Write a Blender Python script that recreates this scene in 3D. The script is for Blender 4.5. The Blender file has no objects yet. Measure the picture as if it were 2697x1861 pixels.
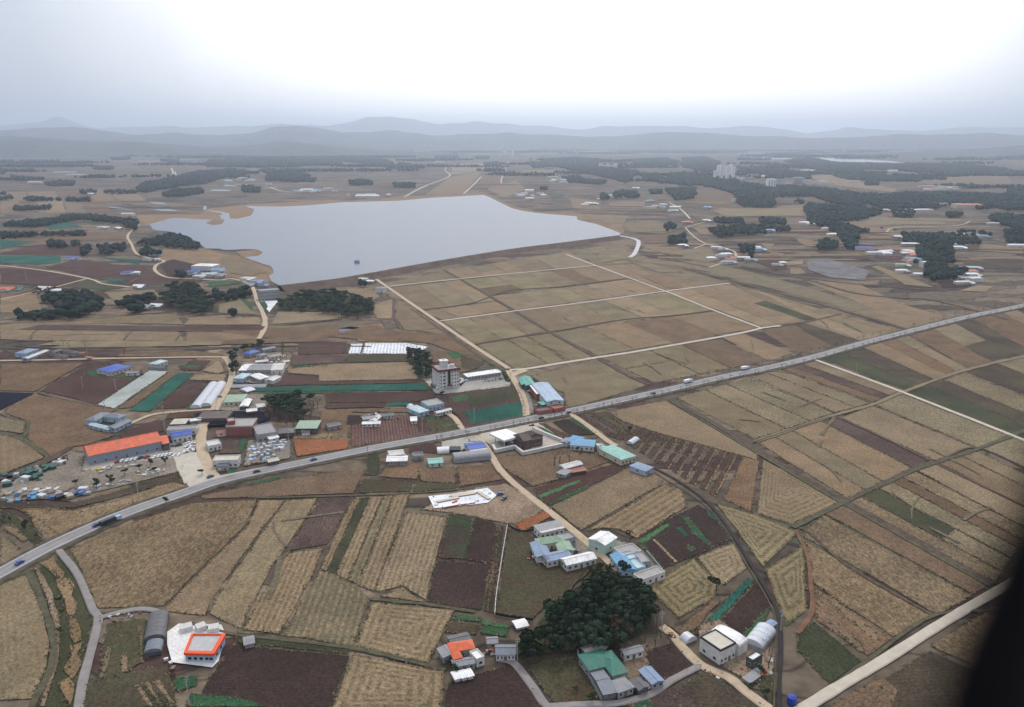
import bpy, bmesh, math, random
import numpy as np
from mathutils import Vector, Matrix, noise
random.seed(7)
S = bpy.context.scene
COL = S.collection

# ------------------------------------------------------------------ camera, sky, sun, exposure
SW, SH = 2697.0, 1861.0
FOC, HCAM = 2697 * 28 / 36.0, 200.0
PITCH = math.atan((930.5 - 361.0) / FOC)
cd = bpy.data.cameras.new('camera'); cam = bpy.data.objects.new('camera', cd); COL.objects.link(cam)
cd.lens = 28; cd.sensor_width = 36; cd.clip_start = 0.02; cd.clip_end = 90000
cam.location = (0, 0, HCAM); cam.rotation_euler = (math.pi / 2 - PITCH, 0, 0)
cd.dof.use_dof = True; cd.dof.focus_distance = 450; cd.dof.aperture_fstop = 2.8
S.camera = cam

SUN_AZ, SUN_EL = math.radians(6), math.radians(50)       # azimuth east of the view axis
w = bpy.data.worlds.new('World'); S.world = w; w.use_nodes = True
nt = w.node_tree; N, L = nt.nodes, nt.links; N.clear()
out = N.new('ShaderNodeOutputWorld'); sky = N.new('ShaderNodeTexSky'); sky.sky_type = 'NISHITA'
sky.sun_disc = False; sky.sun_elevation = SUN_EL; sky.sun_rotation = SUN_AZ; sky.dust_density = 4.0; sky.altitude = 100
bg1 = N.new('ShaderNodeBackground'); bg1.inputs['Strength'].default_value = 0.05; L.new(sky.outputs[0], bg1.inputs[0])
tc = N.new('ShaderNodeTexCoord')
sd = Vector((math.sin(SUN_AZ) * math.cos(SUN_EL), math.cos(SUN_AZ) * math.cos(SUN_EL), math.sin(SUN_EL)))
nrm = N.new('ShaderNodeVectorMath'); nrm.operation = 'NORMALIZE'; L.new(tc.outputs['Generated'], nrm.inputs[0])
dt = N.new('ShaderNodeVectorMath'); dt.operation = 'DOT_PRODUCT'; L.new(nrm.outputs[0], dt.inputs[0]); gl = math.radians(7); ga = math.radians(5); dt.inputs[1].default_value = (math.sin(ga) * math.cos(gl), math.cos(ga) * math.cos(gl), math.sin(gl))
cl = N.new('ShaderNodeMath'); cl.operation = 'MAXIMUM'; cl.inputs[1].default_value = 0.0; L.new(dt.outputs['Value'], cl.inputs[0])
pw = N.new('ShaderNodeMath'); pw.operation = 'POWER'; pw.inputs[1].default_value = 1.0; L.new(cl.outputs[0], pw.inputs[0])
cn = N.new('ShaderNodeTexNoise'); cn.inputs['Scale'].default_value = 2.2; cn.inputs['Detail'].default_value = 6; L.new(nrm.outputs[0], cn.inputs['Vector'])
ml = N.new('ShaderNodeMath'); ml.operation = 'MULTIPLY_ADD'; ml.inputs[1].default_value = 0.09; ml.inputs[2].default_value = -0.045; L.new(cn.outputs[0], ml.inputs[0])
ad = N.new('ShaderNodeMath'); ad.operation = 'ADD'; L.new(pw.outputs[0], ad.inputs[0]); L.new(ml.outputs[0], ad.inputs[1])
rp = N.new('ShaderNodeValToRGB'); L.new(ad.outputs[0], rp.inputs[0])
SKYRAMP = [(0.0, (0.38, 0.43, 0.56)), (0.75, (0.38, 0.435, 0.60)), (0.83, (0.62, 0.66, 0.75)), (0.89, (1.05, 1.07, 1.14)), (0.935, (1.65, 1.64, 1.64)), (1.0, (2.1, 2.05, 2.0))]
el = rp.color_ramp.elements
while len(el) < len(SKYRAMP): el.new(0.5)
for e, (p, c) in zip(el, SKYRAMP): e.position = p
for e, (p, c) in zip(el, SKYRAMP): e.color = (*c, 1)
bg2 = N.new('ShaderNodeBackground'); bg2.inputs['Strength'].default_value = 0.95; L.new(rp.outputs[0], bg2.inputs[0])
sz = N.new('ShaderNodeSeparateXYZ'); L.new(nrm.outputs[0], sz.inputs[0])       # an overcast dome is brighter towards the zenith
zk = N.new('ShaderNodeMapRange'); zk.inputs[1].default_value = 0.12; zk.inputs[2].default_value = 1.0; zk.inputs[3].default_value = 0.0; zk.inputs[4].default_value = 0.75; L.new(sz.outputs[2], zk.inputs[0])
zc = N.new('ShaderNodeVectorMath'); zc.operation = 'SCALE'; zc.inputs[0].default_value = (1.12, 1.08, 1.0); L.new(zk.outputs[0], zc.inputs['Scale'])
za = N.new('ShaderNodeVectorMath'); za.operation = 'ADD'; L.new(rp.outputs[0], za.inputs[0]); L.new(zc.outputs[0], za.inputs[1]); L.new(za.outputs[0], bg2.inputs[0])
ash = N.new('ShaderNodeAddShader'); L.new(bg1.outputs[0], ash.inputs[0]); L.new(bg2.outputs[0], ash.inputs[1]); L.new(ash.outputs[0], out.inputs[0])

sl = bpy.data.lights.new('sun', 'SUN'); sl.energy = 1.5; sl.angle = math.radians(10); sl.color = (1, 0.96, 0.9)
so = bpy.data.objects.new('sun', sl); COL.objects.link(so); so.rotation_euler = (-sd).to_track_quat('-Z', 'Y').to_euler(); so.location = (0, 0, 600)

S.view_settings.view_transform = 'Standard'; S.view_settings.look = 'None'
S.view_settings.exposure = -0.27; S.view_settings.gamma = 1.0; S.view_settings.use_curve_mapping = False
cy = S.cycles
cy.use_denoising = True
try: cy.denoiser = 'OPENIMAGEDENOISE'
except Exception: pass
cy.max_bounces = 6; cy.diffuse_bounces = 2; cy.glossy_bounces = 2; cy.volume_bounces = 3; cy.transparent_max_bounces = 4
cy.sample_clamp_indirect = 4

# ------------------------------------------------------------------ photo frames -> ground points
FR = {'D': (0, 0, 1.16602), '1': (0, 280, .38911), '2': (900, 280, .38911), '3': (1797, 280, .38911), '4': (0, 880, .26316),
      '5': (550, 850, .26316), '6': (1050, 850, .26316), '7': (1150, 1080, .28200), '8': (0, 1300, .35158), '9': (1100, 1350, .32022),
      'A': (1550, 1350, .32022), 'B': (1600, 850, .63337), 'C': (500, 1250, .38285), 'E': (0, 1150, .21617), 'G': (1897, 750, .34587),
      'H': (1050, 880, .17294)}
CP, SP = math.cos(PITCH), math.sin(PITCH)
def at(k, x, y, z=0.0):
    ox, oy, s = FR[k]; sx, sy = ox + x * s, oy + y * s
    dx, dv = (sx - SW / 2) / FOC, -(sy - SH / 2) / FOC
    d = Vector((dx, CP + dv * SP, -SP + dv * CP))
    if d.z > -0.004: d.z = -0.004
    t = (z - HCAM) / d.z
    return Vector((d.x * t, d.y * t, z))
def pts(k, s, z=0.0):
    o = []
    for q in s.split():
        a = q.split(',')
        o.append(at(k, float(a[0]), float(a[1]), z))
    return o

# ------------------------------------------------------------------ mesh and object helpers
class MB:
    def __init__(s): s.v = []; s.f = []; s.uv = None
    def quad(s, a, b, c, d):
        n = len(s.v); s.v += [tuple(a), tuple(b), tuple(c), tuple(d)]; s.f.append((n, n + 1, n + 2, n + 3))
    def tri(s, a, b, c):
        n = len(s.v); s.v += [tuple(a), tuple(b), tuple(c)]; s.f.append((n, n + 1, n + 2))
    def box(s, x0, x1, y0, y1, z0, z1, bottom=True):
        n = len(s.v)
        s.v += [(x0, y0, z0), (x1, y0, z0), (x1, y1, z0), (x0, y1, z0), (x0, y0, z1), (x1, y0, z1), (x1, y1, z1), (x0, y1, z1)]
        s.f += [(n + 4, n + 5, n + 6, n + 7), (n, n + 1, n + 5, n + 4), (n + 1, n + 2, n + 6, n + 5), (n + 2, n + 3, n + 7, n + 6), (n + 3, n, n + 4, n + 7)]
        if bottom: s.f.append((n + 3, n + 2, n + 1, n))
    def tube(s, p, q, r0, r1=None, n=6):
        p, q = Vector(p), Vector(q); r1 = r0 if r1 is None else r1
        d = (q - p).normalized(); a = d.orthogonal().normalized(); b = d.cross(a); k = len(s.v)
        for c, r in ((p, r0), (q, r1)):
            for i in range(n):
                t = 2 * math.pi * i / n; s.v.append(tuple(c + a * math.cos(t) * r + b * math.sin(t) * r))
        for i in range(n): s.f.append((k + i, k + (i + 1) % n, k + n + (i + 1) % n, k + n + i))
        s.f.append(tuple(k + n + i for i in range(n))); s.f.append(tuple(k + n - 1 - i for i in range(n)))
    def mesh(s, name):
        m = bpy.data.meshes.new(name); m.from_pydata(s.v, [], s.f); m.update(); return m
    def build(s, name, mat, parent=None, smooth=False):
        return link(name, s.mesh(name), mat, parent, smooth)
def link(name, me, mat, parent=None, smooth=False):
    if mat and not me.materials: me.materials.append(mat)
    if smooth: me.polygons.foreach_set('use_smooth', [True] * len(me.polygons))
    o = bpy.data.objects.new(name, me); COL.objects.link(o)
    if parent: o.parent = parent
    return o
def empty(name, loc, rz=0.0, label=None, cat=None, group=None):
    o = bpy.data.objects.new(name, None); COL.objects.link(o); o.location = loc; o.rotation_euler = (0, 0, rz)
    o.empty_display_size = 1
    return tag(o, label, cat, group)
def tag(o, label=None, cat=None, group=None, kind=None):
    if label: o['label'] = label
    if cat: o['category'] = cat
    if group: o['group'] = group
    if kind: o['kind'] = kind
    return o
KIDS = {}
def remember(root, kids): KIDS[root.name] = kids
def dup(root, loc, rz, label=None, scale=None, colors=None):
    r = root.copy(); COL.objects.link(r); r.location = loc; r.rotation_euler = (0, 0, rz)
    if scale: r.scale = scale
    if label: r['label'] = label
    for c in KIDS[root.name]:
        d = c.copy(); COL.objects.link(d); d.parent = r
        if colors is not None: d.color = colors
        for g in KIDS.get(c.name, []):
            e = g.copy(); COL.objects.link(e); e.parent = d
    return r

# ------------------------------------------------------------------ materials
MATS = {}
def mat(name, col, rough=0.8, var=0.18, scale=0.5, metal=0.0, objcol=False, rnd=False, weather=0.0, stripe=None, bump=0.0, spec=0.3):
    if name in MATS: return MATS[name]
    m = bpy.data.materials.new(name); m.use_nodes = True; t = m.node_tree; n, l = t.nodes, t.links
    b = n['Principled BSDF']; b.inputs['Roughness'].default_value = rough; b.inputs['Metallic'].default_value = metal
    b.inputs['Specular IOR Level'].default_value = spec
    c = n.new('ShaderNodeTexCoord'); z = n.new('ShaderNodeTexNoise'); z.inputs['Scale'].default_value = scale; z.inputs['Detail'].default_value = 5
    z.inputs['Roughness'].default_value = 0.65
    l.new(c.outputs['Object'], z.inputs['Vector'])
    mr = n.new('ShaderNodeMapRange'); mr.inputs[1].default_value = 0.3; mr.inputs[2].default_value = 0.7
    mr.inputs[3].default_value = 1 - var; mr.inputs[4].default_value = 1 + var; l.new(z.outputs[0], mr.inputs[0])
    fac = mr.outputs[0]
    if stripe:      # ribbed sheet: axis, period, depth
        sp = n.new('ShaderNodeSeparateXYZ'); l.new(c.outputs['Object'], sp.inputs[0])
        q = n.new('ShaderNodeMath'); q.operation = 'MULTIPLY'; q.inputs[1].default_value = 2 * math.pi / stripe[1]; l.new(sp.outputs[stripe[0]], q.inputs[0])
        q2 = n.new('ShaderNodeMath'); q2.operation = 'SINE'; l.new(q.outputs[0], q2.inputs[0])
        q3 = n.new('ShaderNodeMath'); q3.operation = 'MULTIPLY_ADD'; q3.inputs[1].default_value = stripe[2]; q3.inputs[2].default_value = 1; l.new(q2.outputs[0], q3.inputs[0])
        q4 = n.new('ShaderNodeMath'); q4.operation = 'MULTIPLY'; l.new(fac, q4.inputs[0]); l.new(q3.outputs[0], q4.inputs[1]); fac = q4.outputs[0]
    vm = n.new('ShaderNodeVectorMath'); vm.operation = 'SCALE'; l.new(fac, vm.inputs['Scale'])
    if objcol:
        oi = n.new('ShaderNodeObjectInfo'); l.new(oi.outputs['Color'], vm.inputs[0])
    else: vm.inputs[0].default_value = col
    colour = vm.outputs[0]
    if rnd:
        oi = n.new('ShaderNodeObjectInfo'); mo_ = n.new('ShaderNodeMapRange'); mo_.inputs[3].default_value = .65; mo_.inputs[4].default_value = 1.5; l.new(oi.outputs['Random'], mo_.inputs[0])
        v2 = n.new('ShaderNodeVectorMath'); v2.operation = 'SCALE'; l.new(colour, v2.inputs[0]); l.new(mo_.outputs[0], v2.inputs['Scale']); colour = v2.outputs[0]
    if weather:
        wz = n.new('ShaderNodeTexNoise'); wz.inputs['Scale'].default_value = .22; wz.inputs['Detail'].default_value = 7; wz.inputs['Roughness'].default_value = .75; l.new(c.outputs['Object'], wz.inputs['Vector'])
        wr = n.new('ShaderNodeMapRange'); wr.inputs[1].default_value = .46; wr.inputs[2].default_value = .68; wr.inputs[4].default_value = weather; l.new(wz.outputs[0], wr.inputs[0])
        wm_ = n.new('ShaderNodeMix'); wm_.data_type = 'RGBA'; wm_.inputs[7].default_value = (.17, .135, .11, 1); l.new(wr.outputs[0], wm_.inputs[0]); l.new(colour, wm_.inputs[6]); colour = wm_.outputs[2]
    l.new(colour, b.inputs['Base Color'])
    if bump:
        bp = n.new('ShaderNodeBump'); bp.inputs['Strength'].default_value = bump; bp.inputs['Distance'].default_value = 0.3; l.new(z.outputs[0], bp.inputs['Height']); l.new(bp.outputs[0], b.inputs['Normal'])
    MATS[name] = m; return m

def farmland():
    """stubble, plough, crop: object colour is the soil or straw, custom properties c2, rowk, clump, patch set the second tone and how strong each pattern is."""
    m = bpy.data.materials.new('farmland'); m.use_nodes = True; t = m.node_tree; n, l = t.nodes, t.links
    b = n['Principled BSDF']; b.inputs['Roughness'].default_value = 0.95; b.inputs['Specular IOR Level'].default_value = 0.1
    def attr(nm, o='Fac'):
        a = n.new('ShaderNodeAttribute'); a.attribute_type = 'OBJECT'; a.attribute_name = nm; return a.outputs[o]
    def noi(sc, det, vec, dist=0.0):
        z = n.new('ShaderNodeTexNoise'); z.inputs['Scale'].default_value = sc; z.inputs['Detail'].default_value = det; z.inputs['Distortion'].default_value = dist
        z.inputs['Roughness'].default_value = 0.6
        l.new(vec, z.inputs['Vector']); return z.outputs[0]
    def mth(op, a, bb=None, c=None):
        q = n.new('ShaderNodeMath'); q.operation = op
        for i, v in enumerate((a, bb, c)):
            if v is None: continue
            if isinstance(v, (int, float)): q.inputs[i].default_value = v
            else: l.new(v, q.inputs[i])
        return q.outputs[0]
    def mr(v, a, bb, c, d):
        q = n.new('ShaderNodeMapRange'); q.interpolation_type = 'SMOOTHSTEP'; l.new(v, q.inputs[0])
        for i, x in enumerate((a, bb, c, d)): q.inputs[i + 1].default_value = x
        return q.outputs[0]
    tc = n.new('ShaderNodeTexCoord'); P = tc.outputs['Object']; U = tc.outputs['UV']
    sp = n.new('ShaderNodeSeparateXYZ'); l.new(U, sp.inputs[0])
    wob = noi(0.09, 2, P)
    ph = mth('MULTIPLY_ADD', wob, 2.2, mth('MULTIPLY', sp.outputs[1], 2 * math.pi))
    row = mr(mth('SINE', ph), -0.5, 0.55, 0, 1)
    brk = mr(noi(0.35, 3, P), 0.35, 0.6, 0.2, 1.0)                # rows fade in and out
    rowm = mth('MULTIPLY', mth('MULTIPLY', row, brk), attr('rowk'))
    # straw clumps stretched across the rows
    mp = n.new('ShaderNodeMapping'); mp.inputs['Scale'].default_value = (1.0, 0.45, 1); l.new(P, mp.inputs['Vector'])
    cl = mr(noi(0.75, 4, mp.outputs[0], 0.4), 0.40, 0.64, 0, 1)
    clm = mth('MULTIPLY', cl, attr('clump'))
    pt = mr(noi(0.03, 6, P, 0.9), 0.40, 0.64, 0, 1.15)
    ptm = mth('MULTIPLY', pt, attr('patch'))
    f = mth('MINIMUM', mth('ADD', mth('ADD', rowm, clm), ptm), 1.0)
    mx = n.new('ShaderNodeMix'); mx.data_type = 'RGBA'; l.new(f, mx.inputs[0])
    oi = n.new('ShaderNodeObjectInfo'); l.new(oi.outputs['Color'], mx.inputs[6]); l.new(attr('c2', 'Color'), mx.inputs[7])
    g = mth('MULTIPLY', mth('ADD', 1.0, mth('MULTIPLY', mr(noi(1.1, 6, P), 0.3, 0.7, -0.42, 0.36), attr('grain'))), mr(noi(0.03, 4, P), 0.3, 0.7, 0.84, 1.14))
    vm = n.new('ShaderNodeVectorMath'); vm.operation = 'SCALE'; l.new(mx.outputs[2], vm.inputs[0]); l.new(g, vm.inputs['Scale'])
    l.new(vm.outputs[0], b.inputs['Base Color'])
    MATS['farmland'] = m; return m
FARM = farmland()

def base_ground():
    m = bpy.data.materials.new('open_country'); m.use_nodes = True; t = m.node_tree; n, l = t.nodes, t.links
    b = n['Principled BSDF']; b.inputs['Roughness'].default_value = 0.95; b.inputs['Specular IOR Level'].default_value = 0.1
    tc = n.new('ShaderNodeTexCoord')
    dn = n.new('ShaderNodeTexNoise'); dn.inputs['Scale'].default_value = 0.006; dn.inputs['Detail'].default_value = 3; l.new(tc.outputs['Object'], dn.inputs['Vector'])
    sc = n.new('ShaderNodeVectorMath'); sc.operation = 'SCALE'; sc.inputs['Scale'].default_value = 160; l.new(dn.outputs['Color'], sc.inputs[0])
    ad = n.new('ShaderNodeVectorMath'); ad.operation = 'ADD'; l.new(tc.outputs['Object'], ad.inputs[0]); l.new(sc.outputs[0], ad.inputs[1])
    mp = n.new('ShaderNodeMapping'); mp.inputs['Rotation'].default_value = (0, 0, 0.5); mp.inputs['Scale'].default_value = (0.013, 0.036, 1); l.new(ad.outputs[0], mp.inputs['Vector'])
    v = n.new('ShaderNodeTexVoronoi'); v.voronoi_dimensions = '2D'; v.distance = 'CHEBYCHEV'; v.inputs['Scale'].default_value = 1; l.new(mp.outputs[0], v.inputs['Vector'])
    ve = n.new('ShaderNodeTexVoronoi'); ve.voronoi_dimensions = '2D'; ve.feature = 'DISTANCE_TO_EDGE'; ve.inputs['Scale'].default_value = 1; l.new(mp.outputs[0], ve.inputs['Vector'])
    sp = n.new('ShaderNodeSeparateColor'); l.new(v.outputs['Color'], sp.inputs[0])
    r = n.new('ShaderNodeValToRGB'); r.color_ramp.interpolation = 'CONSTANT'; l.new(sp.outputs[0], r.inputs[0])
    cs = [(0, (.155, .12, .085)), (.2, (.105, .083, .06)), (.36, (.185, .14, .098)), (.52, (.078, .062, .048)), (.62, (.135, .107, .077)), (.78, (.075, .047, .04)), (.87, (.21, .16, .11)), (.96, (.09, .09, .06))]
    e = r.color_ramp.elements
    while len(e) < len(cs): e.new(.5)
    for q, (p, c) in zip(e, cs): q.position = p
    for q, (p, c) in zip(e, cs): q.color = (*c, 1)
    fn = n.new('ShaderNodeTexNoise'); fn.inputs['Scale'].default_value = 1; fn.inputs['Detail'].default_value = 6; fn.inputs['Roughness'].default_value = .62
    fm = n.new('ShaderNodeMapping'); fm.inputs['Scale'].default_value = (.0011, .0023, 1); l.new(tc.outputs['Object'], fm.inputs['Vector']); l.new(fm.outputs[0], fn.inputs['Vector'])
    fr = n.new('ShaderNodeMapRange'); fr.inputs[1].default_value = .53; fr.inputs[2].default_value = .59; l.new(fn.outputs[0], fr.inputs[0])
    sy = n.new('ShaderNodeSeparateXYZ'); l.new(tc.outputs['Object'], sy.inputs[0]); yr = n.new('ShaderNodeMapRange'); yr.inputs[1].default_value = 3200; yr.inputs[2].default_value = 6500; l.new(sy.outputs[1], yr.inputs[0])
    fk = n.new('ShaderNodeMath'); fk.operation = 'MULTIPLY'; l.new(fr.outputs[0], fk.inputs[0]); l.new(yr.outputs[0], fk.inputs[1])
    fx = n.new('ShaderNodeMix'); fx.data_type = 'RGBA'; fx.inputs[7].default_value = (.045, .052, .04, 1); l.new(fk.outputs[0], fx.inputs[0]); l.new(r.outputs[0], fx.inputs[6])
    ed = n.new('ShaderNodeMapRange'); ed.inputs[1].default_value = 0.0; ed.inputs[2].default_value = 0.05; ed.inputs[3].default_value = 0.42; ed.inputs[4].default_value = 1; l.new(ve.outputs[0], ed.inputs[0])
    g = n.new('ShaderNodeTexNoise'); g.inputs['Scale'].default_value = 0.12; g.inputs['Detail'].default_value = 7; l.new(tc.outputs['Object'], g.inputs['Vector'])
    gm = n.new('ShaderNodeMapRange'); gm.inputs[1].default_value = .3; gm.inputs[2].default_value = .7; gm.inputs[3].default_value = .65; gm.inputs[4].default_value = 1.3; l.new(g.outputs[0], gm.inputs[0])
    q = n.new('ShaderNodeMath'); q.operation = 'MULTIPLY'; l.new(ed.outputs[0], q.inputs[0]); l.new(gm.outputs[0], q.inputs[1])
    vm = n.new('ShaderNodeVectorMath'); vm.operation = 'SCALE'; l.new(fx.outputs[2], vm.inputs[0]); l.new(q.outputs[0], vm.inputs['Scale'])
    l.new(vm.outputs[0], b.inputs['Base Color'])
    return m

# ------------------------------------------------------------------ polygons on the ground
def area2(p): return sum(p[i].x * p[(i + 1) % len(p)].y - p[(i + 1) % len(p)].x * p[i].y for i in range(len(p))) / 2
def inset(p, d):
    if area2(p) < 0: p = p[::-1]
    n = len(p); o = []
    for i in range(n):
        a, b, c = p[i - 1], p[i], p[(i + 1) % n]
        e1 = (b - a).normalized(); e2 = (c - b).normalized()
        n1 = Vector((-e1.y, e1.x, 0)); n2 = Vector((-e2.y, e2.x, 0)); m = n1 + n2
        if m.length < 0.3: m = n1
        m.normalize(); k = d / max(0.45, m.dot(n1)); o.append(b + m * k)
    return o if area2(o) > 0.2 * area2(p) else p
def ragged(p, step, amp):
    o = []
    for i in range(len(p)):
        a, b = p[i], p[(i + 1) % len(p)]; L_ = (b - a).length; n = max(1, min(40, int(L_ / step)))
        d = (b - a).normalized(); nn = Vector((-d.y, d.x, 0))
        for j in range(n):
            q = a + (b - a) * (j / n)
            k = noise.noise(Vector((q.x * 0.09, q.y * 0.09, 3.1))) * amp * 1.6 + random.uniform(-amp, amp) * 0.4
            o.append(q + nn * k)
    return o
FZ = [0.04]
TYPES = {   # colour, second colour, row strength, clumps, patches, row period
 'tan':   ((.235, .18, .118), (.15, .12, .08), .35, .10, .35, 2.2),
 'beige': ((.265, .205, .135), (.18, .145, .095), .35, .05, .30, 2.4),
 'gtan':  ((.23, .19, .125), (.155, .14, .09), .35, .15, .45, 2.0),
 'green_stubble': ((.165, .16, .095), (.25, .20, .125), .5, .25, .3, 2.4),
 'brown': ((.185, .13, .085), (.11, .08, .055), .3, .25, .5, 2.0),
 'obrown': ((.205, .14, .088), (.12, .082, .055), .25, .35, .5, 2.0),
 'wavy':  ((.125, .10, .066), (.245, .19, .12), .15, .95, .15, 2.4),
 'wavyg': ((.145, .13, .085), (.25, .21, .135), .15, .85, .15, 2.2),
 'rows':  ((.265, .205, .132), (.14, .115, .075), .85, .05, .15, 2.6),
 'rowsg': ((.135, .125, .082), (.26, .20, .125), .75, .08, .15, 3.0),
 'conc':  ((.265, .205, .13), (.135, .118, .075), .8, .05, .12, 3.2),
 'concg': ((.24, .195, .12), (.10, .105, .06), .9, .10, .15, 3.2),
 'plow':  ((.042, .027, .024), (.062, .042, .034), .4, .05, .2, 1.6),
 'plowp': ((.075, .050, .046), (.13, .09, .068), .35, .2, .4, 1.8),
 'plowr': ((.070, .037, .031), (.10, .06, .046), .5, .05, .25, 1.6),
 'plows': ((.10, .052, .045), (.19, .12, .095), .8, .0, .1, 2.2),
 'dark':  ((.060, .048, .038), (.10, .085, .055), .3, .2, .4, 2.0),
 'teal':  ((.018, .08, .06), (.03, .13, .09), .3, .0, .3, 1.5),
 'green': ((.03, .10, .05), (.06, .10, .05), .3, .1, .5, 1.4),
 'lime':  ((.07, .17, .08), (.04, .13, .06), .5, .0, .3, 1.2),
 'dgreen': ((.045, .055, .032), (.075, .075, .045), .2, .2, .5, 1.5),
 'gpatch': ((.045, .085, .045), (.062, .042, .035), .3, .25, 1.0, 1.8),
 'garden': ((.085, .062, .045), (.065, .072, .042), .35, .5, .5, 2.5),
 'yard':  ((.27, .235, .19), (.18, .155, .125), .0, .15, .5, 2.0),
 'conc_yard': ((.42, .385, .33), (.33, .30, .26), .0, .05, .4, 2.0),
 'earth': ((.21, .165, .125), (.30, .24, .18), .0, .2, .6, 2.0),
 'red':   ((.30, .10, .045), (.22, .12, .07), .0, .3, .4, 2.0),
 'mulch': ((.36, .40, .38), (.26, .29, .28), .3, .0, .3, 1.2),
 'wmulch': ((.72, .74, .76), (.30, .30, .32), .6, .0, .1, 3.2),
 'net':   ((.008, .010, .022), (.014, .017, .03), .3, .0, .2, 1.6),
 'reed':  ((.25, .18, .10), (.15, .11, .07), .0, .5, .4, 2.0),
 'white': ((.75, .75, .74), (.5, .5, .5), .0, .05, .3, 2.0),
 'straw': ((.36, .27, .16), (.22, .16, .10), .0, .3, .2, 2.0),
 'shore': ((.26, .185, .12), (.22, .165, .11), .0, .2, .5, 2.0),
 'wet':   ((.22, .23, .26), (.12, .10, .08), .0, .45, .5, 2.0),
}
NEUTRAL = {'net', 'white', 'wmulch', 'mulch', 'wet', 'teal', 'plow', 'plows', 'plowr', 'plowp', 'yard', 'conc_yard'}
def patch(P, ty, rowdir=None, name='field', gap=0.45, z=None, jit=0.10, hue=None, period=None, raggedness=1.0):
    """one field: a thin slightly raised sheet with an uneven edge, uv runs along and across its rows"""
    c1, c2, rk, ck, pk, per = TYPES[ty]
    if period: per = period
    if z is None: FZ[0] += 0.0016; z = FZ[0]
    d0 = max(60.0, sum((p.length for p in P)) / len(P))
    if gap: P = inset(P, gap)
    elif area2(P) < 0: P = P[::-1]
    conc = ty in ('conc', 'concg')
    if rowdir is None:
        e = max(((P[(i + 1) % len(P)] - P[i]) for i in range(len(P))), key=lambda v: v.length); rowdir = e
    rd = Vector((rowdir.x, rowdir.y, 0)).normalized(); pd = Vector((-rd.y, rd.x, 0))
    R = ragged(P, max(5.0, d0 / 60), min(3.0, 0.45 * raggedness * max(1, d0 / 500)))
    R = [Vector((p.x, p.y, z)) for p in R]
    me = bpy.data.meshes.new(name)
    if conc:
        c = sum(R, Vector()) / len(R); v = [tuple(p) for p in R] + [tuple(c)]; n = len(R)
        fs = [(i, (i + 1) % n, n) for i in range(n)]; me.from_pydata(v, [], fs)
        Cc = sum(P, Vector()) / len(P); Cc.z = z; K = len(P)
        md = [abs((P[(i + 1) % K] - P[i]).cross(Cc - P[i]).z) / max(.1, (P[(i + 1) % K] - P[i]).length) for i in range(K)]
        hgt = sum(md) / K
        uv = me.uv_layers.new(name='UVMap'); vals = []
        for f in fs: vals += [0, 0, 0, 0, 0, hgt / per]
        uv.data.foreach_set('uv', vals)
    else:
        me.from_pydata([tuple(p) for p in R], [], [tuple(range(len(R)))])
        uv = me.uv_layers.new(name='UVMap'); vals = []
        for p in R: vals += [p.dot(rd) / per, p.dot(pd) / per]
        uv.data.foreach_set('uv', vals)
    o = link(name, me, FARM); k = 1 + random.uniform(-jit, jit); h = random.uniform(-.05, .05) if hue is None else hue
    WR, WG, WB = (1.0, .935, .865) if ty not in NEUTRAL else (1, 1, 1)
    o.color = (c1[0] * k * (1 + h) * WR, c1[1] * k * WG, c1[2] * k * (1 - h) * WB, 1)
    o['c2'] = [c2[0] * k * WR, c2[1] * k * WG, c2[2] * k * WB, 1.0]; o['rowk'] = rk; o['clump'] = ck; o['patch'] = pk; o['kind'] = 'structure'; o['grain'] = {'white': .45, 'conc_yard': .45, 'net': .5, 'wmulch': .5, 'mulch': .5}.get(ty, 1.0)
    if name == 'field' and ty not in ('net', 'white') and (sum(P, Vector()) / len(P)).length < 800: EDGES.append([Vector((p.x, p.y, z)) for p in P])
    return o
EDGES = []
def F(k, ty, s, **kw): return patch(pts(k, s), ty, **kw)
def strips(k, s, tys, cuts=None, gap=0.55, cross=0.0, **kw):
    """a block of long narrow plots side by side: corners TL TR BR BL; plots run TL->BL"""
    a, b, c, d = pts(k, s); tys = tys.split(); n = len(tys)
    if cuts is None:
        wv = [random.uniform(.7, 1.3) for _ in tys]; sm = sum(wv); cuts = [0]
        for x in wv: cuts.append(cuts[-1] + x / sm)
    for i, ty in enumerate(tys):
        t0, t1 = cuts[i], cuts[i + 1]
        p = [a.lerp(b, t0), a.lerp(b, t1), d.lerp(c, t1), d.lerp(c, t0)]; rd = p[3] - p[0]
        if random.random() < cross:
            f = random.uniform(.35, .65); m0, m1 = p[0].lerp(p[3], f), p[1].lerp(p[2], f)
            patch([p[0], p[1], m1, m0], ty, rd, gap=gap, **kw); patch([m0, m1, p[2], p[3]], random.choice(tys), rd, gap=gap, **kw)
        else: patch(p, ty, rd, gap=gap, **kw)

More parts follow.
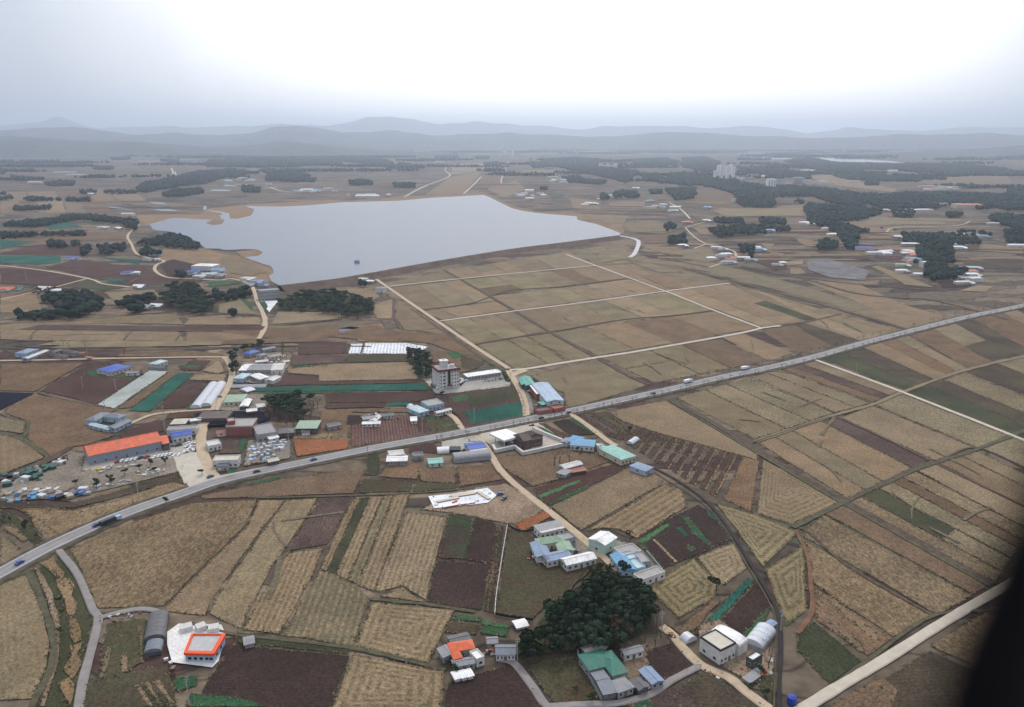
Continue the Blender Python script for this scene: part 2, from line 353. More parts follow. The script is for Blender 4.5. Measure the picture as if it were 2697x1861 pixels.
def smooth(P, n=6):
    if len(P) < 3: return P
    o = []
    Q = [2 * P[0] - P[1]] + P + [2 * P[-1] - P[-2]]
    for i in range(1, len(Q) - 2):
        for j in range(n):
            t = j / n; a, b, c, d = Q[i - 1:i + 3]
            o.append(0.5 * ((2 * b) + (c - a) * t + (2 * a - 5 * b + 4 * c - d) * t * t + (3 * b - a - 3 * c + d) * t ** 3))
    o.append(P[-1]); return o
def ribbon(P, wd, z, off=0.0, jit=0.0, skirt=0.0, crown=0.0):
    mb = MB(); rows = []
    for i, p in enumerate(P):
        d = (P[min(i + 1, len(P) - 1)] - P[max(i - 1, 0)]).normalized(); n = Vector((-d.y, d.x, 0))
        ww = wd / 2 * (1 + random.uniform(-jit, jit)); c = p + n * off
        a, b = c + n * ww, c - n * ww; row = []
        if skirt: row.append((a.x + n.x * skirt * 1.2, a.y + n.y * skirt * 1.2, z - skirt))
        row.append((a.x, a.y, z)); row.append((c.x, c.y, z + crown)); row.append((b.x, b.y, z))
        if skirt: row.append((b.x - n.x * skirt * 1.2, b.y - n.y * skirt * 1.2, z - skirt))
        rows.append(row)
    k = len(rows[0])
    for r in rows: mb.v += r
    for i in range(len(rows) - 1):
        for j in range(k - 1): mb.f.append((i * k + j, (i + 1) * k + j, (i + 1) * k + j + 1, i * k + j + 1))
    return mb
RZ = [0.75]
def road(k, s, wd, m, name='dirt_road', jit=0.06, skirt=0.35, label=None, n=6):
    P = smooth(pts(k, s, 0.6), n); RZ[0] += 0.004
    wd *= (.56 if m is grl else .66) if wd < 8 and m is not concr else (.58 if wd == 7 else .8); o = ribbon(P, wd, RZ[0], jit=jit, skirt=skirt, crown=0.04).build(name, m); o['kind'] = 'structure'
    if label: o['label'] = label
    return o
def ditch(k, s, wd, m, name='ditch', jit=0.25, n=5, z=0.66):
    P = smooth(pts(k, s, 0.6), n)
    Q = []
    for i in range(len(P) - 1):
        kk = max(1, int((P[i + 1] - P[i]).length / 9)); Q += [P[i].lerp(P[i + 1], j / kk) for j in range(kk)]
    RZ[0] += 0.0015
    o = ribbon(Q + [P[-1]], wd, z + (RZ[0] - .75) * .3, jit=jit, skirt=0.15).build(name, m); o['kind'] = 'structure'
    return o
# ================================================================== LARGE STRUCTURE
ground_m = base_ground()
g = MB(); g.quad((-30000, -3000, 0), (30000, -3000, 0), (30000, 45000, 0), (-30000, 45000, 0)); g.build('ground', ground_m)['kind'] = 'structure'
# haze: one closed box round the camera and all the ground
hz = MB(); hz.box(-31000, 31000, -4000, 46000, -1.5, 980); hm = bpy.data.materials.new('air'); hm.use_nodes = True
hn = hm.node_tree.nodes; hn.clear(); ho = hn.new('ShaderNodeOutputMaterial'); hp = hn.new('ShaderNodeVolumePrincipled')
hp.inputs['Color'].default_value = (0.76, 0.86, 1.0, 1); hp.inputs['Density'].default_value = 0.000078; hp.inputs['Anisotropy'].default_value = 0.65
hm.node_tree.links.new(hp.outputs[0], ho.inputs['Volume'])
hz.build('haze', hm)['kind'] = 'stuff'

# hills: ridge lines with depth
hill_m = mat('wooded_hill', (.06, .062, .058), 0.95, .75, .0035)
def hills(dist, prof, half, seed):
    xs = [p[0] for p in prof]; ys = [p[1] for p in prof]; mb = MB(); nx, ny = 260, 17; x0, x1 = xs[0], xs[-1]
    for j in range(ny):
        v = j / (ny - 1) * 2 - 1
        for i in range(nx):
            dx = x0 + (x1 - x0) * i / (nx - 1); dy = np.interp(dx, xs, ys)
            X = (dx * 1.16602 - SW / 2) / FOC * dist; ang = (308.5 - dy) * 1.16602 / FOC
            top = HCAM + dist * ang; Y = dist + v * half
            k = math.cos(v * math.pi / 2) ** 1.3
            nz = noise.fractal(Vector((X * .0012 + seed, Y * .0012, 0)), 1.0, 2.0, 5)
            z = top * k * (1 + .55 * nz * (1 - k * 0.8)) + dist * .0014 * noise.fractal(Vector((X * 12 / dist + seed, v, 5)), 1.0, 2.0, 4) * k - 3
            mb.v.append((X * (1 + v * half / dist * .6), Y + 160 * nz, max(z, -2)))
    for j in range(ny - 1):
        for i in range(nx - 1): a = j * nx + i; mb.f.append((a, a + 1, a + nx + 1, a + nx))
    o = mb.build('hills', hill_m, smooth=True); o['kind'] = 'structure'
hills(25000, [(-600, 285), (0, 284), (70, 281), (130, 277), (172, 267), (215, 280), (262, 290), (330, 286), (420, 287), (560, 285), (650, 284), (760, 283), (805, 275), (850, 267), (885, 264), (930, 270), (1000, 282), (1060, 279), (1095, 276), (1200, 284), (1290, 292), (1350, 286), (1500, 284), (1560, 289), (1640, 286), (1700, 287), (1750, 292), (1800, 300), (1830, 297), (1880, 289), (1950, 293), (2060, 297), (2100, 290), (2160, 288), (2250, 287), (2313, 293), (2900, 289)], 3000, 1)
hills(14000, [(-500, 296), (0, 297), (100, 291), (200, 287), (262, 294), (330, 302), (430, 300), (520, 306), (600, 298), (640, 285), (690, 283), (740, 288), (790, 299), (840, 300), (900, 295), (1000, 303), (1060, 301), (1150, 300), (1200, 304), (1300, 306), (1400, 304), (1500, 298), (1600, 300), (1700, 306), (1800, 310), (1900, 308), (2000, 304), (2100, 301), (2200, 300), (2313, 304), (2800, 300)], 1900, 4)
hills(9500, [(-500, 314), (0, 310), (60, 305), (150, 310), (250, 318), (330, 316), (420, 322), (480, 330), (560, 326), (650, 316), (720, 318), (800, 330), (900, 336), (1000, 340), (1100, 345), (1800, 345), (2100, 336), (2313, 322), (2700, 320)], 1300, 9)

# the reservoir
wm = bpy.data.materials.new('lake_water'); wm.use_nodes = True; n_, l_ = wm.node_tree.nodes, wm.node_tree.links; b_ = n_['Principled BSDF']
b_.inputs['Base Color'].default_value = (.045, .07, .11, 1); b_.inputs['Roughness'].default_value = .25; b_.inputs['Specular IOR Level'].default_value = .36; b_.inputs['IOR'].default_value = 1.33
t_ = n_.new('ShaderNodeTexCoord'); z_ = n_.new('ShaderNodeTexNoise'); z_.inputs['Scale'].default_value = .5; z_.inputs['Detail'].default_value = 4; l_.new(t_.outputs['Object'], z_.inputs['Vector'])
p_ = n_.new('ShaderNodeBump'); p_.inputs['Strength'].default_value = .35; p_.inputs['Distance'].default_value = .3; l_.new(z_.outputs[0], p_.inputs['Height']); l_.new(p_.outputs[0], b_.inputs['Normal'])
def water(parts, name, z=.9, rag=1.0):
    P = []
    for k, s in parts: P += pts(k, s)
    R = ragged(P, 14, 1.4 * rag)
    me = bpy.data.meshes.new(name); me.from_pydata([(p.x, p.y, z) for p in R], [], [tuple(range(len(R)))])
    o = link(name, me, wm); o['kind'] = 'structure'; return o
lk = water([('2', '0,1165 640,1062 1150,975 1860,882 1895,862 1730,800 1600,770 1590,745 1400,730 1260,715 1150,690 1000,615 960,600 780,610 600,620 380,640 0,650'),
            ('1', '2100,670 1890,680 1650,675 1720,700 1700,740 1600,765 1560,760 1550,720 1480,740 1500,760 1430,770 1350,765 1170,755 1010,800 1040,840 1150,850 1260,880 1350,930 1390,965 1480,965 1520,975 1640,970 1740,970 1775,990 1750,1010 1640,1020 1740,1055 1830,1085 1855,1110 1850,1130 1820,1150 1840,1190 1890,1215')], 'lake')
lk['label'] = 'pale grey reservoir held by the long straight earth dam'
for s in ['700,675 800,680 900,700 780,695', '1010,645 1100,650 1130,665 1040,660', '1020,695 1150,695 1220,710 1100,708', '1380,670 1400,680 1390,700 1520,715 1560,740 1540,742 1500,725 1375,700']:
    water([('1', s)], 'pond', z=.5, rag=.6)
water([('3', '430,350 560,345 740,350 720,356 560,360'), ], 'far_water', z=.95)
water([('3', '890,338 1100,350 1350,365 1530,384 1500,390 1250,382 1000,370 930,352')], 'far_water', z=.95)
patch(pts('1', '1390,790 1450,765 1520,765 1500,800 1440,805'), 'shore', z=.97, name='islet')

# shores
F('1', 'shore', '930,720 1350,730 1420,690 1700,660 2313,630 2313,665 1890,700 1720,720 1650,780 1500,770 1170,775 1000,800 930,770', gap=0, z=.045)
F('2', 'shore', '-50,640 600,600 960,580 1010,600 1150,670 1300,705 1600,725 1940,740 1900,800 1910,850 1880,870 1740,810 1590,760 1250,725 1000,640 940,620 0,670', gap=0, z=.05)
F('1', 'shore', '1060,1000 1130,950 1390,960 1520,1000 1640,1010 1740,1045 1850,1090 1870,1130 1800,1200 1840,1230 1650,1170 1560,1150 1100,1060', gap=0, z=.055)
F('1', 'shore', '1600,985 1740,970 1780,990 1750,1012 1640,1025', gap=0, z=.98, name='islet')
# dam: real embankment
crest = smooth(pts('2', '-420,1215 0,1160 640,1047 1150,964 1500,920 1870,872', 6.0), 5)
dm = MB(); kx = 5
for i, p in enumerate(crest):
    d = (crest[min(i + 1, len(crest) - 1)] - crest[max(i - 1, 0)]).normalized(); nn = Vector((d.y, -d.x, 0))   # towards the camera
    for o_, z in ((-14, -.2), (-2.2, 6), (2.2, 6), (15, 1.6), (21, -.2)):
        e = noise.noise(p * .02) * .8 if z < 5 else 0
        q = p + nn * (o_ + e); dm.v.append((q.x, q.y, z))
for i in range(len(crest) - 1):
    for j in range(kx - 1): a = i * kx + j; dm.f.append((a, a + kx, a + kx + 1, a + 1))
damm = mat('dam_grass', (.098, .064, .045), .95, .4, .06)
tag(dm.build('dam', damm, smooth=False), 'long straight reddish-brown earth dam along the near side of the reservoir', None, None, 'structure')

# ------------------------------------------------------------------ fields, north of the highway
F('D', 'gtan', '866,640 1002,612 1037,630 886,647')
strips('D', '1006,611 1283,568 1346,598 1042,628', 'tan gtan beige tan gtan beige', cross=.3)
strips('D', '1290,566 1400,548 1480,590 1352,599', 'gtan gtan tan')
strips('D', '888,649 1039,632 1120,678 950,701', 'tan gtan beige', cross=.4)
strips('D', '952,703 1121,680 1158,699 998,721', 'gtan beige tan')
strips('D', '1043,632 1346,601 1420,627 1105,667', 'green_stubble green_stubble gtan brown tan', cross=.2)
strips('D', '1107,669 1422,630 1500,656 1165,699', 'beige gtan green_stubble tan beige beige')
strips('D', '1350,600 1480,591 1650,638 1507,656', 'tan gtan')
strips('D', '1000,725 1160,702 1240,747 1073,776', 'green_stubble tan tan', cross=.4)
strips('D', '1076,778 1241,750 1345,806 1165,834', 'green_stubble green_stubble gtan')
strips('D', '1163,702 1503,660 1612,700 1241,748', 'tan tan gtan beige green_stubble', cross=.2)
strips('D', '1244,751 1614,702 1716,739 1350,804', 'gtan tan brown tan', cross=.2)
strips('D', '1507,658 1650,641 1820,724 1724,738', 'beige tan tan')
strips('D', '1485,592 1548,609 1835,691 1656,640', 'gtan tan tan')
strips('D', '1658,641 1836,692 2042,747 1908,786', 'tan beige gtan tan', cross=.4)
F('3', 'gtan', '0,1020 350,1090 800,1210 1190,1330 1700,1440 1740,1470 1530,1490 900,1310 400,1180 0,1080')
F('3', 'tan', '830,1180 1190,1200 1500,1340 1800,1430 1730,1450 1300,1370')
F('G', 'tan', '1100,215 1280,190 1700,260 1420,330 1060,220')
F('G', 'dgreen', '250,140 350,120 740,260 650,275')
F('G', 'beige', '660,272 740,265 1200,400 1100,425', rowdir=None)
F('G', 'brown', '310,350 560,310 860,470 600,525')
F('G', 'dark', '560,308 650,290 1090,430 860,470')
F('D', 'gtan', '1198,850 1347,810 1465,870 1280,925 1272,888', rowdir=Vector((1, -.6, 0)))
strips('D', '1354,807 1628,765 1735,816 1478,865', 'gtan gtan brown', cross=.2)
F('G', 'beige', '10,400 180,370 560,520 370,580')
# south of the highway, right
strips('D', '1527,898 1690,853 1885,933 1706,993', 'gtan wavyg wavyg')
strips('D', '1695,851 1760,834 1968,911 1888,932', 'tan gtan')
strips('D', '1764,833 1838,815 2035,884 1972,909', 'brown plowp tan')
strips('D', '1850,809 2050,757 2180,830 2045,882', 'dgreen dark tan brown wavyg', cross=.3)
strips('D', '2054,757 2420,664 2560,736 2188,830', 'brown gtan dark brown tan dark gtan dark', cross=.4)
strips('D', '1712,1001 1852,950 2060,1058 1914,1126', 'tan gtan tan', gap=.2)
F('D', 'plowp', '1853,951 1894,942 2104,1040 2060,1057')
F('D', 'beige', '1898,943 1971,916 2199,1011 2113,1041')
F('D', 'wavyg', '1975,914 2037,889 2330,1004 2330,1060 2203,1010')
strips('D', '2045,887 2178,842 2463,958 2330,1003', 'dgreen dark wavyg')
strips('D', '2180,840 2330,800 2480,860 2330,900', 'dark gtan')
strips('D', '2070,1063 2203,1018 2463,1140 2330,1200', 'beige tan gtan')
strips('D', '1913,1135 2067,1064 2330,1200 2247,1316', 'wavy dgreen wavyg brown wavy', cross=.2)
F('D', 'conc', '1722,1036 1903,1133 1790,1186 1708,1160')
F('D', 'obrown', '1677,1031 1716,1041 1698,1158 1632,1128')
F('D', 'beige', '1395,925 1503,904 1712,1024 1712,1040 1470,973 1385,945', rowdir=Vector((1, -.75, 0)))
a_, b2_, c_, d_ = pts('D', '1420,958 1674,1030 1624,1128 1392,990')
NS = 24
for i in range(NS):
    t0, t1 = i / NS, (i + (.30 if i % 2 else 1.0)) / NS
    ty = 'plowr' if i % 2 == 0 else ('straw' if i > 9 else 'plowp')
    pp = [a_.lerp(b2_, t0), a_.lerp(b2_, t1), d_.lerp(c_, t1), d_.lerp(c_, t0)]
    m0, m1 = pp[0].lerp(pp[3], .46), pp[1].lerp(pp[2], .46); n0, n1 = pp[0].lerp(pp[3], .5), pp[1].lerp(pp[2], .5)
    patch([pp[0], pp[1], m1, m0], ty, gap=.15, raggedness=.4); patch([n0, n1, pp[2], pp[3]], ty, gap=.15, raggedness=.4)
strips('7', '1290,40 1600,10 1790,130 1650,260', 'dark plowp dark dark dark', gap=.3)
F('D', 'concg', '1613,1134 1709,1163 1806,1203 1722,1283 1665,1200')
F('D', 'concg', '1727,1286 1816,1230 1824,1381 1775,1418 1757,1370')
F('D', 'brown', '1907,1137 2238,1320 2200,1345 1860,1160')
F('D', 'wavy', '1858,1162 2198,1346 2120,1392 1812,1212 1820,1195')
F('D', 'wavy', '1817,1220 2111,1393 2019,1441 1835,1318', jit=0, hue=.08)
F('D', 'brown', '1836,1322 2017,1443 1962,1486 1842,1400')
for q in ['1858,1345 1875,1345 1990,1440 1975,1450', '1850,1385 1862,1383 1955,1465 1942,1475', '1846,1330 1852,1332 1858,1370 1850,1372']:
    F('D', 'tan', q, gap=.1)
F('D', 'dgreen', '1801,1430 1839,1404 1950,1494 1874,1548 1796,1465', period=3)
F('D', 'wavy', '2100,1460 2240,1370 2330,1380 2330,1500 2250,1530')
F('D', 'dark', '2000,1530 2100,1470 2240,1530 2330,1600 1950,1620')
F('D', 'brown', '1880,1590 1990,1525 2030,1560 2010,1620 1850,1620')
F('A', 'concg', '470,610 870,370 1080,590 1050,700 740,890 700,840')
F('A', 'conc', '882,365 1200,242 1308,460 1120,608 1040,560')
F('A', 'teal', '970,890 1300,540 1370,560 1050,920', gap=.2)
F('A', 'plow', '1055,922 1375,575 1510,790 1320,1060', gap=.2)
F('A', 'green', '1270,1010 1470,785 1505,800 1310,1050', gap=.1)
F('A', 'garden', '880,960 970,900 1050,930 960,1010 840,1010 800,990')
F('A', 'plow', '410,195 740,15 905,-65 1050,40 1180,218 960,322 860,362 600,470', gap=.2, jit=0)
for ty, q in [('lime', '410,235 590,118 650,92 660,110 500,225 430,262'), ('teal', '712,125 760,115 822,190 790,197'), ('green', '765,30 800,28 880,108 1022,282 1002,288 860,170'),
              ('teal', '960,-30 1000,-10 1060,62 1040,75 985,20'), ('green', '790,290 860,272 892,308 850,322'), ('straw', '528,224 548,222 732,405 712,415'), ('green', '1060,70 1090,90 1180,215 1150,205'),
              ('green', '430,262 470,265 590,440 560,430')]:
    F('A', ty, q, gap=0.05)
# centre, round the village lane
F('7', 'brown', '520,420 820,428 1210,355 1330,395 1600,430 1640,480 1170,640 900,720 640,560', hue=-.03)
F('7', 'plowr', '905,742 1170,645 1700,492 1785,532 1450,705 1045,888 960,830', gap=.1)
F('7', 'lime', '940,800 1330,655 1345,672 965,832', gap=.05)
F('7', 'green', '1050,868 1370,718 1435,700 1390,745 1065,890', gap=.05)
F('7', 'tan', '1062,900 1440,722 1772,548 2130,660 2055,725 1350,1130 1250,1060')
F('7', 'rows', '1385,1135 2135,690 2305,752 2340,900 1870,1205 1700,1120 1560,1105', rowdir=pts('7', '1385,1135 2135,690')[1] - pts('7', '1385,1135 2135,690')[0], period=4.5)
F('7', 'earth', '200,750 650,690 850,800 1070,925 1000,960 740,1065 650,1060 130,960 -150,930', gap=0)
F('7', 'red', '735,1075 1040,925 1100,960 1060,1000 850,1120 790,1130', gap=0, z=.62)
F('7', 'yard', '1180,1150 1290,1130 1520,1360 1450,1400 1250,1330 1230,1220', gap=0)
F('7', 'yard', '1500,1270 1590,1200 1850,1250 2110,1510 1900,1596 1640,1340', gap=0)
# plots below the highway, centre left
F('7', 'obrown', '-180,530 170,530 185,690 -150,670'); F('7', 'obrown', '185,530 500,505 630,650 210,720')
F('5', 'obrown', '1760,1410 2130,1410 2090,1570 1700,1545')
F('5', 'dgreen', '1600,1290 1700,1280 1730,1410 1690,1530 1560,1530')
F('6', 'conc_yard', '430,1150 800,1120 860,1190 880,1260 700,1220 640,1280 480,1290 430,1250', gap=0)
F('6', 'plowr', '100,1240 330,1190 400,1250 380,1310 100,1300')
F('C', 'brown', '640,30 1210,-40 1130,130 430,158 100,172 60,150 350,90', hue=-.04)
F('C', 'garden', '1190,30 1545,50 1520,120 1150,130'); F('C', 'garden', '1555,55 1830,60 1840,100 1530,122')
for q in ['250,-10 640,-30 560,0 300,25', '420,60 600,15 620,30 430,80']: F('C', 'green', q, gap=0)
# big stubble fields, lower left
RD = pts('C', '560,650 350,1070'); rdC = RD[1] - RD[0]
F('D', 'wavy', '158,1242 300,1180 430,1137 583,1129 554,1190 470,1270 372,1370 330,1372 220,1376 185,1300', hue=.05)
F('D', 'tan', '585,1130 644,1131 588,1203 545,1262 483,1351 466,1392 374,1382 374,1371 472,1271 556,1191', rowdir=rdC, period=6)
F('D', 'gtan', '646,1131 718,1125 704,1154 659,1220 613,1285 544,1423 472,1388 488,1351 586,1210', rowdir=rdC, period=5)
F('D', 'plowp', '720,1125 806,1122 783,1154 741,1230 648,1247 708,1149', rowdir=rdC)
F('D', 'rows', '648,1250 731,1237 714,1286 632,1435 545,1424', rowdir=rdC)
F('D', 'rowsg', '720,1290 757,1293 836,1351 800,1463 637,1436', rowdir=rdC)
RD = pts('C', '1470,260 1250,830'); rdC2 = RD[1] - RD[0]
strips('D', '796,1126 928,1116 846,1338 722,1285', 'rows dgreen rows rowsg rows', cuts=[0, .14, .3, .52, .7, 1], gap=.3)
F('D', 'rows', '917,1158 970,1164 1010,1168 963,1358 908,1326 842,1341', rowdir=rdC2)
F('C', 'tan', '1290,842 1460,782 1600,868 1620,885')
F('D', 'conc', '840,1359 1028,1378 970,1501 799,1462'); F('D', 'conc', '794,1477 1006,1516 1000,1610 745,1610')
F('C', 'plow', '310,1172 1100,1250 960,1640 -60,1640 30,1570 200,1300', gap=.2)
F('C', 'dgreen', '320,1085 1110,1192 1090,1240 330,1165', gap=.2)
F('9', 'gpatch', '250,15 470,30 400,385 185,378', gap=.3, hue=-.02); F('9', 'plow', '472,30 650,100 600,425 402,386', gap=.1)
F('9', 'plow', '150,400 600,430 530,812 70,742'); strips('9', '655,100 735,112 640,832 540,812', 'plowr brown plow brown', gap=.2)
F('9', 'garden', '742,122 850,165 960,205 930,380 1000,430 1180,440 1450,400 1270,640 1080,770 950,880 642,830')
F('9', 'green', '312,842 530,868 520,905 285,885', gap=.1); F('9', 'lime', '530,890 760,932 750,960 525,925', gap=.1); F('9', 'green', '525,930 748,965 740,1030 515,1000', gap=.1)
F('9', 'garden', '240,900 510,925 480,1010 230,990', gap=.1)
F('9', 'plow', '255,1400 560,1310 790,1250 1060,1620 205,1620', gap=.2)
F('9', 'garden', '845,1212 1310,1185 1500,1530 1300,1570 1110,1570 1000,1430', hue=.1)
F('9', 'earth', '1700,1130 1890,1080 1880,1200 1990,1400 1760,1480 1700,1330', gap=0)
F('A', 'plow', '490,1180 520,1120 690,1080 900,1240 560,1420', gap=0)
F('A', 'dark', '720,1480 960,1310 1440,1600 700,1610', gap=0); F('A', 'plowp', '330,1560 760,1420 900,1620 320,1620', gap=0)
F('A', 'green', '340,1590 480,1540 540,1600', gap=0)
F('A', 'earth', '900,930 1080,880 1320,1110 1540,1120 1500,1420 1330,1400 1100,1270 930,1120', gap=0)
F('A', 'garden', '1340,1330 1540,1340 1520,1600 1490,1600')
F('A', 'brown', '620,900 760,960 830,870 1050,700 1090,720 880,960 760,1010', gap=0)
# lower left corner
P8 = [('gtan', '0,690 215,600 330,900 378,1100 365,1300 250,1545 0,1560 -200,1560 -200,740')]
o = F('8', 'gtan', P8[0][1], rowdir=pts('8', '180,700 250,1400')[0] - pts('8', '180,700 250,1400')[1], period=2.4)
F('8', 'dgreen', '225,580 400,500 500,440 620,760 690,950 650,1150 560,1640 240,1640 380,1400 430,1100 400,900 300,650', gap=0, z=.05)
for q in ['300,520 400,480 470,600 480,700 400,600', '430,640 520,630 560,760 570,900 520,940 470,820', '540,1140 620,1120 610,1280 540,1400 500,1310', '450,1420 520,1380 560,1500 500,1596 450,1500', '520,940 570,940 600,1100 560,1130']:
    F('8', 'reed', q, gap=0, raggedness=4)
F('8', 'earth', '250,560 290,560 400,760 450,1000 440,1250 330,1600 300,1600 400,1250 410,1000 350,780', gap=0)
F('8', 'garden', '790,975 1105,935 1120,1240 900,1380 735,1430 760,1200', hue=.05)
for q in ['810,1160 830,1165 770,1400 735,1420', '905,1240 930,1190 965,1240 960,1330 920,1350', '1040,1000 1060,1000 1075,1270 1055,1275', '900,1060 920,1070 910,1085']: F('8', 'tan', q, gap=0)
F('8', 'garden', '650,1400 1250,1290 1330,1596 600,1640', gap=0)
strips('8', '1010,1440 1200,1400 1330,1596 1110,1600', 'tan dgreen tan garden tan', gap=.2)
F('8', 'green', '1290,1390 1470,1370 1480,1440 1330,1490', gap=0); F('8', 'green', '1420,1500 1800,1540 1991,1596 1400,1600', gap=0)
F('8', 'brown', '120,110 400,110 760,160 1000,70 1180,40 600,300 480,350 300,200', gap=0, hue=.05)
F('8', 'dgreen', '0,130 100,160 240,250 330,350 280,400 120,260 0,200', gap=0); F('8', 'tan', '20,260 110,240 210,340 180,370', gap=0)
F('8', 'gtan', '0,330 60,340 200,470 0,560', gap=0)
F('E', 'wavy', '900,900 1400,790 1700,700 2160,480 2290,600 1900,740 1400,960 900,1150 560,1270 400,1080 300,900', hue=.1)
F('E', 'dark', '-40,780 700,850 1200,740 2220,420 2290,600 2100,560 1300,780 900,870 0,880', gap=0, hue=-.05)
F('E', 'yard', '0,640 200,520 620,330 860,215 1060,200 1090,310 2000,130 2290,60 2280,240 2200,430 1500,600 900,745 0,790', gap=0, hue=.04)
F('E', 'conc_yard', '1000,430 1040,215 1090,300 2000,130 2260,50 2300,150 2180,255 1400,345', gap=0); F('4', 'conc_yard', '1700,1100 1960,1060 1950,1180 1900,1200 1800,1240 1700,1180', gap=0)
# left: brown and green plots
F('4', 'brown', '0,300 850,290 420,540 350,580 0,570', hue=.05)
F('4', 'plowr', '890,300 1130,285 1000,350 830,395 1080,430 1370,440 970,705 395,570', gap=.3)
F('4', 'green', '832,400 940,355 1050,370 1110,400 1360,430 1345,448 1090,430', gap=0)
F('4', 'mulch', '1500,362 1690,377 1145,750 970,712', gap=.2)
F('4', 'brown', '1695,380 1785,390 1320,740 1170,750', gap=.2); F('4', 'teal', '1785,390 1950,392 1500,780 1290,770', gap=.3)
F('4', 'plowr', '1770,560 2030,572 1860,742 1545,752', gap=.2); F('4', 'green', '2035,570 2055,572 1910,752 1868,745', gap=0)
F('4', 'beige', '2010,370 2200,255 2260,372 2180,402'); F('4', 'beige', '1950,405 2270,402 2250,475 1890,462'); F('4', 'plowr', '1900,270 2120,262 2000,372 1790,362'); F('4', 'green', '1800,315 2000,315 1990,340 1790,338', gap=0)
F('4', 'obrown', '40,765 350,600 960,720 1180,760 900,870 960,960 1180,1010 870,1110 720,1130 500,1240 270,1050 285,880 60,800', hue=-.02, jit=0)
F('4', 'net', '-60,580 345,592 0,765 -60,780', gap=0)
F('4', 'gtan', '-60,810 265,880 235,1000 -60,965'); F('4', 'tan', '-60,990 225,1055 460,1240 -60,1440', period=5)
F('4', 'plowr', '1190,1010 1440,900 1600,855 1640,975 1220,1060', gap=.2); F('4', 'plowr', '1690,795 2050,765 2010,830 1660,850', gap=.2)
F('4', 'brown', '1250,110 2250,200 2200,225 1150,225', gap=0); F('4', 'plowr', '720,100 1280,130 1170,225 900,225', gap=0); F('4', 'plowr', '380,200 850,225 850,255 350,250', gap=0)
F('5', 'plowr', '900,182 1390,200 1345,312 890,322', gap=.2); F('5', 'wmulch', '1422,215 1542,212 1512,312 1397,312', gap=0, rowdir=pts('5', '1422,215 1397,312')[1] - pts('5', '1422,215 1397,312')[0]); F('5', 'wmulch', '1562,207 1960,202 2200,242 2130,285 1990,312 1532,312', gap=0, rowdir=pts('5', '1562,207 1532,312')[1] - pts('5', '1562,207 1532,312')[0])
F('5', 'plowr', '1360,215 1410,215 1385,312 1350,312', gap=0)
F('5', 'plowp', '830,332 1380,322 1350,400 800,432'); F('5', 'garden', '1385,322 2000,322 2010,388 1360,400')
F('5', 'green', '850,432 1190,422 1180,445 830,452', gap=0); F('5', 'beige', '760,465 1300,415 2050,392 2100,570 1105,588 1092,528 800,510', jit=0)
F('5', 'plowr', '722,530 1090,530 1102,590 2080,582 2130,602 600,636', gap=.2); F('5', 'teal', '450,652 2140,606 2192,650 2180,680 440,690', gap=.1)
F('5', 'green', '500,700 1430,686 1420,706 500,716', gap=0); F('5', 'plowr', '1150,705 2200,692 2270,742 2090,790 1800,800 1175,800', gap=.2)
F('5', 'plowr', '1175,805 1780,805 1760,850 1170,860', gap=0); F('5', 'teal', '1800,802 2040,796 2030,832 1780,836', gap=0); F('5', 'obrown', '1120,880 2000,860 1990,900 1440,900 1400,1150 870,1150 880,1080 1100,1070')
F('5', 'plows', '1420,1030 1850,932 2010,932 2130,962 2280,1010 2290,1112 1420,1250', gap=.2, rowdir=pts('5', '1420,1030 1420,1250')[1] - pts('5', '1420,1030 1420,1250')[0], jit=0)
F('5', 'plow', '1390,930 1520,930 1525,1010 1380,1030', gap=0)
F('5', 'red', '830,1170 1390,1165 1400,1262 880,1345', gap=.3, hue=-.1); F('5', 'wavy', '860,1110 1390,1110 1390,1170 840,1165', gap=0)
F('5', 'plowp', '130,1180 410,1180 320,1310 110,1310', gap=0); F('5', 'green', '305,1178 412,1180 330,1290 290,1290', gap=0)
F('5', 'yard', '350,1440 400,1180 820,1180 815,1360', gap=0)
F('5', 'yard', '330,400 820,400 700,600 560,620 250,590', gap=0); F('5', 'yard', '100,720 600,720 560,900 60,880', gap=0)
F('5', 'earth', '0,0 540,0 500,100 0,330', gap=0, z=.045)
F('5', 'gtan', '560,30 900,30 1260,60 1150,170 520,150', hue=-.05); F('5', 'wet', '1250,50 1380,40 1530,110 1500,135 1200,138', gap=0)
F('5', 'tan', '1260,60 1740,10 1760,60 1830,80 2140,60 1950,170 1500,190 1400,40', gap=0)
F('6', 'plowr', '485,722 1120,622 1190,650 1250,800 1262,900 1240,950 700,1060 650,1050 600,930 520,880', gap=.1)
F('6', 'teal', '640,900 1230,792 1248,935 720,1020 695,960', gap=.1, hue=0); F('6', 'green', '520,752 680,722 750,770 560,802', gap=0); F('6', 'dgreen', '700,720 1150,650 1200,760 720,850', gap=.1)
F('6', 'brown', '320,290 640,280 860,380 720,480 620,500 500,400 340,400', gap=.2); F('6', 'green', '480,300 620,285 700,330 560,370', gap=0); F('6', 'garden', '620,330 870,400 760,470 640,470', gap=0)
F('6', 'obrown', '60,120 480,100 900,400 700,330 420,250 330,210 0,180', gap=0)
F('6', 'plowr', '120,960 240,950 330,1100 230,1120', gap=0); F('6', 'garden', '245,955 470,962 600,1050 590,1080 335,1108'); F('6', 'green', '245,950 400,950 430,975 250,990', gap=0); F('6', 'lime', '430,1030 590,1015 600,1030 440,1050', gap=0)
F('6', 'conc_yard', '240,565 330,560 330,660 620,640 720,540 1010,470 1060,560 1090,600 1130,600 1110,640 780,680 430,720 370,712', gap=0)
F('6', 'yard', '1190,500 1250,620 1330,760 1360,900 1250,960 1270,850 1220,700 1120,600 1120,490', gap=0)
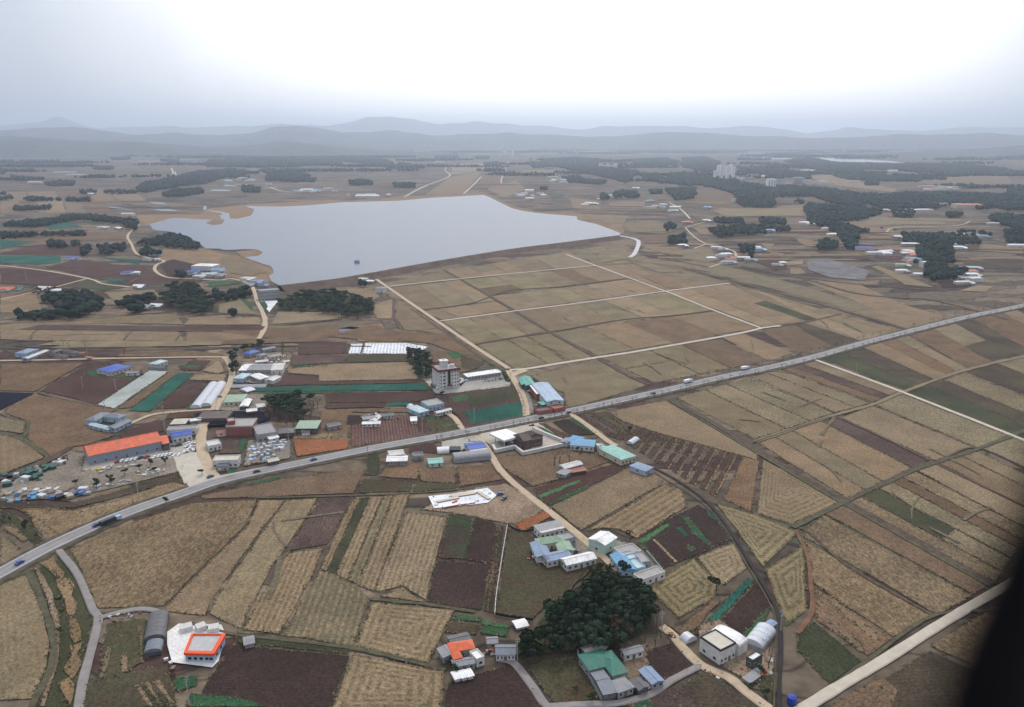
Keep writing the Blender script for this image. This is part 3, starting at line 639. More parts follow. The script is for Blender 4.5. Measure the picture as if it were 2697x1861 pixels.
F('6', 'conc_yard', '690,1190 820,1110 1270,1020 1450,1000 1660,1180 1640,1230 1240,1320 1170,1260 960,1300 880,1200', gap=0)
F('6', 'plow', '1540,992 1690,965 1960,1120 1720,1135', gap=.1); F('6', 'green', '1690,972 1740,955 1990,1108 1955,1118', gap=0); F('6', 'plowr', '1400,1010 1450,1010 1740,1150 1650,1170', gap=0); F('6', 'green', '1380,1040 1430,1050 1640,1160 1600,1170', gap=0)
F('6', 'brown', '1440,880 1620,860 1700,850 1660,880 1400,920', gap=0, hue=.1)
# left of the reservoir
for ty, q in [('brown', '0,850 850,850 860,900 330,910 0,960'), ('teal', '0,905 240,912 0,972'), ('plowr', '0,990 330,930 640,930 560,1010 0,1005'), ('teal', '0,1010 420,1012 400,1060 250,1072 0,1062'), ('teal', '280,790 480,780 570,822 330,832'), ('green', '560,775 720,792 620,802'),
              ('plowr', '300,1090 480,1045 900,1080 1040,1110 840,1205 620,1160'), ('plowr', '0,1095 300,1112 580,1170 400,1222 0,1200'), ('teal', '660,1020 980,1040 940,1070'), ('dgreen', '480,1222 600,1172 860,1225 700,1252'), ('plowr', '840,1210 1050,1110 1150,1165 1180,1185 1000,1215'),
              ('teal', '700,1165 830,1170 860,1200 740,1190'), ('plow', '1070,1060 1180,1035 1500,1115 1280,1160 1130,1150'), ('gtan', '1475,1320 1620,1300 1740,1410 1475,1400'), ('green', '1625,1300 1660,1300 1720,1360 1700,1390'),
              ('beige', '1285,1432 1760,1430 1770,1480 1245,1480'), ('beige', '1880,1390 2310,1395 2310,1440 1830,1480'), ('tan', '0,1290 250,1270 300,1400 0,1400'), ('tan', '0,1480 450,1440 1200,1500 1250,1590 300,1590 0,1580'),
              ('tan', '1250,1490 1760,1500 1740,1596 1260,1596'), ('green', '1400,1190 1620,1180 1640,1200 1420,1225'), ('gtan', '700,1260 1050,1240 1080,1290 780,1320'), ('tan', '1480,1030 1640,1030 1820,1120 1700,1150 1560,1130'), ('gtan', '500,1440 1200,1400 1240,1480 450,1460'),
              ('brown', '1190,1500 1800,1490 1900,1500 2300,1480 2300,1560 1800,1570'), ('brown', '0,1210 240,1240 80,1290 0,1300')]:
    F('1', ty, q, gap=.8)
strips('1', '0,640 700,620 760,720 0,720', 'tan brown beige tan brown', gap=2); strips('1', '0,580 900,560 1000,640 0,640', 'tan tan brown tan tan', gap=3)
F('2', 'tan', '380,1310 660,1480 720,1550 420,1510 360,1430', gap=.5); F('2', 'beige', '230,1340 360,1300 340,1440 240,1440 210,1400'); F('2', 'tan', '20,1240 200,1230 260,1290 180,1330 0,1270', gap=.5)
F('2', 'brown', '-100,1560 200,1480 400,1530 700,1540 830,1596 300,1596', gap=0)
# right, towards the pine woods
for ty, q in [('gtan', '1900,800 2080,770 2300,820 2200,860 1950,850'), ('tan', '1640,740 1930,745 1890,790 1800,800'), ('gtan', '1720,980 1900,960 2020,1020 1760,1060'), ('tan', '2050,940 2313,960 2313,1010 2020,980'), ('brown', '2040,880 2200,850 2210,930 2040,930'),
              ('gtan', '1930,1020 2313,1060 2313,1120 2150,1130 1960,1060'), ('tan', '2000,1140 2200,1130 2313,1170 2313,1240 2200,1230'), ('brown', '2080,1060 2313,1080 2313,1130')]: F('2', ty, q, gap=1)
for ty, q in [('tan', '520,925 630,930 600,980 700,1000 640,1040 560,960'), ('plowr', '480,1010 660,1005 720,1100 640,1110 500,1060'), ('beige', '725,1095 800,1090 850,1130 780,1140 725,1135'), ('beige', '670,1060 830,1030 820,1070 700,1080'), ('wet', '830,1040 1010,1040 1270,1110 1240,1180 1000,1160 850,1110'),
              ('beige', '1270,1085 1330,1080 1500,1140 1720,1230 1500,1210 1420,1160'), ('beige', '1850,1250 2000,1210 2120,1220 2060,1258'), ('plow', '1720,1190 1850,1180 1980,1220 1760,1230'), ('tan', '1080,780 1450,770 1480,800 1180,820'), ('beige', '60,820 130,810 220,850 200,870 130,870'),
              ('tan', '760,890 900,910 880,950 800,930'), ('gtan', '0,970 180,950 260,1040 160,1060 0,1030'), ('plowr', '940,985 1250,1000 1270,1040 1100,1040 950,1010'), ('plowr', '1280,990 1480,970 1480,1040 1290,1030'), ('tan', '640,680 830,660 830,740 640,740'), ('brown', '0,580 340,580 370,640 330,680 0,650'),
              ('gtan', '180,700 800,690 820,740 300,745'), ('dark', '1850,1020 2313,1040 2313,1110 1930,1090'), ('gtan', '1200,750 1900,760 1850,800 1250,800'), ('tan', '1200,810 1480,850 1480,880 1200,850'), ('beige', '830,470 1010,460 1100,490 1450,560 1430,580 1000,530'),
              ('tan', '1620,480 2200,470 2250,540 1850,540 1600,520'), ('tan', '2020,930 2313,960 2313,1000 2000,975'), ('brown', '1180,860 1430,880 1420,900 1200,900')]: F('3', ty, q, gap=1.5)
for ty, q in [('tan', '560,600 730,480 950,440 830,590'), ('brown', '950,480 1080,450 1080,540 900,560'), ('beige', '750,390 1000,380 960,440 740,460'), ('tan', '980,560 1180,500 1250,560 1100,620'), ('tan', '1540,620 1760,640 1750,700 1560,690'), ('tan', '1800,650 2060,640 2050,690 1820,690'), ('green', '1400,605 1500,600 1510,620 1420,625'), ('tan', '1220,430 1450,430 1480,470 1230,470'), ('beige', '1500,260 2100,300 2100,330 1500,320')]: F('2', ty, q, gap=2)

# tractor wheel tracks and damp streaks inside the stubble
rt_ = random.Random(12)
for k, q in [('D', '1530,898 1838,816 2035,884 1706,993'), ('D', '1712,1001 1971,916 2199,1011 1914,1126'), ('D', '1913,1135 2067,1064 2250,1150 2240,1310'), ('D', '1163,702 1503,660 1716,739 1350,804'), ('D', '1354,807 1719,745 1800,797 1478,865'), ('D', '1043,632 1346,601 1500,656 1165,699'), ('D', '1658,641 1836,692 2042,747 1908,786'), ('D', '1076,778 1241,750 1470,868 1240,900'), ('C', '480,200 860,180 700,700 400,1000')]:
    a, b, c, d = pts(k, q)
    for _ in range(4):
        u, v = rt_.uniform(.08, .8), rt_.uniform(.08, .85); p = a.lerp(b, u).lerp(d.lerp(c, u), v); an = rt_.choice([rt_.uniform(0, 3.1), math.atan2((d - a).y, (d - a).x)])
        L_ = rt_.uniform(12, 45); w_ = rt_.uniform(.8, 2.0); dv = Vector((math.cos(an), math.sin(an), 0)); nv = Vector((-dv.y, dv.x, 0)); bend = rt_.uniform(-.3, .3)
        Q = [p + dv * L_ * t + nv * L_ * bend * t * t for t in (0, .25, .5, .75, 1)]
        o = ribbon(Q, w_, .70 + rt_.uniform(0, .03), jit=.5).build('wheel_track', mat('damp_track', (.14, .112, .072), .95, .4, .4)); o['kind'] = 'structure'
# terraces and small plots of the country beyond
rt_ = random.Random(31); far_d = mat('terrace_bank', (.062, .05, .04), .95, .5, .05)
for (x0, x1, y0, y1, n1) in ((1450, 2300, 440, 590, 95), (0, 330, 395, 560, 30), (650, 1500, 375, 440, 30), (900, 2300, 350, 430, 40), (0, 560, 740, 800, 8)):
    for i in range(n1):
        p = at('D', rt_.uniform(x0, x1), rt_.uniform(y0, y1)); k_ = max(1.0, p.y / 1800)
        sl_ = rt_.uniform(-.35, .15) if x0 > 600 else rt_.uniform(-.1, .2); L_ = rt_.uniform(50, 170) * k_; cv = rt_.uniform(-.25, .25)
        Q = [p + Vector((t * L_, t * L_ * sl_ + cv * L_ * t * t, 0)) for t in (-1, -.6, -.2, .2, .6, 1)]
        o = ribbon(Q, rt_.uniform(2.5, 5) * k_, .60 + i * .0012, jit=.35).build('terrace_bank', far_d); o['kind'] = 'structure'
        if i % 3 != 2:
            w_ = rt_.uniform(9, 26) * k_; q = p + Vector((rt_.uniform(-30, 30), rt_.uniform(8, 30) * k_, 0)); l_ = L_ * rt_.uniform(.35, .8)
            patch([q + Vector((-l_, -l_ * sl_, 0)), q + Vector((l_, l_ * sl_, 0)), q + Vector((l_ * .95, l_ * sl_ + w_, 0)), q + Vector((-l_ * .9, -l_ * sl_ + w_, 0))], rt_.choice(['tan', 'beige', 'brown', 'plowr', 'gtan', 'tan', 'plowp']), gap=0)
# ------------------------------------------------------------------ roads, lanes, ditches
asph = mat('asphalt', (.24, .235, .24), .85, .2, .08); dirt = mat('packed_earth', (.47, .365, .25), .95, .14, .2); concr = mat('concrete_lane', (.50, .44, .35), .9, .12, .2)
grl = mat('grey_lane', (.25, .225, .21), .9, .15, .25); dk = mat('ditch_weeds', (.085, .06, .042), .95, .5, .3); dkg = mat('dyke_grass', (.085, .078, .045), .95, .4, .3); wht = mat('road_paint', (.72, .72, .70), .7, .1, 2); yel = mat('yellow_paint', (.55, .40, .10), .7, .1, 2)
bank = mat('road_bank', (.085, .07, .045), .95, .45, .2)
HW = smooth(pts('D', '-260,1445 -100,1347 0,1294 110,1235 226,1182 320,1145 400,1118 480,1090 560,1070 675,1046 800,1020 900,1001 986,986 1100,965 1194,946 1300,925 1415,900 1520,877 1627,852 1730,831 1840,805 1950,774 2060,746 2190,714 2313,689 2480,650', .8), 6)
ribbon(HW, 16, .82, jit=.12, skirt=.7).build('road_verge', bank)['kind'] = 'structure'
hwo = ribbon(HW, 9.8, .98, skirt=.12, crown=.03).build('highway', asph); tag(hwo, 'grey two-lane highway crossing the whole plain', None, None, 'structure')
for off in (-3.9, 3.9): ribbon(HW, .28, 1.03, off=off).build('edge_line', wht, hwo)
ribbon(HW, .3, 1.045).build('centre_line', yel, hwo)
road('D', '850,630 925,682 1000,733 1075,784 1150,832', 6.5, dirt)
road('6', '1100,475 1150,560 1220,680 1262,800 1275,900 1290,960', 7.5, dirt)
road('6', '1110,470 1300,455 1600,405 1980,345 2280,300', 5.5, concr); road('D', '1415,797 1600,765 1680,750 1719,741 1762,735', 5, concr)
road('6', '1150,490 1130,520 1180,500 1270,470', 9, dirt)
road('D', '994,724 1161,702 1330,681 1503,657 1648,639', 4.2, concr); road('D', '879,646 1039,629 1200,613 1346,599', 4, concr)
road('D', '1279,574 1346,599 1503,657 1610,699 1719,740', 3.6, concr)
road('D', '1839,811 1940,848 2039,885 2180,940 2320,996', 4, concr)
road('D', '1800,1608 1900,1546 2000,1487 2130,1405 2263,1327 2330,1290', 7, concr)
road('7', '400,260 480,370 540,470 600,560 700,660 830,770 1010,910 1200,1060 1440,1260 1600,1420 1720,1560', 6, dirt)
road('A', '600,930 690,1000 780,1110 930,1250 1150,1350 1300,1470 1490,1610', 5.5, dirt)
road('9', '680,1200 800,1240 950,1430 1070,1590 1250,1620', 4.6, grl); road('A', '-360,1590 0,1570 250,1560 500,1490 700,1365 930,1248', 4.6, grl)
road('6', '1700,900 1800,960 1950,1070 2110,1190 2180,1230', 6, dirt)
road('6', '470,890 560,950 620,1030 660,1090', 5.5, dirt)
road('D', '-60,815 120,812 300,808 500,806 515,815', 4.6, dirt); road('5', '150,340 190,380 230,470 225,560 170,680 90,810 10,900', 7, dirt)
road('4', '2200,600 2150,740 2060,860 2020,960 2010,1100 2040,1220 2100,1360 2170,1450', 8, dirt)
road('4', '2110,750 1700,780 1500,810 1330,880 1200,940', 4, dirt)
road('5', '460,215 520,120 550,30 570,-60', 6, dirt)
road('1', '1740,1590 1795,1490 1780,1400 1740,1320 1720,1250 1690,1200 1570,1165 1480,1175 1300,1165 1130,1155 1050,1110 1060,1070 1110,1045 990,1020 920,990 890,930 865,870 940,800', 6.5, dirt, n=5)
road('1', '1720,1240 1900,1230 2100,1210 2300,1192', 6, dirt); road('2', '-10,1190 120,1168 220,1160', 6, dirt)
road('1', '0,1075 300,1110 600,1165 700,1200 880,1222', 5, dirt); road('1', '0,1305 200,1262 420,1210 600,1160', 4, dirt)
road('8', '440,420 580,600 690,850 735,930 700,1100 620,1400 580,1640', 5, grl); road('8', '735,930 900,885 1040,862 1150,870 1240,905', 4.5, grl)
road('4', '1850,1200 1900,1330 1960,1440 2040,1530', 17, mat('concrete_apron', (.50, .45, .37), .9, .1, .15), name='concrete_drive')
road('C', '0,60 200,20 400,-20 600,-60', 6, concr)
road('3', '20,820 80,880 165,930 300,960 360,990 340,1030 180,1090', 5, dirt); road('3', '80,960 165,930', 5, dirt); road('3', '20,820 120,790 190,775', 4, dirt)
road('2', '2220,650 2300,700 2360,760', 6, concr); road('2', '425,610 560,540 730,470 700,430 715,400', 9, concr); road('2', '825,590 880,540 945,475', 8, concr); road('2', '1080,520 1085,480 1120,400 1130,370', 9, dirt)
road('1', '1160,415 1172,450 1180,490', 12, concr); road('1', '1185,440 1195,490', 8, concr); road('3', '1380,850 1450,820 1850,805 1950,775', 6, dirt)
road('2', '1880,875 1980,895 2010,920 1985,990 1950,1020', 9, mat('spillway_concrete', (.52, .52, .52), .8, .1, .1), name='spillway')
road('1', '1820,545 1900,570 2000,580 2100,575', 8, concr)
for q in ['1002,609 1039,629 1159,699 1239,747 1347,806 1413,844 1466,868']: ditch('D', q, 4.2, dk)
ditch('D', '1513,900 1600,948 1720,1022 1810,1076 1907,1131 2070,1222 2241,1318', 5.5, dk); ditch('D', '1509,902 1716,1026 1903,1136 2236,1323', 1.6, dkg)
ditch('D', '1541,604 1680,640 1808,674 1930,708 2051,744', 6, dk); ditch('3', '400,1080 800,1160 1160,1260 1430,1290 1700,1310 2060,1400 2200,1440', 6, dk); ditch('3', '350,1090 1000,1180 1500,1230 1800,1250', 4, dk)
ditch('D', '1707,996 1885,937 1971,913 2039,885 2178,836 2330,800', 3.6, mat('grass_track', (.20, .16, .095), .95, .25, .2), name='track'); ditch('D', '1790,1190 1907,1133 2067,1060 2203,1015 2330,965', 3.4, dkg)
ditch('D', '1700,999 1850,949 1890,939', 1.5, dk); ditch('D', '1915,1128 2065,1056 2110,1040', 1.8, dk); ditch('D', '1888,940 1990,985 2113,1045 2330,1150', 1.8, dk); ditch('D', '2113,1045 2203,1010 2330,1062', 1.5, dk)
ditch('D', '1440,1045 1486,1060 1555,1100 1611,1147 1655,1207 1709,1294 1752,1370 1763,1430 1758,1610', 1.5, mat('drain', (.03, .024, .024), .9, .3, .3)); ditch('D', '1478,1066 1605,1152 1700,1297 1745,1376 1752,1430 1748,1610', .4, dkg)
ditch('B', '780,860 830,960 845,1080 850,1200 790,1290', 1.8, mat('red_bank', (.17, .09, .05), .95, .3, .3)); ditch('B', '800,850 850,880 1000,1010 1360,1220', 1.6, dk); ditch('B', '1710,1200 1370,1210 1100,1390 850,1580', 1.6, dkg)
ditch('4', '0,790 150,850 280,880 250,1000 200,1040', 2.2, dkg); ditch('4', '0,980 200,1040 400,1160 480,1240 250,1350 0,1450', 3.5, dkg); ditch('4', '700,1130 500,1250 300,1340', 5, dk); ditch('4', '380,575 600,640 960,715', 2.2, dkg)
ditch('C', '0,1020 330,1100 640,1130 1110,1190 1350,1240 1760,1340', 1.8, dkg); ditch('C', '1240,850 1420,870 1640,890 1959,940', 1.8, dkg); ditch('C', '430,158 880,148 1520,125 1959,90', 1.6, dkg)
ditch('8', '490,430 600,600 700,840 760,890 1040,845 1200,860', 1.6, dkg); ditch('8', '220,590 340,880 400,1100 380,1300 230,1600', 2.4, dkg)
for q in ['945,700 1065,684 1149,656 1280,646 1389,632 1425,629', '1072,777 1160,762 1241,750 1400,722 1520,712 1614,701', '1719,742 1765,735 1822,726 1900,708']: ditch('D', q, 2.4, dk)
ditch('1', '200,1590 230,1530 330,1490 600,1470 1040,1470', 2.5, dkg); ditch('1', '830,1590 900,1520 1050,1490 1240,1490', 2.5, dkg); ditch('1', '1180,1590 1250,1530 1400,1500', 2.5, dkg); ditch('1', '1240,1480 1780,1480 1900,1480 2313,1440', 3, dk); ditch('1', '1780,1415 1500,1405 1280,1420', 2.5, dkg); ditch('1', '0,1470 500,1450 1000,1400 1250,1410', 3, dk)
ditch('2', '350,1300 350,1400 380,1470 440,1520 640,1500', 2.5, dk); ditch('2', '270,1450 300,1500 350,1520', 2, dk); ditch('6', '360,30 500,120 700,260 950,420', 4, dk); ditch('6', '0,30 60,75 340,60', 2, dkg); ditch('2', '470,1370 700,1530 830,1620', 3.5, dk)
for q in ['2020,950 2150,985 2313,1030', '2030,1000 2250,1040 2500,1090', '1960,1040 2100,1060 2500,1120', '1830,700 2313,720', '1260,720 1600,690 1900,710']: ditch('2', q, 4, dk)

# weeds and dry grass along the field edges near the camera: nobody could count them
def weeds(nm, m, sel, lab):
    rn = np.random.RandomState(sel + 3); C = []
    for P in EDGES:
        for i in range(len(P)):
            a, b = P[i], P[(i + 1) % len(P)]; L_ = (b - a).length; n = int(L_ / 1.1); dd = (a + b).length / 2
            if n < 1 or dd > 820: continue
            t = rn.rand(n); amp = np.clip(rn.normal(size=n), -2, 2) * .45; nx, ny = -(b - a).y / L_, (b - a).x / L_
            keep = (np.sin(t * L_ * .11 + i * 2 + sel * 2) + rn.normal(size=n) * .6) > (.1 if sel else .0)
            q = np.stack([a.x + (b.x - a.x) * t + nx * amp, a.y + (b.y - a.y) * t + ny * amp, np.full(n, a.z)], 1)[keep]; C.append(q)
    C = np.concatenate(C); n = len(C); an = rn.rand(n) * 6.28; s = rn.uniform(.25, .75, n); dx, dy = np.cos(an) * s, np.sin(an) * s
    V = np.zeros((n, 4, 3)); V[:, 0] = C + np.stack([-dx, -dy, 0 * s], 1); V[:, 1] = C + np.stack([dx, dy, 0 * s], 1); V[:, 2] = C + np.stack([dy * .7, -dx * .7, s * .3], 1); V[:, 3] = C + np.stack([rn.normal(size=n) * .2, rn.normal(size=n) * .2, s * 1.1], 1)
    idx = np.arange(n)[:, None] * 4; Fc = np.concatenate([idx + [0, 1, 3], idx + [1, 2, 3], idx + [2, 0, 3]], 1).reshape(-1, 3)
    me = bpy.data.meshes.new(nm); me.vertices.add(4 * n); me.vertices.foreach_set('co', V.ravel()); me.loops.add(Fc.size); me.loops.foreach_set('vertex_index', Fc.ravel().astype(np.int32)); me.polygons.add(len(Fc)); me.polygons.foreach_set('loop_start', np.arange(0, Fc.size, 3, dtype=np.int32)); me.update(calc_edges=True)
    tag(link(nm, me, m), lab, 'weeds', None, 'stuff'); print(nm, n)
weeds('dyke_weeds', mat('weed_green', (.07, .075, .042), .95, .4, .4), 0, 'dark weeds growing along the dykes between the near fields')
weeds('dry_grass', mat('weed_dry', (.19, .145, .09), .95, .35, .4), 1, 'dry tan grass growing along the dykes between the near fields')
# ================================================================== BUILDINGS
def roofm(n, c, per=.9, rough=.55, var=.10): return mat('roof_' + n, c, rough, .2, .5, stripe=(0, per, .10), weather=.55)
RM = {'orange': roofm('orange', (.70, .14, .055)), 'blue': roofm('blue', (.035, .10, .42)), 'steel': roofm('steel', (.34, .44, .56)), 'teal': roofm('teal', (.10, .36, .29)), 'mint': roofm('mint', (.25, .50, .43)),
      'green': roofm('green', (.045, .19, .14)), 'sage': roofm('sage', (.28, .40, .28)), 'sky': roofm('sky', (.12, .33, .52)), 'pale': roofm('pale', (.60, .59, .55)), 'white': roofm('white', (.82, .81, .78)), 'grey': roofm('grey', (.27, .27, .28)),
      'dgrey': roofm('dark_grey', (.12, .12, .13)), 'brown': roofm('brown', (.085, .055, .045)), 'cyan': roofm('cyan', (.42, .56, .58)), 'cream': mat('cream_screed', (.56, .52, .42), .9, .12, .3), 'film': mat('plastic_film', (.55, .57, .60), .35, .12, .6),
      'slate': roofm('slate', (.17, .20, .23)), 'rust': roofm('rust', (.35, .12, .07)), 'bluegrey': roofm('blue_grey', (.22, .30, .42)), 'concrete': mat('concrete_roof', (.36, .35, .33), .9, .15, .3)}
WM = {'white': mat('white_wall', (.62, .60, .56), .9, .18, .4), 'grey': mat('grey_wall', (.30, .30, .30), .9, .15, .4), 'dark': mat('dark_wall', (.09, .09, .09), .9, .2, .4), 'cream': mat('cream_wall', (.58, .50, .38), .9, .1, .4), 'brick': mat('red_brick_wall', (.30, .09, .07), .9, .15, .8),
      'blue': mat('pale_blue_wall', (.38, .48, .58), .8, .1, .4), 'pink': mat('pink_wall', (.48, .24, .26), .9, .15, .4), 'brown': mat('brown_wall', (.11, .07, .055), .9, .15, .4), 'mint': mat('mint_wall', (.45, .60, .52), .8, .1, .4), 'steelwall': mat('sheet_wall', (.26, .30, .35), .6, .1, .4, stripe=(0, 1.2, .08))}
glass = mat('window_glass', (.03, .035, .045), .15, .3, .3, spec=.6); frm = mat('window_frame_white', (.6, .6, .58), .6, .05, 1); doorm = mat('door_paint', (.16, .13, .11), .6, .1, 1)
def box_mesh(name, x, y, z):
    b = MB(); b.box(-x / 2, x / 2, -y / 2, y / 2, 0, z); return b.mesh(name)
WME = {}
def wmesh(kind, x, z, m):
    key = (kind, round(x, 2), round(z, 2), m.name)
    if key not in WME: me = box_mesh(kind, x, .08, z); me.materials.append(m); WME[key] = me
    return WME[key]
def addwin(parent, x, y, z, rz, w_=1.5, h_=1.2, pane=True, fm=None):
    o = bpy.data.objects.new('window', wmesh('window', w_, h_, fm or frm)); COL.objects.link(o); o.parent = parent; o.location = (x, y, z); o.rotation_euler = (0, 0, rz)
    if pane:
        p = bpy.data.objects.new('pane', wmesh('pane', w_ - .2, h_ - .2, glass)); COL.objects.link(p); p.parent = o; p.location = (0, -.04, .1)
    return o
def rect(k, s, W, z):
    p = pts(k, s, z)
    A, B = p[0], p[1]; u = (B - A); L_ = u.length; u.normalize(); v = Vector((-u.y, u.x, 0))
    if len(p) > 2:
        W = (p[2] - B).dot(v); c = (A + B) / 2 + v * (W / 2)
    else: c = (A + B) / 2
    return c, L_, abs(W), math.atan2(u.y, u.x)
def roof_mb(L_, W, h, kind, rise, ov=.45):
    m = MB(); x, y = L_ / 2 + ov, W / 2 + ov; t = .18
    if kind == 'gable':
        for s in (-1, 1):
            m.quad((-x, s * y, h - .1), (x, s * y, h - .1), (x, 0, h + rise), (-x, 0, h + rise)) if s < 0 else m.quad((x, y, h - .1), (-x, y, h - .1), (-x, 0, h + rise), (x, 0, h + rise))
            m.quad((-x, s * y, h - .1 - t), (x, s * y, h - .1 - t), (x, s * y, h - .1), (-x, s * y, h - .1))
        for s in (-1, 1): m.tri((s * x, -y, h - .1), (s * x, y, h - .1), (s * x, 0, h + rise))
        m.quad((-x, -y, h - .1 - t), (-x, y, h - .1 - t), (x, y, h - .1 - t), (x, -y, h - .1 - t))
    elif kind == 'hip':
        r = max(0.5, x - y) if x > y else 0.5; a, b = (-r, 0, h + rise), (r, 0, h + rise)
        c = [(-x, -y, h), (x, -y, h), (x, y, h), (-x, y, h)]
        m.quad(c[0], c[1], b, a); m.quad(c[2], c[3], a, b); m.tri(c[1], c[2], b); m.tri(c[3], c[0], a)
        for i in range(4): p, q = c[i], c[(i + 1) % 4]; m.quad((p[0], p[1], h - t), (q[0], q[1], h - t), q, p)
        m.quad((-x, -y, h - t), (-x, y, h - t), (x, y, h - t), (x, -y, h - t))
    elif kind == 'vault':
        n = 10; x = L_ / 2
        pr = [(-math.cos(math.pi * i / n) * W / 2, math.sin(math.pi * i / n) * rise + h) for i in range(n + 1)]
        for i in range(n): m.quad((-x, pr[i][0], pr[i][1]), (x, pr[i][0], pr[i][1]), (x, pr[i + 1][0], pr[i + 1][1]), (-x, pr[i + 1][0], pr[i + 1][1]))
        for s in (-x, x):
            k = len(m.v); m.v += [(s, a, b) for a, b in pr]; m.f.append(tuple(range(k, k + n + 1)))
    elif kind == 'shed':
        m.quad((-x, -y, h), (x, -y, h), (x, y, h + rise), (-x, y, h + rise)); m.quad((-x, -y, h - t), (-x, y, h + rise - t), (x, y, h + rise - t), (x, -y, h - t))
        m.quad((-x, -y, h - t), (x, -y, h - t), (x, -y, h), (-x, -y, h)); m.quad((x, y, h + rise - t), (-x, y, h + rise - t), (-x, y, h + rise), (x, y, h + rise))
        m.quad((-x, -y, h - t), (-x, -y, h), (-x, y, h + rise), (-x, y, h + rise - t)); m.quad((x, -y, h - t), (x, y, h + rise - t), (x, y, h + rise), (x, -y, h))
    else:
        m.box(-x + ov, x - ov, -y + ov, y - ov, h, h + .25)
    return m
def volume(root, cx, cy, L_, W, rz, h, kind, rise, rm, wm_, nwin=3, z0=0.0, parapet=None, door=True, detail=True):
    """one wing of a building: walls, roof, ridge, windows, door as parts of root (local coordinates)"""
    def place(o): o.location = (cx, cy, z0); o.rotation_euler = (0, 0, rz); return o
    if not (kind == 'vault' and h < .3):
        wb = MB(); wb.box(-L_ / 2, L_ / 2, -W / 2, W / 2, -.1, h - .12 if kind != 'flat' else h, True)
        wl = place(wb.build('wall', wm_, root))
        if kind == 'shed':
            pass
    rf = place(roof_mb(L_, W, h, kind, rise).build('roof', rm, root, smooth=False))
    if kind in ('gable',) and detail:
        r = MB(); r.box(-L_ / 2 - .5, L_ / 2 + .5, -.22, .22, h + rise - .05, h + rise + .12); r.build('ridge_cap', rm, rf)
    if kind == 'vault' and detail and L_ > 10:
        r = MB(); n = int(L_ / 3)
        for i in range(n + 1):
            xx = -L_ / 2 + L_ * i / n
            for j in range(8):
                a0, a1 = math.pi * j / 8, math.pi * (j + 1) / 8
                r.tube((xx, -math.cos(a0) * (W / 2 + .04), math.sin(a0) * (rise + .04) + h), (xx, -math.cos(a1) * (W / 2 + .04), math.sin(a1) * (rise + .04) + h), .06, n=3)
        r.build('hoop', WM['grey'], rf)
    if kind == 'flat' and detail:
        pm = parapet or wm_; r = MB(); t = .25; hh = h + .75
        r.box(-L_ / 2 - .03, L_ / 2 + .03, -W / 2 - .03, -W / 2 + t, h - .2, hh); r.box(-L_ / 2 - .03, L_ / 2 + .03, W / 2 - t, W / 2 + .03, h - .2, hh)
        r.box(-L_ / 2 - .03, -L_ / 2 + t, -W / 2 + t, W / 2 - t, h - .2, hh); r.box(L_ / 2 - t, L_ / 2 + .03, -W / 2 + t, W / 2 - t, h - .2, hh)
        place(r.build('parapet', pm, root))
    if nwin and h > 2 and kind != 'vault':
        c, s = math.cos(rz), math.sin(rz); fl = max(1, int(h / 3.2))
        hid = nwin // 2
        for side, LL, off, n, r0 in ((0, L_, W / 2, nwin, 0), (1, L_, W / 2, nwin, math.pi), (2, W, L_ / 2, max(1, nwin // 2), -math.pi / 2), (3, W, L_ / 2, max(1, nwin // 2), math.pi / 2)):
            for f in range(fl):
                for i in range(n):
                    tt = (i + .5) / n * LL - LL / 2
                    x, y = ((tt, -off - .03), (-tt, off + .03), (-off - .03, -tt), (off + .03, tt))[side]
                    X, Y = cx + c * x - s * y, cy + s * x + c * y
                    ww = min(1.5, LL / n * .5)
                    if side == 0 and f == 0 and i == hid and door and n > 1:
                        o = bpy.data.objects.new('door', wmesh('door', 1.2, 2.1, doorm)); COL.objects.link(o); o.parent = root; o.location = (X, Y, z0); o.rotation_euler = (0, 0, rz)
                        continue
                    addwin(root, X, Y, z0 + f * (h / fl) + min(1.0, h * .3), rz + r0, ww, min(1.3, h / fl * .42), pane=detail)
    return rf
def bld(k, s, W, h, kind, rise, rn, wn, label, nwin=4, name='house', cat='house', z=None, group=None, **kw):
    c, L_, W, rz = rect(k, s, W, h if z is None else z)
    root = empty(name, (c.x, c.y, .5), rz, label, cat, group)
    volume(root, 0, 0, L_, W, 0, h, kind, rise, RM[rn], WM[wn], nwin, **kw)
    root['_dim'] = [L_, W]
    return root
def local(root, k, s, W, z):
    c, L_, W, rz = rect(k, s, W, z); r0 = root.rotation_euler.z; d = c - root.location
    return d.x * math.cos(r0) + d.y * math.sin(r0), -d.x * math.sin(r0) + d.y * math.cos(r0), L_, W, rz - r0
def wing(root, k, s, W, h, kind, rise, rn, wn, nwin=2, **kw):
    x, y, L_, W, rz = local(root, k, s, W, h); volume(root, x, y, L_, W, rz, h, kind, rise, RM[rn], WM[wn], nwin, **kw)

# --- warehouse yard, left
r = bld('4', '885,1207 1612,1057', 20, 6.3, 'gable', 3.4, 'orange', 'steelwall', 'long grey warehouse with a bright orange roof behind the row of parked cars', 7, 'warehouse', 'warehouse', z=7.5)
c, L_, W, rz = rect('4', '885,1207 1612,1057', 20, 7.5); r.location = (c.x - math.sin(rz) * 10, c.y + math.cos(rz) * 10, .5)
bld('4', '1630,1102 1690,1092 1682,1012', None, 5, 'gable', 1.2, 'orange', 'dark', 'small orange-roofed annex at the right end of the long orange warehouse', 1, 'annex', 'shed')
bld('4', '1725,1035 1920,1002 1918,957', None, 4.5, 'gable', 1.0, 'blue', 'white', 'white office with a blue roof right of the orange warehouse', 4, 'office', 'building')
bld('4', '1680,955 1980,935', 7, 4, 'flat', 0, 'grey', 'white', 'long grey flat-roofed building directly behind the blue-roofed office', 4, 'outbuilding', 'building')
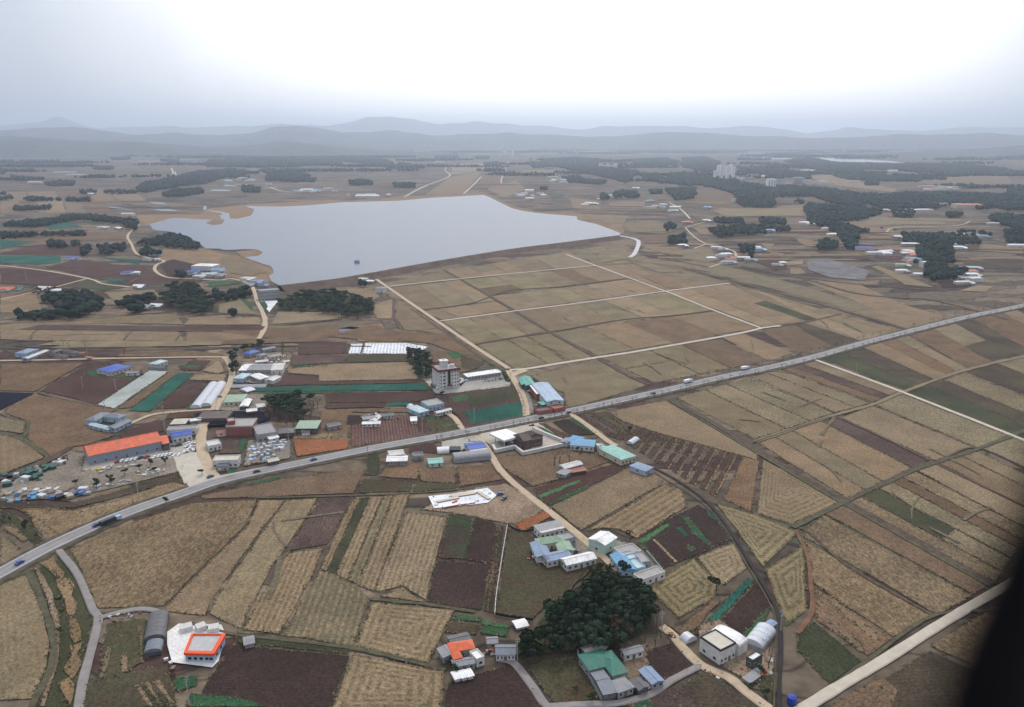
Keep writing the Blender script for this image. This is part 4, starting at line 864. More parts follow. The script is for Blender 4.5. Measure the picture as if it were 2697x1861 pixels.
r = bld('4', '1705,905 1850,900 1860,850', None, 4, 'hip', 1.6, 'cream', 'brown', 'brown house with a tan roof behind the grey flat-roofed building', 2)
bld('4', '1905,862 2010,850', 5, 2.8, 'gable', .8, 'white', 'grey', 'small white-roofed shed beside the dirt lane behind the blue office', 1, 'shed', 'shed')
r = bld('4', '905,890 1060,810', 8, 3.6, 'hip', 1.6, 'slate', 'blue', 'grey-roofed farmhouse round a yard at the edge of the brown field', 3, z=2)
wing(r, '4', '1060,812 1225,830', 8, 3.6, 'hip', 1.6, 'slate', 'blue'); wing(r, '4', '1110,945 1275,865', 7, 3, 'gable', 1, 'slate', 'blue', 4); wing(r, '4', '915,900 1110,950', 4, 2.6, 'gable', .6, 'cyan', 'blue', 4)
r = bld('4', '1112,385 1312,328 1262,275', None, 3.5, 'hip', 1.4, 'blue', 'cream', 'blue hip-roofed farmhouse beside the green strip', 5); wing(r, '4', '1045,345 1110,385', 6, 3.2, 'hip', 1, 'blue', 'cream', 2)
bld('4', '1265,385 1390,380', 5, 2.6, 'gable', .7, 'grey', 'white', 'low grey shed right of the blue-roofed farmhouse', 2, 'shed', 'shed')
bld('4', '1530,300 1640,265', 9, 3.4, 'hip', 1.4, 'cyan', 'white', 'pale roofed farmhouse below the straight country lane', 3); bld('4', '1500,325 1660,330', 5, 2.5, 'gable', .7, 'dgrey', 'grey', 'dark shed in front of the pale roofed farmhouse by the lane', 1, 'shed', 'shed')
bld('4', '200,195 335,150', 11, 4, 'hip', 1.6, 'bluegrey', 'blue', 'blue-grey farmhouse above the country lane at the left edge', 2); bld('4', '250,245 460,165', 6, 3, 'gable', .8, 'pale', 'grey', 'long pale shed in front of the blue-grey farmhouse at the left edge', 3, 'shed', 'shed')
r = bld('4', '515,185 625,155', 6, 3.4, 'hip', 1.4, 'brown', 'grey', 'brown courtyard farmhouse above the country lane', 2); wing(r, '4', '625,158 760,190', 6, 3.4, 'hip', 1.4, 'brown', 'grey'); wing(r, '4', '560,205 660,225', 5, 3, 'hip', 1, 'brown', 'grey')
bld('4', '800,190 850,185', 4, 2, 'gable', .5, 'rust', 'grey', 'tiny rust red shed beside the brown courtyard farmhouse', 0, 'shed', 'shed', detail=False); bld('4', '870,235 915,228', 4, 2, 'gable', .5, 'orange', 'grey', 'tiny orange shed on the edge of the country lane', 0, 'shed', 'shed', detail=False)
bld('4', '1955,738 2140,500', 8.5, .2, 'vault', 3, 'film', 'grey', 'left one of the two long white plastic tunnels by the dirt lane', 0, 'greenhouse', 'greenhouse', z=1)
bld('4', '2062,718 2215,496', 8.5, .2, 'vault', 3, 'film', 'grey', 'right one of the two long white plastic tunnels by the dirt lane', 0, 'greenhouse', 'greenhouse', z=1)
# --- hamlet up the dirt lane
r = bld('5', '300,478 382,478 415,415', None, 3.5, 'gable', 1, 'white', 'grey', 'long farm building with white and grey roof sections in the hamlet', 2, 'barn', 'barn')
wing(r, '5', '385,474 618,474 628,415', None, 4, 'gable', 1.2, 'grey', 'grey', 4); wing(r, '5', '622,476 735,472 765,405', None, 4.3, 'gable', 1.2, 'pale', 'white', 2)
bld('5', '465,520 565,560', 9, 3.5, 'gable', 1, 'white', 'grey', 'white-roofed shed in front of the long farm building', 2, 'shed', 'shed'); bld('5', '290,560 380,510', 9, 3.5, 'hip', 1.3, 'cyan', 'blue', 'blue-green farmhouse left of the white-roofed shed in the hamlet', 3)
bld('5', '600,580 680,540', 8, 3, 'gable', 1, 'pale', 'white', 'pale hut at the right end of the hamlet', 1, 'hut', 'shed'); bld('5', '470,390 590,378', 6, 3, 'gable', .9, 'pale', 'grey', 'narrow pale-roofed shed behind the long farm building', 2, 'shed', 'shed')
bld('5', '375,310 480,280', 9, 3.5, 'hip', 1.4, 'blue', 'grey', 'blue-roofed farmhouse among dark trees at the top of the hamlet', 2); bld('5', '530,270 650,245', 7, 3, 'gable', .9, 'slate', 'grey', 'slate-roofed barn at the back of the hamlet', 2, 'barn', 'barn')
bld('5', '600,340 720,320', 7, 3, 'hip', 1.2, 'grey', 'cream', 'grey farmhouse beside the dark tree in the hamlet', 3); bld('5', '495,330 570,310', 6, 3, 'hip', 1.2, 'slate', 'cream', 'small slate-roofed house in the middle of the hamlet', 2)
bld('5', '740,390 800,380', 5, 2.5, 'gable', .6, 'pale', 'cream', 'cream hut where the hamlet meets the ploughed field', 1, 'hut', 'shed')
bld('5', '235,640 580,635', 9, .2, 'vault', 1.3, 'grey', 'grey', 'long low grey mulch tunnel beside the green strip', 0, 'greenhouse', 'greenhouse', z=.5); bld('5', '340,685 430,660', 11, .2, 'vault', 1.5, 'film', 'grey', 'short white plastic tunnel at the left end of the green strip', 0, 'greenhouse', 'greenhouse', z=.5)
r = bld('5', '150,800 345,790 340,720', None, 3.2, 'hip', 1, 'sage', 'cream', 'sage green courtyard farmhouse by the dirt lane bend', 4); bld('5', '350,840 390,770', 6, 3, 'gable', 1, 'white', 'dark', 'narrow white-roofed shed between sage farmhouse and the dark net', 1, 'shed', 'shed')
bld('5', '380,880 480,870', 6, 3, 'gable', 1, 'white', 'brick', 'white and red shed behind the black nets', 2, 'shed', 'shed'); bld('5', '480,835 560,825', 8, 3.2, 'hip', 1.2, 'pale', 'grey', 'pale-roofed house left of the dark grove', 2)
r = bld('5', '170,1048 432,1042 430,968', None, 7, 'flat', 0, 'concrete', 'brick', 'two-storey red brick building in front of the black nets', 6, 'brick_building', 'building', parapet=WM['cream']); wing(r, '5', '185,985 255,975', 8, 9.5, 'flat', 0, 'concrete', 'brick', 1)
bld('5', '485,1135 680,1105 660,1005', None, 5, 'flat', 0, 'grey', 'grey', 'dark grey flat-roofed workshop right of the red brick building', 4, 'workshop', 'workshop'); bld('5', '600,1160 690,1140', 4, 3, 'shed', .4, 'white', 'white', 'small white porch shed below the grey workshop', 1, 'shed', 'shed')
bld('5', '700,1090 850,1080', 9, 3.2, 'hip', 1.2, 'dgrey', 'brown', 'dark farmhouse between the grey workshop and the pale green roof', 3); r = bld('5', '868,1062 1080,1060 1085,992', None, 4.5, 'shed', .8, 'sage', 'dark', 'pale green roofed barn in front of the dark grove', 4, 'barn', 'barn')
bld('5', '930,1090 1010,1085', 4, 2.8, 'gable', .8, 'brown', 'white', 'little brown porch in front of the pale green roofed barn', 1, 'porch', 'shed', detail=False); bld('5', '1180,1035 1310,1010', 7, 2.8, 'gable', .8, 'dgrey', 'grey', 'weathered grey shed right of the pale green roofed barn', 2, 'shed', 'shed')
bld('5', '-90,930 215,925', 16, 3.2, 'flat', 0, 'brown', 'dark', 'black flat shade-net house beside the dirt lane', 0, 'net_house', 'greenhouse', detail=False)
o = F('5', 'net', '-150,930 30,1000 -20,1050 180,1040 270,1010 440,1030 600,985 540,905 230,900 40,890', gap=0, z=1.6); o.name = 'shade_net'
bld('4', '2070,1110 2200,1085', 10, 3.5, 'flat', 0, 'pale', 'white', 'white house with red goods in front, beside the concrete drive', 3, 'house', 'house'); bld('4', '2170,985 2260,975', 5, 2.6, 'gable', .6, 'rust', 'white', 'low rusty red roofed shed left of the red brick building', 1, 'shed', 'shed')
bld('5', '35,1395 290,1385 310,1335', None, 4.5, 'flat', 0, 'cream', 'white', 'cream flat-roofed roadside shop beside the junction', 5, 'shop', 'shop'); bld('5', '90,1430 200,1425', 6, 3, 'flat', 0, 'dgrey', 'grey', 'dark lean-to in front of the cream roadside shop', 2, 'lean_to', 'shed', detail=False)
bld('5', '590,1385 690,1365', 5, 3.2, 'gable', .8, 'cream', 'brown', 'cream-roofed hut in the stone yard by the highway', 2, 'hut', 'shed')
r = bld('5', '1540,1005 1715,1000', 5, 2.6, 'gable', .6, 'white', 'white', 'ruined grey farmstead above the striped ploughed field', 4); wing(r, '5', '1540,960 1680,945', 6, 3, 'hip', 1, 'grey', 'grey', 3); wing(r, '5', '1720,925 1850,915', 6, 2.6, 'gable', .7, 'dgrey', 'white', 4); wing(r, '5', '1640,985 1700,930', 5, 2.6, 'gable', .7, 'pale', 'grey', 1)
r = bld('5', '1785,1365 1985,1360', 8, 3, 'gable', .8, 'white', 'grey', 'pale barn with open stalls below the highway', 6, 'barn', 'barn'); wing(r, '5', '1800,1310 1945,1295', 8, 3.4, 'gable', .9, 'pale', 'grey', 2)
# --- motel
c, L_, W, rz = rect('H', '618,852 925,812', 1, 0); W = 17; mc = c + Vector((-math.sin(rz), math.cos(rz), 0)) * (W / 2)
mo = empty('motel', (mc.x, mc.y, .4), rz, 'six-storey cream motel with a dark red roof trim and rooftop tower', 'motel')
FH, NF = 2.95, 5; HT = FH * NF + 1.2
b = MB(); b.box(-L_ / 2, L_ / 2, -W / 2, W / 2, 0, HT); b.build('wall', mat('motel_render', (.80, .78, .74), .9, .05, .4), mo)
redt = mat('dark_red_tile', (.17, .035, .04), .7, .2, 1); b = MB()
for (x0, x1, y0, y1) in ((-L_ / 2 - .9, L_ / 2 + .9, -W / 2 - .9, -W / 2 + .1), (-L_ / 2 - .9, L_ / 2 + .9, W / 2 - .1, W / 2 + .9), (-L_ / 2 - .9, -L_ / 2 + .1, -W / 2 + .1, W / 2 - .1), (L_ / 2 - .1, L_ / 2 + .9, -W / 2 + .1, W / 2 - .1)): b.box(x0, x1, y0, y1, HT - .9, HT + .9)
b.build('roof_trim', redt, mo); b = MB(); b.box(-L_ / 2 + .12, L_ / 2 - .12, -W / 2 + .12, W / 2 - .12, HT, HT + .15); b.build('roof', RM['concrete'], mo)
b = MB(); b.box(-3.6, 2.0, 0, 5, HT, HT + 5.2); tw = b.build('tower', WM['white'], mo); b = MB(); b.box(-4.2, 2.6, -.6, 5.6, HT + 5.2, HT + 5.7); b.build('tower_roof', RM['white'], tw); b = MB(); b.tube((-1, 2.5, HT + 5.6), (-1, 2.5, HT + 7.4), 1.2, .1, 8); b.build('cupola', WM['white'], tw)
b = MB(); b.tube((5.5, -1, HT + .1), (5.5, -1, HT + 2.3), 2.0, 1.9, 10); b.build('water_tank', WM['white'], mo); b = MB(); b.box(-1.0, .9, -W / 2 - .5, -W / 2 + .2, 2.2, HT - .5); b.build('stair_window', mat('dark_green_glass', (.02, .05, .04), .2, .2, 1), mo)
bl = mat('balcony_white', (.72, .70, .68), .8, .05, 1)
bay_me = None
for f in range(NF):
    zz = 1.0 + f * FH
    for x in (-L_ / 2 + 1.9, -L_ / 2 + 4.3, -3.9 if L_ > 16 else -3.2, 2.9, 5.4, L_ / 2 - 1.4)[:6]:
        o = addwin(mo, x, -W / 2 - .05, zz, 0, 1.25, 1.6)
        bb = MB(); bb.box(-.75, .75, -.65, 0, -.35, .45); q = bb.build('balcony', bl, o)
    for y in (-W / 2 + 2.5, -W / 2 + 6.5, 1.5, 5.5):
        o = addwin(mo, -L_ / 2 - .05, y, zz, -math.pi / 2, 1.2, 1.6); bb = MB(); bb.box(-.75, .75, -.65, 0, -.35, .45); bb.build('balcony', bl, o)
        addwin(mo, L_ / 2 + .05, y, zz, math.pi / 2, 1.3, 1.6)
for x in (-L_ / 2 + .3, -L_ / 2 + 5.6, -1.5, 1.4, L_ / 2 - .3): b = MB(); b.box(x - .25, x + .25, -W / 2 - .35, -W / 2 + .05, 0, HT - .9); b.build('pilaster', WM['cream'], mo)
b = MB(); b.box(-2, 2, -W / 2 - 3, -W / 2, 2.9, 3.3); b.build('entrance_canopy', redt, mo)
bld('6', '690,545 1022,497 1018,468', None, 3.6, 'shed', .5, 'white', 'grey', 'long white-roofed motel garage row beside the farm road', 10, 'garage_row', 'garage')
def hedge(k, s, wd, h, label):
    P = smooth(pts(k, s, .5), 4); mb = MB(); rnd = random.Random(3)
    for i in range(len(P) - 1):
        n = max(1, int((P[i + 1] - P[i]).length / 1.1))
        for j in range(n):
            q = P[i].lerp(P[i + 1], j / n)
            for _ in range(7):
                c0 = q + Vector((rnd.uniform(-wd, wd) / 2, rnd.uniform(-wd, wd) / 2, rnd.uniform(.1, h))); a, b_, c_ = [c0 + Vector((rnd.gauss(0, .55), rnd.gauss(0, .55), rnd.gauss(0, .45))) for _ in range(3)]
                mb.tri(a, b_, c_)
    tag(mb.build('hedge', mat('hedge_leaves', (.035, .055, .03), .9, .4, .6)), label, 'hedge')
hedge('6', '850,592 960,578 1060,562', 3, 2.2, 'clipped dark hedge along the car park of the motel'); hedge('6', '1040,505 1065,540 1085,590', 3, 2.2, 'dark hedge between the white garage row and the farm road')
# --- cyan farmhouse right of the striped field
r = bld('6', '300,845 455,815 435,757', None, 3.6, 'flat', 0, 'concrete', 'blue', 'pale cyan flat-roofed farmhouse beside the green field', 4, parapet=RM['cyan']); wing(r, '6', '205,905 300,880 285,800', None, 3.4, 'hip', 1, 'cyan', 'blue', 2); wing(r, '6', '370,900 515,865', 4, 2.8, 'gable', .6, 'pale', 'white', 5)
bld('6', '115,835 170,895', 6, .2, 'vault', 2.6, 'film', 'grey', 'small grey plastic tunnel left of the cyan farmhouse', 0, 'greenhouse', 'greenhouse', z=1); bld('6', '120,965 180,962', 9, 2.8, 'gable', .9, 'white', 'white', 'small white hut at the corner of the striped ploughed field', 1, 'hut', 'shed')
# --- factory at the farm road junction
bld('6', '1568,785 1412,606', 13, 6.5, 'gable', .8, 'steel', 'mint', 'big steel-blue roofed factory shed beside the highway', 5, 'factory', 'factory')
bld('6', '1418,715 1350,628', 6, 5.2, 'shed', .3, 'white', 'brick', 'white-roofed canopy against the steel-blue factory', 3, 'canopy', 'canopy'); bld('6', '1325,628 1262,545', 8, 5, 'gable', 1.2, 'teal', 'dark', 'green-roofed shed behind the steel-blue factory', 3, 'shed', 'shed')
bld('6', '1262,622 1232,565', 5, 4, 'gable', 1, 'teal', 'dark', 'small green lean-to at the farm road end of the green shed', 1, 'lean_to', 'shed'); bld('6', '1415,812 1500,798', 7, 4, 'hip', .8, 'teal', 'dark', 'green tarpaulin shelter in front of the factory', 0, 'shelter', 'shelter')
bld('6', '1375,885 1520,862', 8, 2.6, 'flat', 0, 'brown', 'brick', 'left half of the low brick red outbuilding facing the highway', 3, 'outbuilding', 'shed'); bld('6', '1530,860 1640,838', 8, 3, 'flat', 0, 'rust', 'brick', 'right half of the low brick red outbuilding facing the highway', 3, 'outbuilding', 'shed')
# --- petrol station
c, L_, W, rz = rect('6', '1055,1185 1225,1137 1130,1052', None, 6); ps = empty('petrol_station_canopy', (c.x, c.y, .5), rz, 'white petrol station canopy in two halves beside the highway', 'canopy')
for sx in (-1, 1):
    b = MB(); x0, x1 = (-L_ / 2, -.2) if sx < 0 else (.2, L_ / 2); b.box(x0, x1, -W / 2, W / 2, 5.4, 6.2); b.build('canopy_slab', mat('canopy_white', (.85, .84, .82), .5, .03, .3), ps)
b = MB(); b.box(-L_ / 2 - .1, L_ / 2 + .1, -W / 2 - .1, W / 2 + .1, 5.0, 5.38); b.build('fascia', WM['mint'], ps)
for sx in (-.3, .3):
    for sy in (-.3, .3): b = MB(); b.tube((sx * L_, sy * W, 0), (sx * L_, sy * W, 5), .3, n=8); b.build('column', WM['white'], ps)
for sx in (-.3, .3):
    b = MB(); b.box(sx * L_ - .5, sx * L_ + .5, -2.5, 2.5, 0, .2); b.box(sx * L_ - .4, sx * L_ + .4, -1.6, -.6, .2, 2); b.box(sx * L_ - .4, sx * L_ + .4, .6, 1.6, .2, 2); b.build('fuel_pump', WM['grey'], ps)
c, L_, W, rz = rect('6', '1240,1278 1435,1236', 1, 0); W = 12; br = empty('brown_house', (c.x - math.sin(rz) * W / 2, c.y + math.cos(rz) * W / 2, .5), rz, 'dark brown two-storey house with steep roofs inside the white wall', 'house')
volume(br, 0, 0, L_, W, 0, 5.5, 'hip', 4.5, RM['brown'], WM['brown'], 5); volume(br, -L_ / 2 + 3.5, 0, 6, W + 1.5, 0, 6.5, 'gable', 3, RM['brown'], WM['brown'], 1); volume(br, L_ / 2 - 4, -1, 5, W, math.pi / 2, 6.2, 'gable', 3, RM['brown'], WM['brown'], 1)
def wall_run(k, s, h, th, m, label, cat='wall', name='boundary_wall', step=6.0, cope=None):
    P = pts(k, s, .5); c = P[0]; root = empty(name, (c.x, c.y, .4), 0, label, cat)
    for i in range(len(P) - 1):
        n = max(1, int((P[i + 1] - P[i]).length / step)); d = P[i + 1] - P[i]; an = math.atan2(d.y, d.x); seg = d.length / n
        for j in range(n):
            q = P[i].lerp(P[i + 1], (j + .5) / n) - c; b = MB(); b.box(-seg / 2, seg / 2 - .04, -th / 2, th / 2, 0, h); o = b.build('wall_panel', m, root); o.location = (q.x, q.y, 0); o.rotation_euler = (0, 0, an)
        if cope: b = MB(); b.box(-d.length / 2, d.length / 2, -th * .8, th * .8, h, h + .12); o = b.build('coping', cope, root); q = P[i].lerp(P[i + 1], .5) - c; o.location = (q.x, q.y, .002 * i); o.rotation_euler = (0, 0, an)
    return root
wall_run('6', '945,1245 968,1298 1165,1255 1245,1322 1672,1228', 2.3, .9, WM['white'], 'white zigzag boundary wall in front of the brown house', cope=WM['white']); wall_run('6', '1350,1075 1480,1130 1640,1195', 2.3, .9, WM['white'], 'white boundary wall slanting down behind the brown house', cope=WM['white'])
bld('6', '705,1272 878,1248 840,1190', None, 3.2, 'gable', .8, 'blue', 'white', 'low building with a deep blue roof at the lane corner', 4, 'shop', 'shop'); bld('6', '720,1290 880,1270', 4, 2.6, 'shed', .3, 'pale', 'white', 'pale lean-to in front of the deep blue roof', 2, 'lean_to', 'shed', detail=False)
bld('6', '545,1368 908,1330', 10, 2.0, 'vault', 2.6, 'grey', 'grey', 'long grey barrel-roofed barn beside the village lane', 0, 'barn', 'barn', z=1)
bld('6', '385,1285 503,1278', 7, .8, 'vault', 2.4, 'white', 'white', 'white covered bale store left of the black drums', 0, 'storage_tunnel', 'shed', z=1)
for i in range(5):
    p = at('6', 522 + i * 21, 1283, 0); b = MB(); b.tube((0, -3.2, .9), (0, 3.2, .9), .95, n=10); o = b.build('black_drum', mat('black_rubber', (.025, .025, .035), .5, .3, 1)); o.location = (p.x, p.y, .5)
    tag(o, ['first', 'second', 'third', 'fourth', 'fifth'][i] + ' long black drum counted from the white covered store', 'drum', 'black drums beside the white store')
bld('6', '297,1412 437,1402', 8, 2.6, 'gable', .8, 'mint', 'mint', 'pale mint green shed on the tan plot', 2, 'shed', 'shed', z=1); bld('6', '140,1350 245,1342', 7, 2.4, 'flat', 0, 'dgrey', 'grey', 'grey shed with dark openings left of the mint shed', 4, 'shed', 'shed', z=1)
# --- houses by the second lane
r = bld('7', '1250,330 1468,345 1472,285', None, 3.6, 'hip', 1.6, 'sky', 'white', 'blue hip-roofed farmhouse between the white wall and the lane', 5); wing(r, '7', '1255,300 1330,250', 8, 3.4, 'hip', 1.4, 'sky', 'white'); bld('7', '1190,305 1235,270', 5, 2.8, 'gable', .7, 'grey', 'white', 'small grey shed left of the blue hip-roofed farmhouse', 1, 'shed', 'shed')
bld('7', '1490,335 1550,330', 4, 2.6, 'flat', 0, 'white', 'white', 'tiny white hut between the blue and the mint roofs', 1, 'hut', 'shed')
r = bld('7', '1725,468 1858,432 1690,318', None, 4, 'hip', 1.4, 'mint', 'cream', 'mint green roofed house on the bank of the ditch', 4); wing(r, '7', '1600,400 1660,385 1600,325', None, 3.6, 'hip', 1, 'mint', 'cream', 1)
r = bld('7', '1948,575 2022,540 1905,478', None, 3.2, 'hip', 1.2, 'bluegrey', 'blue', 'blue-grey farmhouse by the ditch right of the mint roof', 3); bld('7', '1800,310 1865,265', 5, .2, 'vault', 1.8, 'film', 'grey', 'tiny white tunnel on the striped field beyond the ditch', 0, 'greenhouse', 'greenhouse', z=1)
bld('7', '1170,535 1335,492', 6, 3, 'gable', .9, 'pale', 'grey', 'weathered shack with a pale roof beside the leafless trees', 3, 'shack', 'shed'); bld('7', '1240,572 1380,550', 5, 2, 'gable', .5, 'rust', 'brown', 'low rust red shed in front of the weathered shack', 2, 'shed', 'shed'); bld('7', '1160,600 1225,560', 6, 2.4, 'hip', .8, 'grey', 'grey', 'grey hut at the left corner of the rust red shed', 1, 'hut', 'shed')
r = bld('7', '970,1150 1190,1100 1140,1040', None, 4, 'shed', .5, 'grey', 'white', 'long grey lean-to barn with a white front eave by the red earth bank', 5, 'barn', 'barn')
x, y, L_, W, rz = local(r, '7', '970,1150 1190,1100', 1.2, 4.0); b = MB(); b.box(-L_ / 2, L_ / 2, -.9, .9, 3.92, 4.12); o = b.build('eave', WM['white'], r); o.location = (x, y, 0); o.rotation_euler = (0, 0, rz)
bld('7', '1190,1228 1300,1200 1280,1138', None, 3.6, 'flat', 0, 'grey', 'grey', 'dark grey flat-roofed barn right of the sage and blue house', 3, 'barn', 'barn')
r = bld('7', '1005,1388 1228,1338', 7, 3.4, 'gable', 1.0, 'bluegrey', 'white', 'courtyard farmhouse with a sage green back roof and a blue front roof', 5)
wing(r, '7', '955,1262 1195,1225 1150,1175', None, 4, 'hip', 1.8, 'sage', 'cream', 3); wing(r, '7', '940,1240 1000,1370', 7, 3.4, 'gable', 1.0, 'bluegrey', 'white', 3); wing(r, '7', '1160,1215 1215,1320', 7, 3.4, 'gable', 1.0, 'sage', 'cream', 2)
bld('7', '1218,1452 1490,1388 1450,1325', None, 3.6, 'gable', 1.2, 'white', 'white', 'long white gable-roofed barn beside the village lane', 5, 'barn', 'barn')
r = bld('7', '1572,1265 1680,1193 1560,1117', None, 5.5, 'gable', 1.3, 'white', 'mint', 'tall white-roofed barn across the lane from the courtyard farmhouse', 1, 'barn', 'barn')
r = bld('9', '1805,545 2000,475', 6, 3.2, 'flat', 0, 'concrete', 'white', 'blue and grey courtyard farmhouse by the lane above the pine wood', 4)
wing(r, '9', '1640,345 1745,480', 7, 3.6, 'gable', 1, 'sky', 'blue', 4); wing(r, '9', '1650,335 1800,295', 8, 3.4, 'flat', 0, 'concrete', 'white', 3); wing(r, '9', '1760,440 1830,420', 9, 3.2, 'flat', 0, 'cyan', 'blue', 2); wing(r, '9', '1800,330 1880,420', 5, 3, 'flat', 0, 'concrete', 'grey', 2); wing(r, '9', '1700,370 1780,350', 7, 3.2, 'flat', 0, 'cyan', 'blue', 1)
wall_run('9', '1815,575 2012,487 1880,330', 1.8, .4, WM['grey'], 'low grey yard wall round the blue courtyard farmhouse')
r = bld('9', '275,1150 465,1120 448,1052', None, 3.6, 'hip', 1.4, 'orange', 'grey', 'farmhouse with a vivid orange hip roof below the vegetable beds', 3); wing(r, '9', '300,1210 362,1195 345,1150', None, 3.5, 'hip', 1.0, 'orange', 'grey', 1)
wing(r, '9', '485,1225 550,1200 520,1125', None, 3.2, 'flat', 0, 'white', 'white', 1); wing(r, '9', '300,1270 470,1240 460,1190', None, 2.8, 'gable', .7, 'grey', 'grey', 3); wing(r, '9', '225,1110 270,1180', 6, 2.8, 'gable', .7, 'grey', 'grey', 2); wing(r, '9', '265,1060 420,1025', 6, 2.8, 'gable', .7, 'dgrey', 'brown', 3)
bld('9', '575,1080 655,1075 655,1028', None, 3, 'gable', .8, 'grey', 'grey', 'small grey shed between the orange roof and the pine wood', 1, 'shed', 'shed'); bld('9', '645,1170 800,1170 800,1095', None, 3.2, 'gable', 1, 'slate', 'white', 'slate-roofed white-walled store at the foot of the pine wood', 5, 'store', 'shed')
bld('9', '600,1135 612,1100', 1.2, 1.2, 'gable', .3, 'rust', 'brick', 'narrow red tank between the grey shed and the slate store', 0, 'tank', 'tank', detail=False)
for i, (x, y) in enumerate([(315, 1335), (370, 1325), (420, 1315)]): bld('9', f'{x-20},{y+12} {x+22},{y}', 4.2, 1.6, 'gable', .2, 'white', 'white', ['left', 'middle', 'right'][i] + ' one of three white covered stacks along the dark field edge', 0, 'covered_stack', 'stack', detail=False, group='white stacks at the dark field edge')
bld('9', '800,925 890,905', 5, 1.2, 'gable', .4, 'white', 'white', 'white plastic heap cover at the end of the vegetable beds', 0, 'covered_stack', 'stack', detail=False)
# green-roofed farmhouse below the wood
r = bld('9', '1415,1300 1610,1250 1545,1125', None, 4, 'hip', 1.8, 'green', 'grey', 'L-shaped farmhouse with a broad emerald green roof below the pine wood', 4); wing(r, '9', '1605,1345 1725,1315 1600,1140', None, 4, 'hip', 1.9, 'green', 'grey', 3)
wing(r, '9', '1530,1500 1630,1480 1480,1300', None, 3.2, 'gable', .9, 'slate', 'dark', 5); wing(r, '9', '1650,1485 1775,1440 1720,1350', None, 3, 'hip', 1.0, 'grey', 'grey', 3); wing(r, '9', '1370,1140 1530,1090', 4, 2.6, 'gable', .5, 'pale', 'grey', 4)
wall_run('9', '1315,1150 1330,1210 1390,1320 1510,1540 1640,1500 1790,1450', 1.8, .4, WM['grey'], 'grey yard wall round the emerald-roofed farmhouse'); bld('9', '1705,1175 1855,1140 1840,1092', None, 3, 'gable', .8, 'grey', 'white', 'grey shed with dark door openings right of the emerald roof', 3, 'shed', 'shed')
r = bld('9', '1870,1290 1975,1400', 5, 2.8, 'gable', .7, 'bluegrey', 'grey', 'blue-grey farm sheds round a yard at the grey lane', 4, 'shed', 'shed'); wing(r, '9', '1790,1380 1860,1450', 4, 2.6, 'gable', .6, 'dgrey', 'dark', 3); bld('9', '1860,1430 1900,1415', 3, 1, 'gable', .2, 'white', 'white', 'small white box in the yard of the blue-grey sheds', 0, 'covered_stack', 'stack', detail=False)
# right-hand farm with the dark house
r = bld('A', '1085,1150 1212,1087 1085,955', None, 6.2, 'flat', 0, 'cream', 'white', 'dark-trimmed two-storey white house with a cream flat roof', 4, parapet=mat('dark_fascia', (.05, .055, .055), .7, .2, .5))
bld('A', '1240,1110 1310,1060 1110,905', None, 4.6, 'vault', 1.6, 'white', 'white', 'long white barrel-roofed barn behind the dark-trimmed house', 0, 'barn', 'barn'); bld('A', '1350,1108 1462,968', 8, 1.6, 'vault', 2.4, 'film', 'grey', 'silver grey barrel tunnel right of the long white barn', 0, 'greenhouse', 'greenhouse', z=1)
bld('A', '790,1015 848,1058', 6, .3, 'vault', 2.3, 'film', 'grey', 'short round-topped white tunnel beside the bend of the lane', 0, 'greenhouse', 'greenhouse', z=1); r = bld('A', '1350,1235 1430,1185 1390,1145', None, 3.4, 'flat', 0, 'white', 'dark', 'black and white outhouse below the silver tunnel', 2, 'outhouse', 'shed')
bld('A', '1300,1385 1380,1330', 3, 1.2, 'shed', .2, 'grey', 'grey', 'low grey rack of boards below the outhouse', 0, 'lean_to', 'shed', detail=False); bld('A', '1480,925 1520,900', 3, 1.5, 'gable', .3, 'bluegrey', 'blue', 'little blue shelter beside the drain', 0, 'shelter', 'shelter', detail=False)
# orange and white house, lower left
o = F('8', 'white', '1252,1045 1340,982 1660,990 1690,1060 1640,1262 1592,1312 1290,1272 1255,1140', gap=0, z=.7, hue=.04, raggedness=.1); o.name = 'concrete_yard'
cc = pts('8', '1382,1200 1602,1205 1688,1058 1440,1058', 4.4); q0 = sum(cc, Vector()) / 4
oh = empty('house', (q0.x, q0.y, .6), 0, 'white flat-roofed house with an orange roof edge on a white concrete yard', 'house'); L4 = [p - Vector((q0.x, q0.y, 0)) for p in cc]
b = MB(); n = 4
for i in range(4): p, q = L4[i], L4[(i + 1) % 4]; b.quad((p.x * .97, p.y * .97, 0), (q.x * .97, q.y * .97, 0), (q.x * .97, q.y * .97, 3.8), (p.x * .97, p.y * .97, 3.8))
b.build('wall', WM['blue'], oh); b = MB(); b.quad(*[(p.x * .97, p.y * .97, 3.8) for p in L4]); b.build('roof', mat('white_screed', (.46, .46, .45), .9, .15, .4), oh); orr = mat('orange_eave', (.80, .10, .03), .6, .08, .5)
for i, wd in enumerate((1.5, 1.4, .4, .6)):
    p, q = L4[i], L4[(i + 1) % 4]; d = q - p; m_ = (p + q) / 2; b = MB(); b.box(-d.length / 2, d.length / 2, -.3, wd, 3.4 + .01 * i, 4.4 + .01 * i); o = b.build('roof_edge', orr, oh); o.location = (m_.x, m_.y, 0); o.rotation_euler = (0, 0, math.atan2(d.y, d.x))
p, q = L4[0], L4[1]
for t in (.15, .35, .55, .75, .9): z_ = p.lerp(q, t) * .97; addwin(oh, z_.x, z_.y - .05, 1.1, math.atan2((q - p).y, (q - p).x), 1.6, 1.4)
p, q = L4[1], L4[2]
for t in (.25, .6): z_ = p.lerp(q, t) * .97; addwin(oh, z_.x + .05, z_.y, 1.1, math.atan2((q - p).y, (q - p).x), 1.6, 1.4)
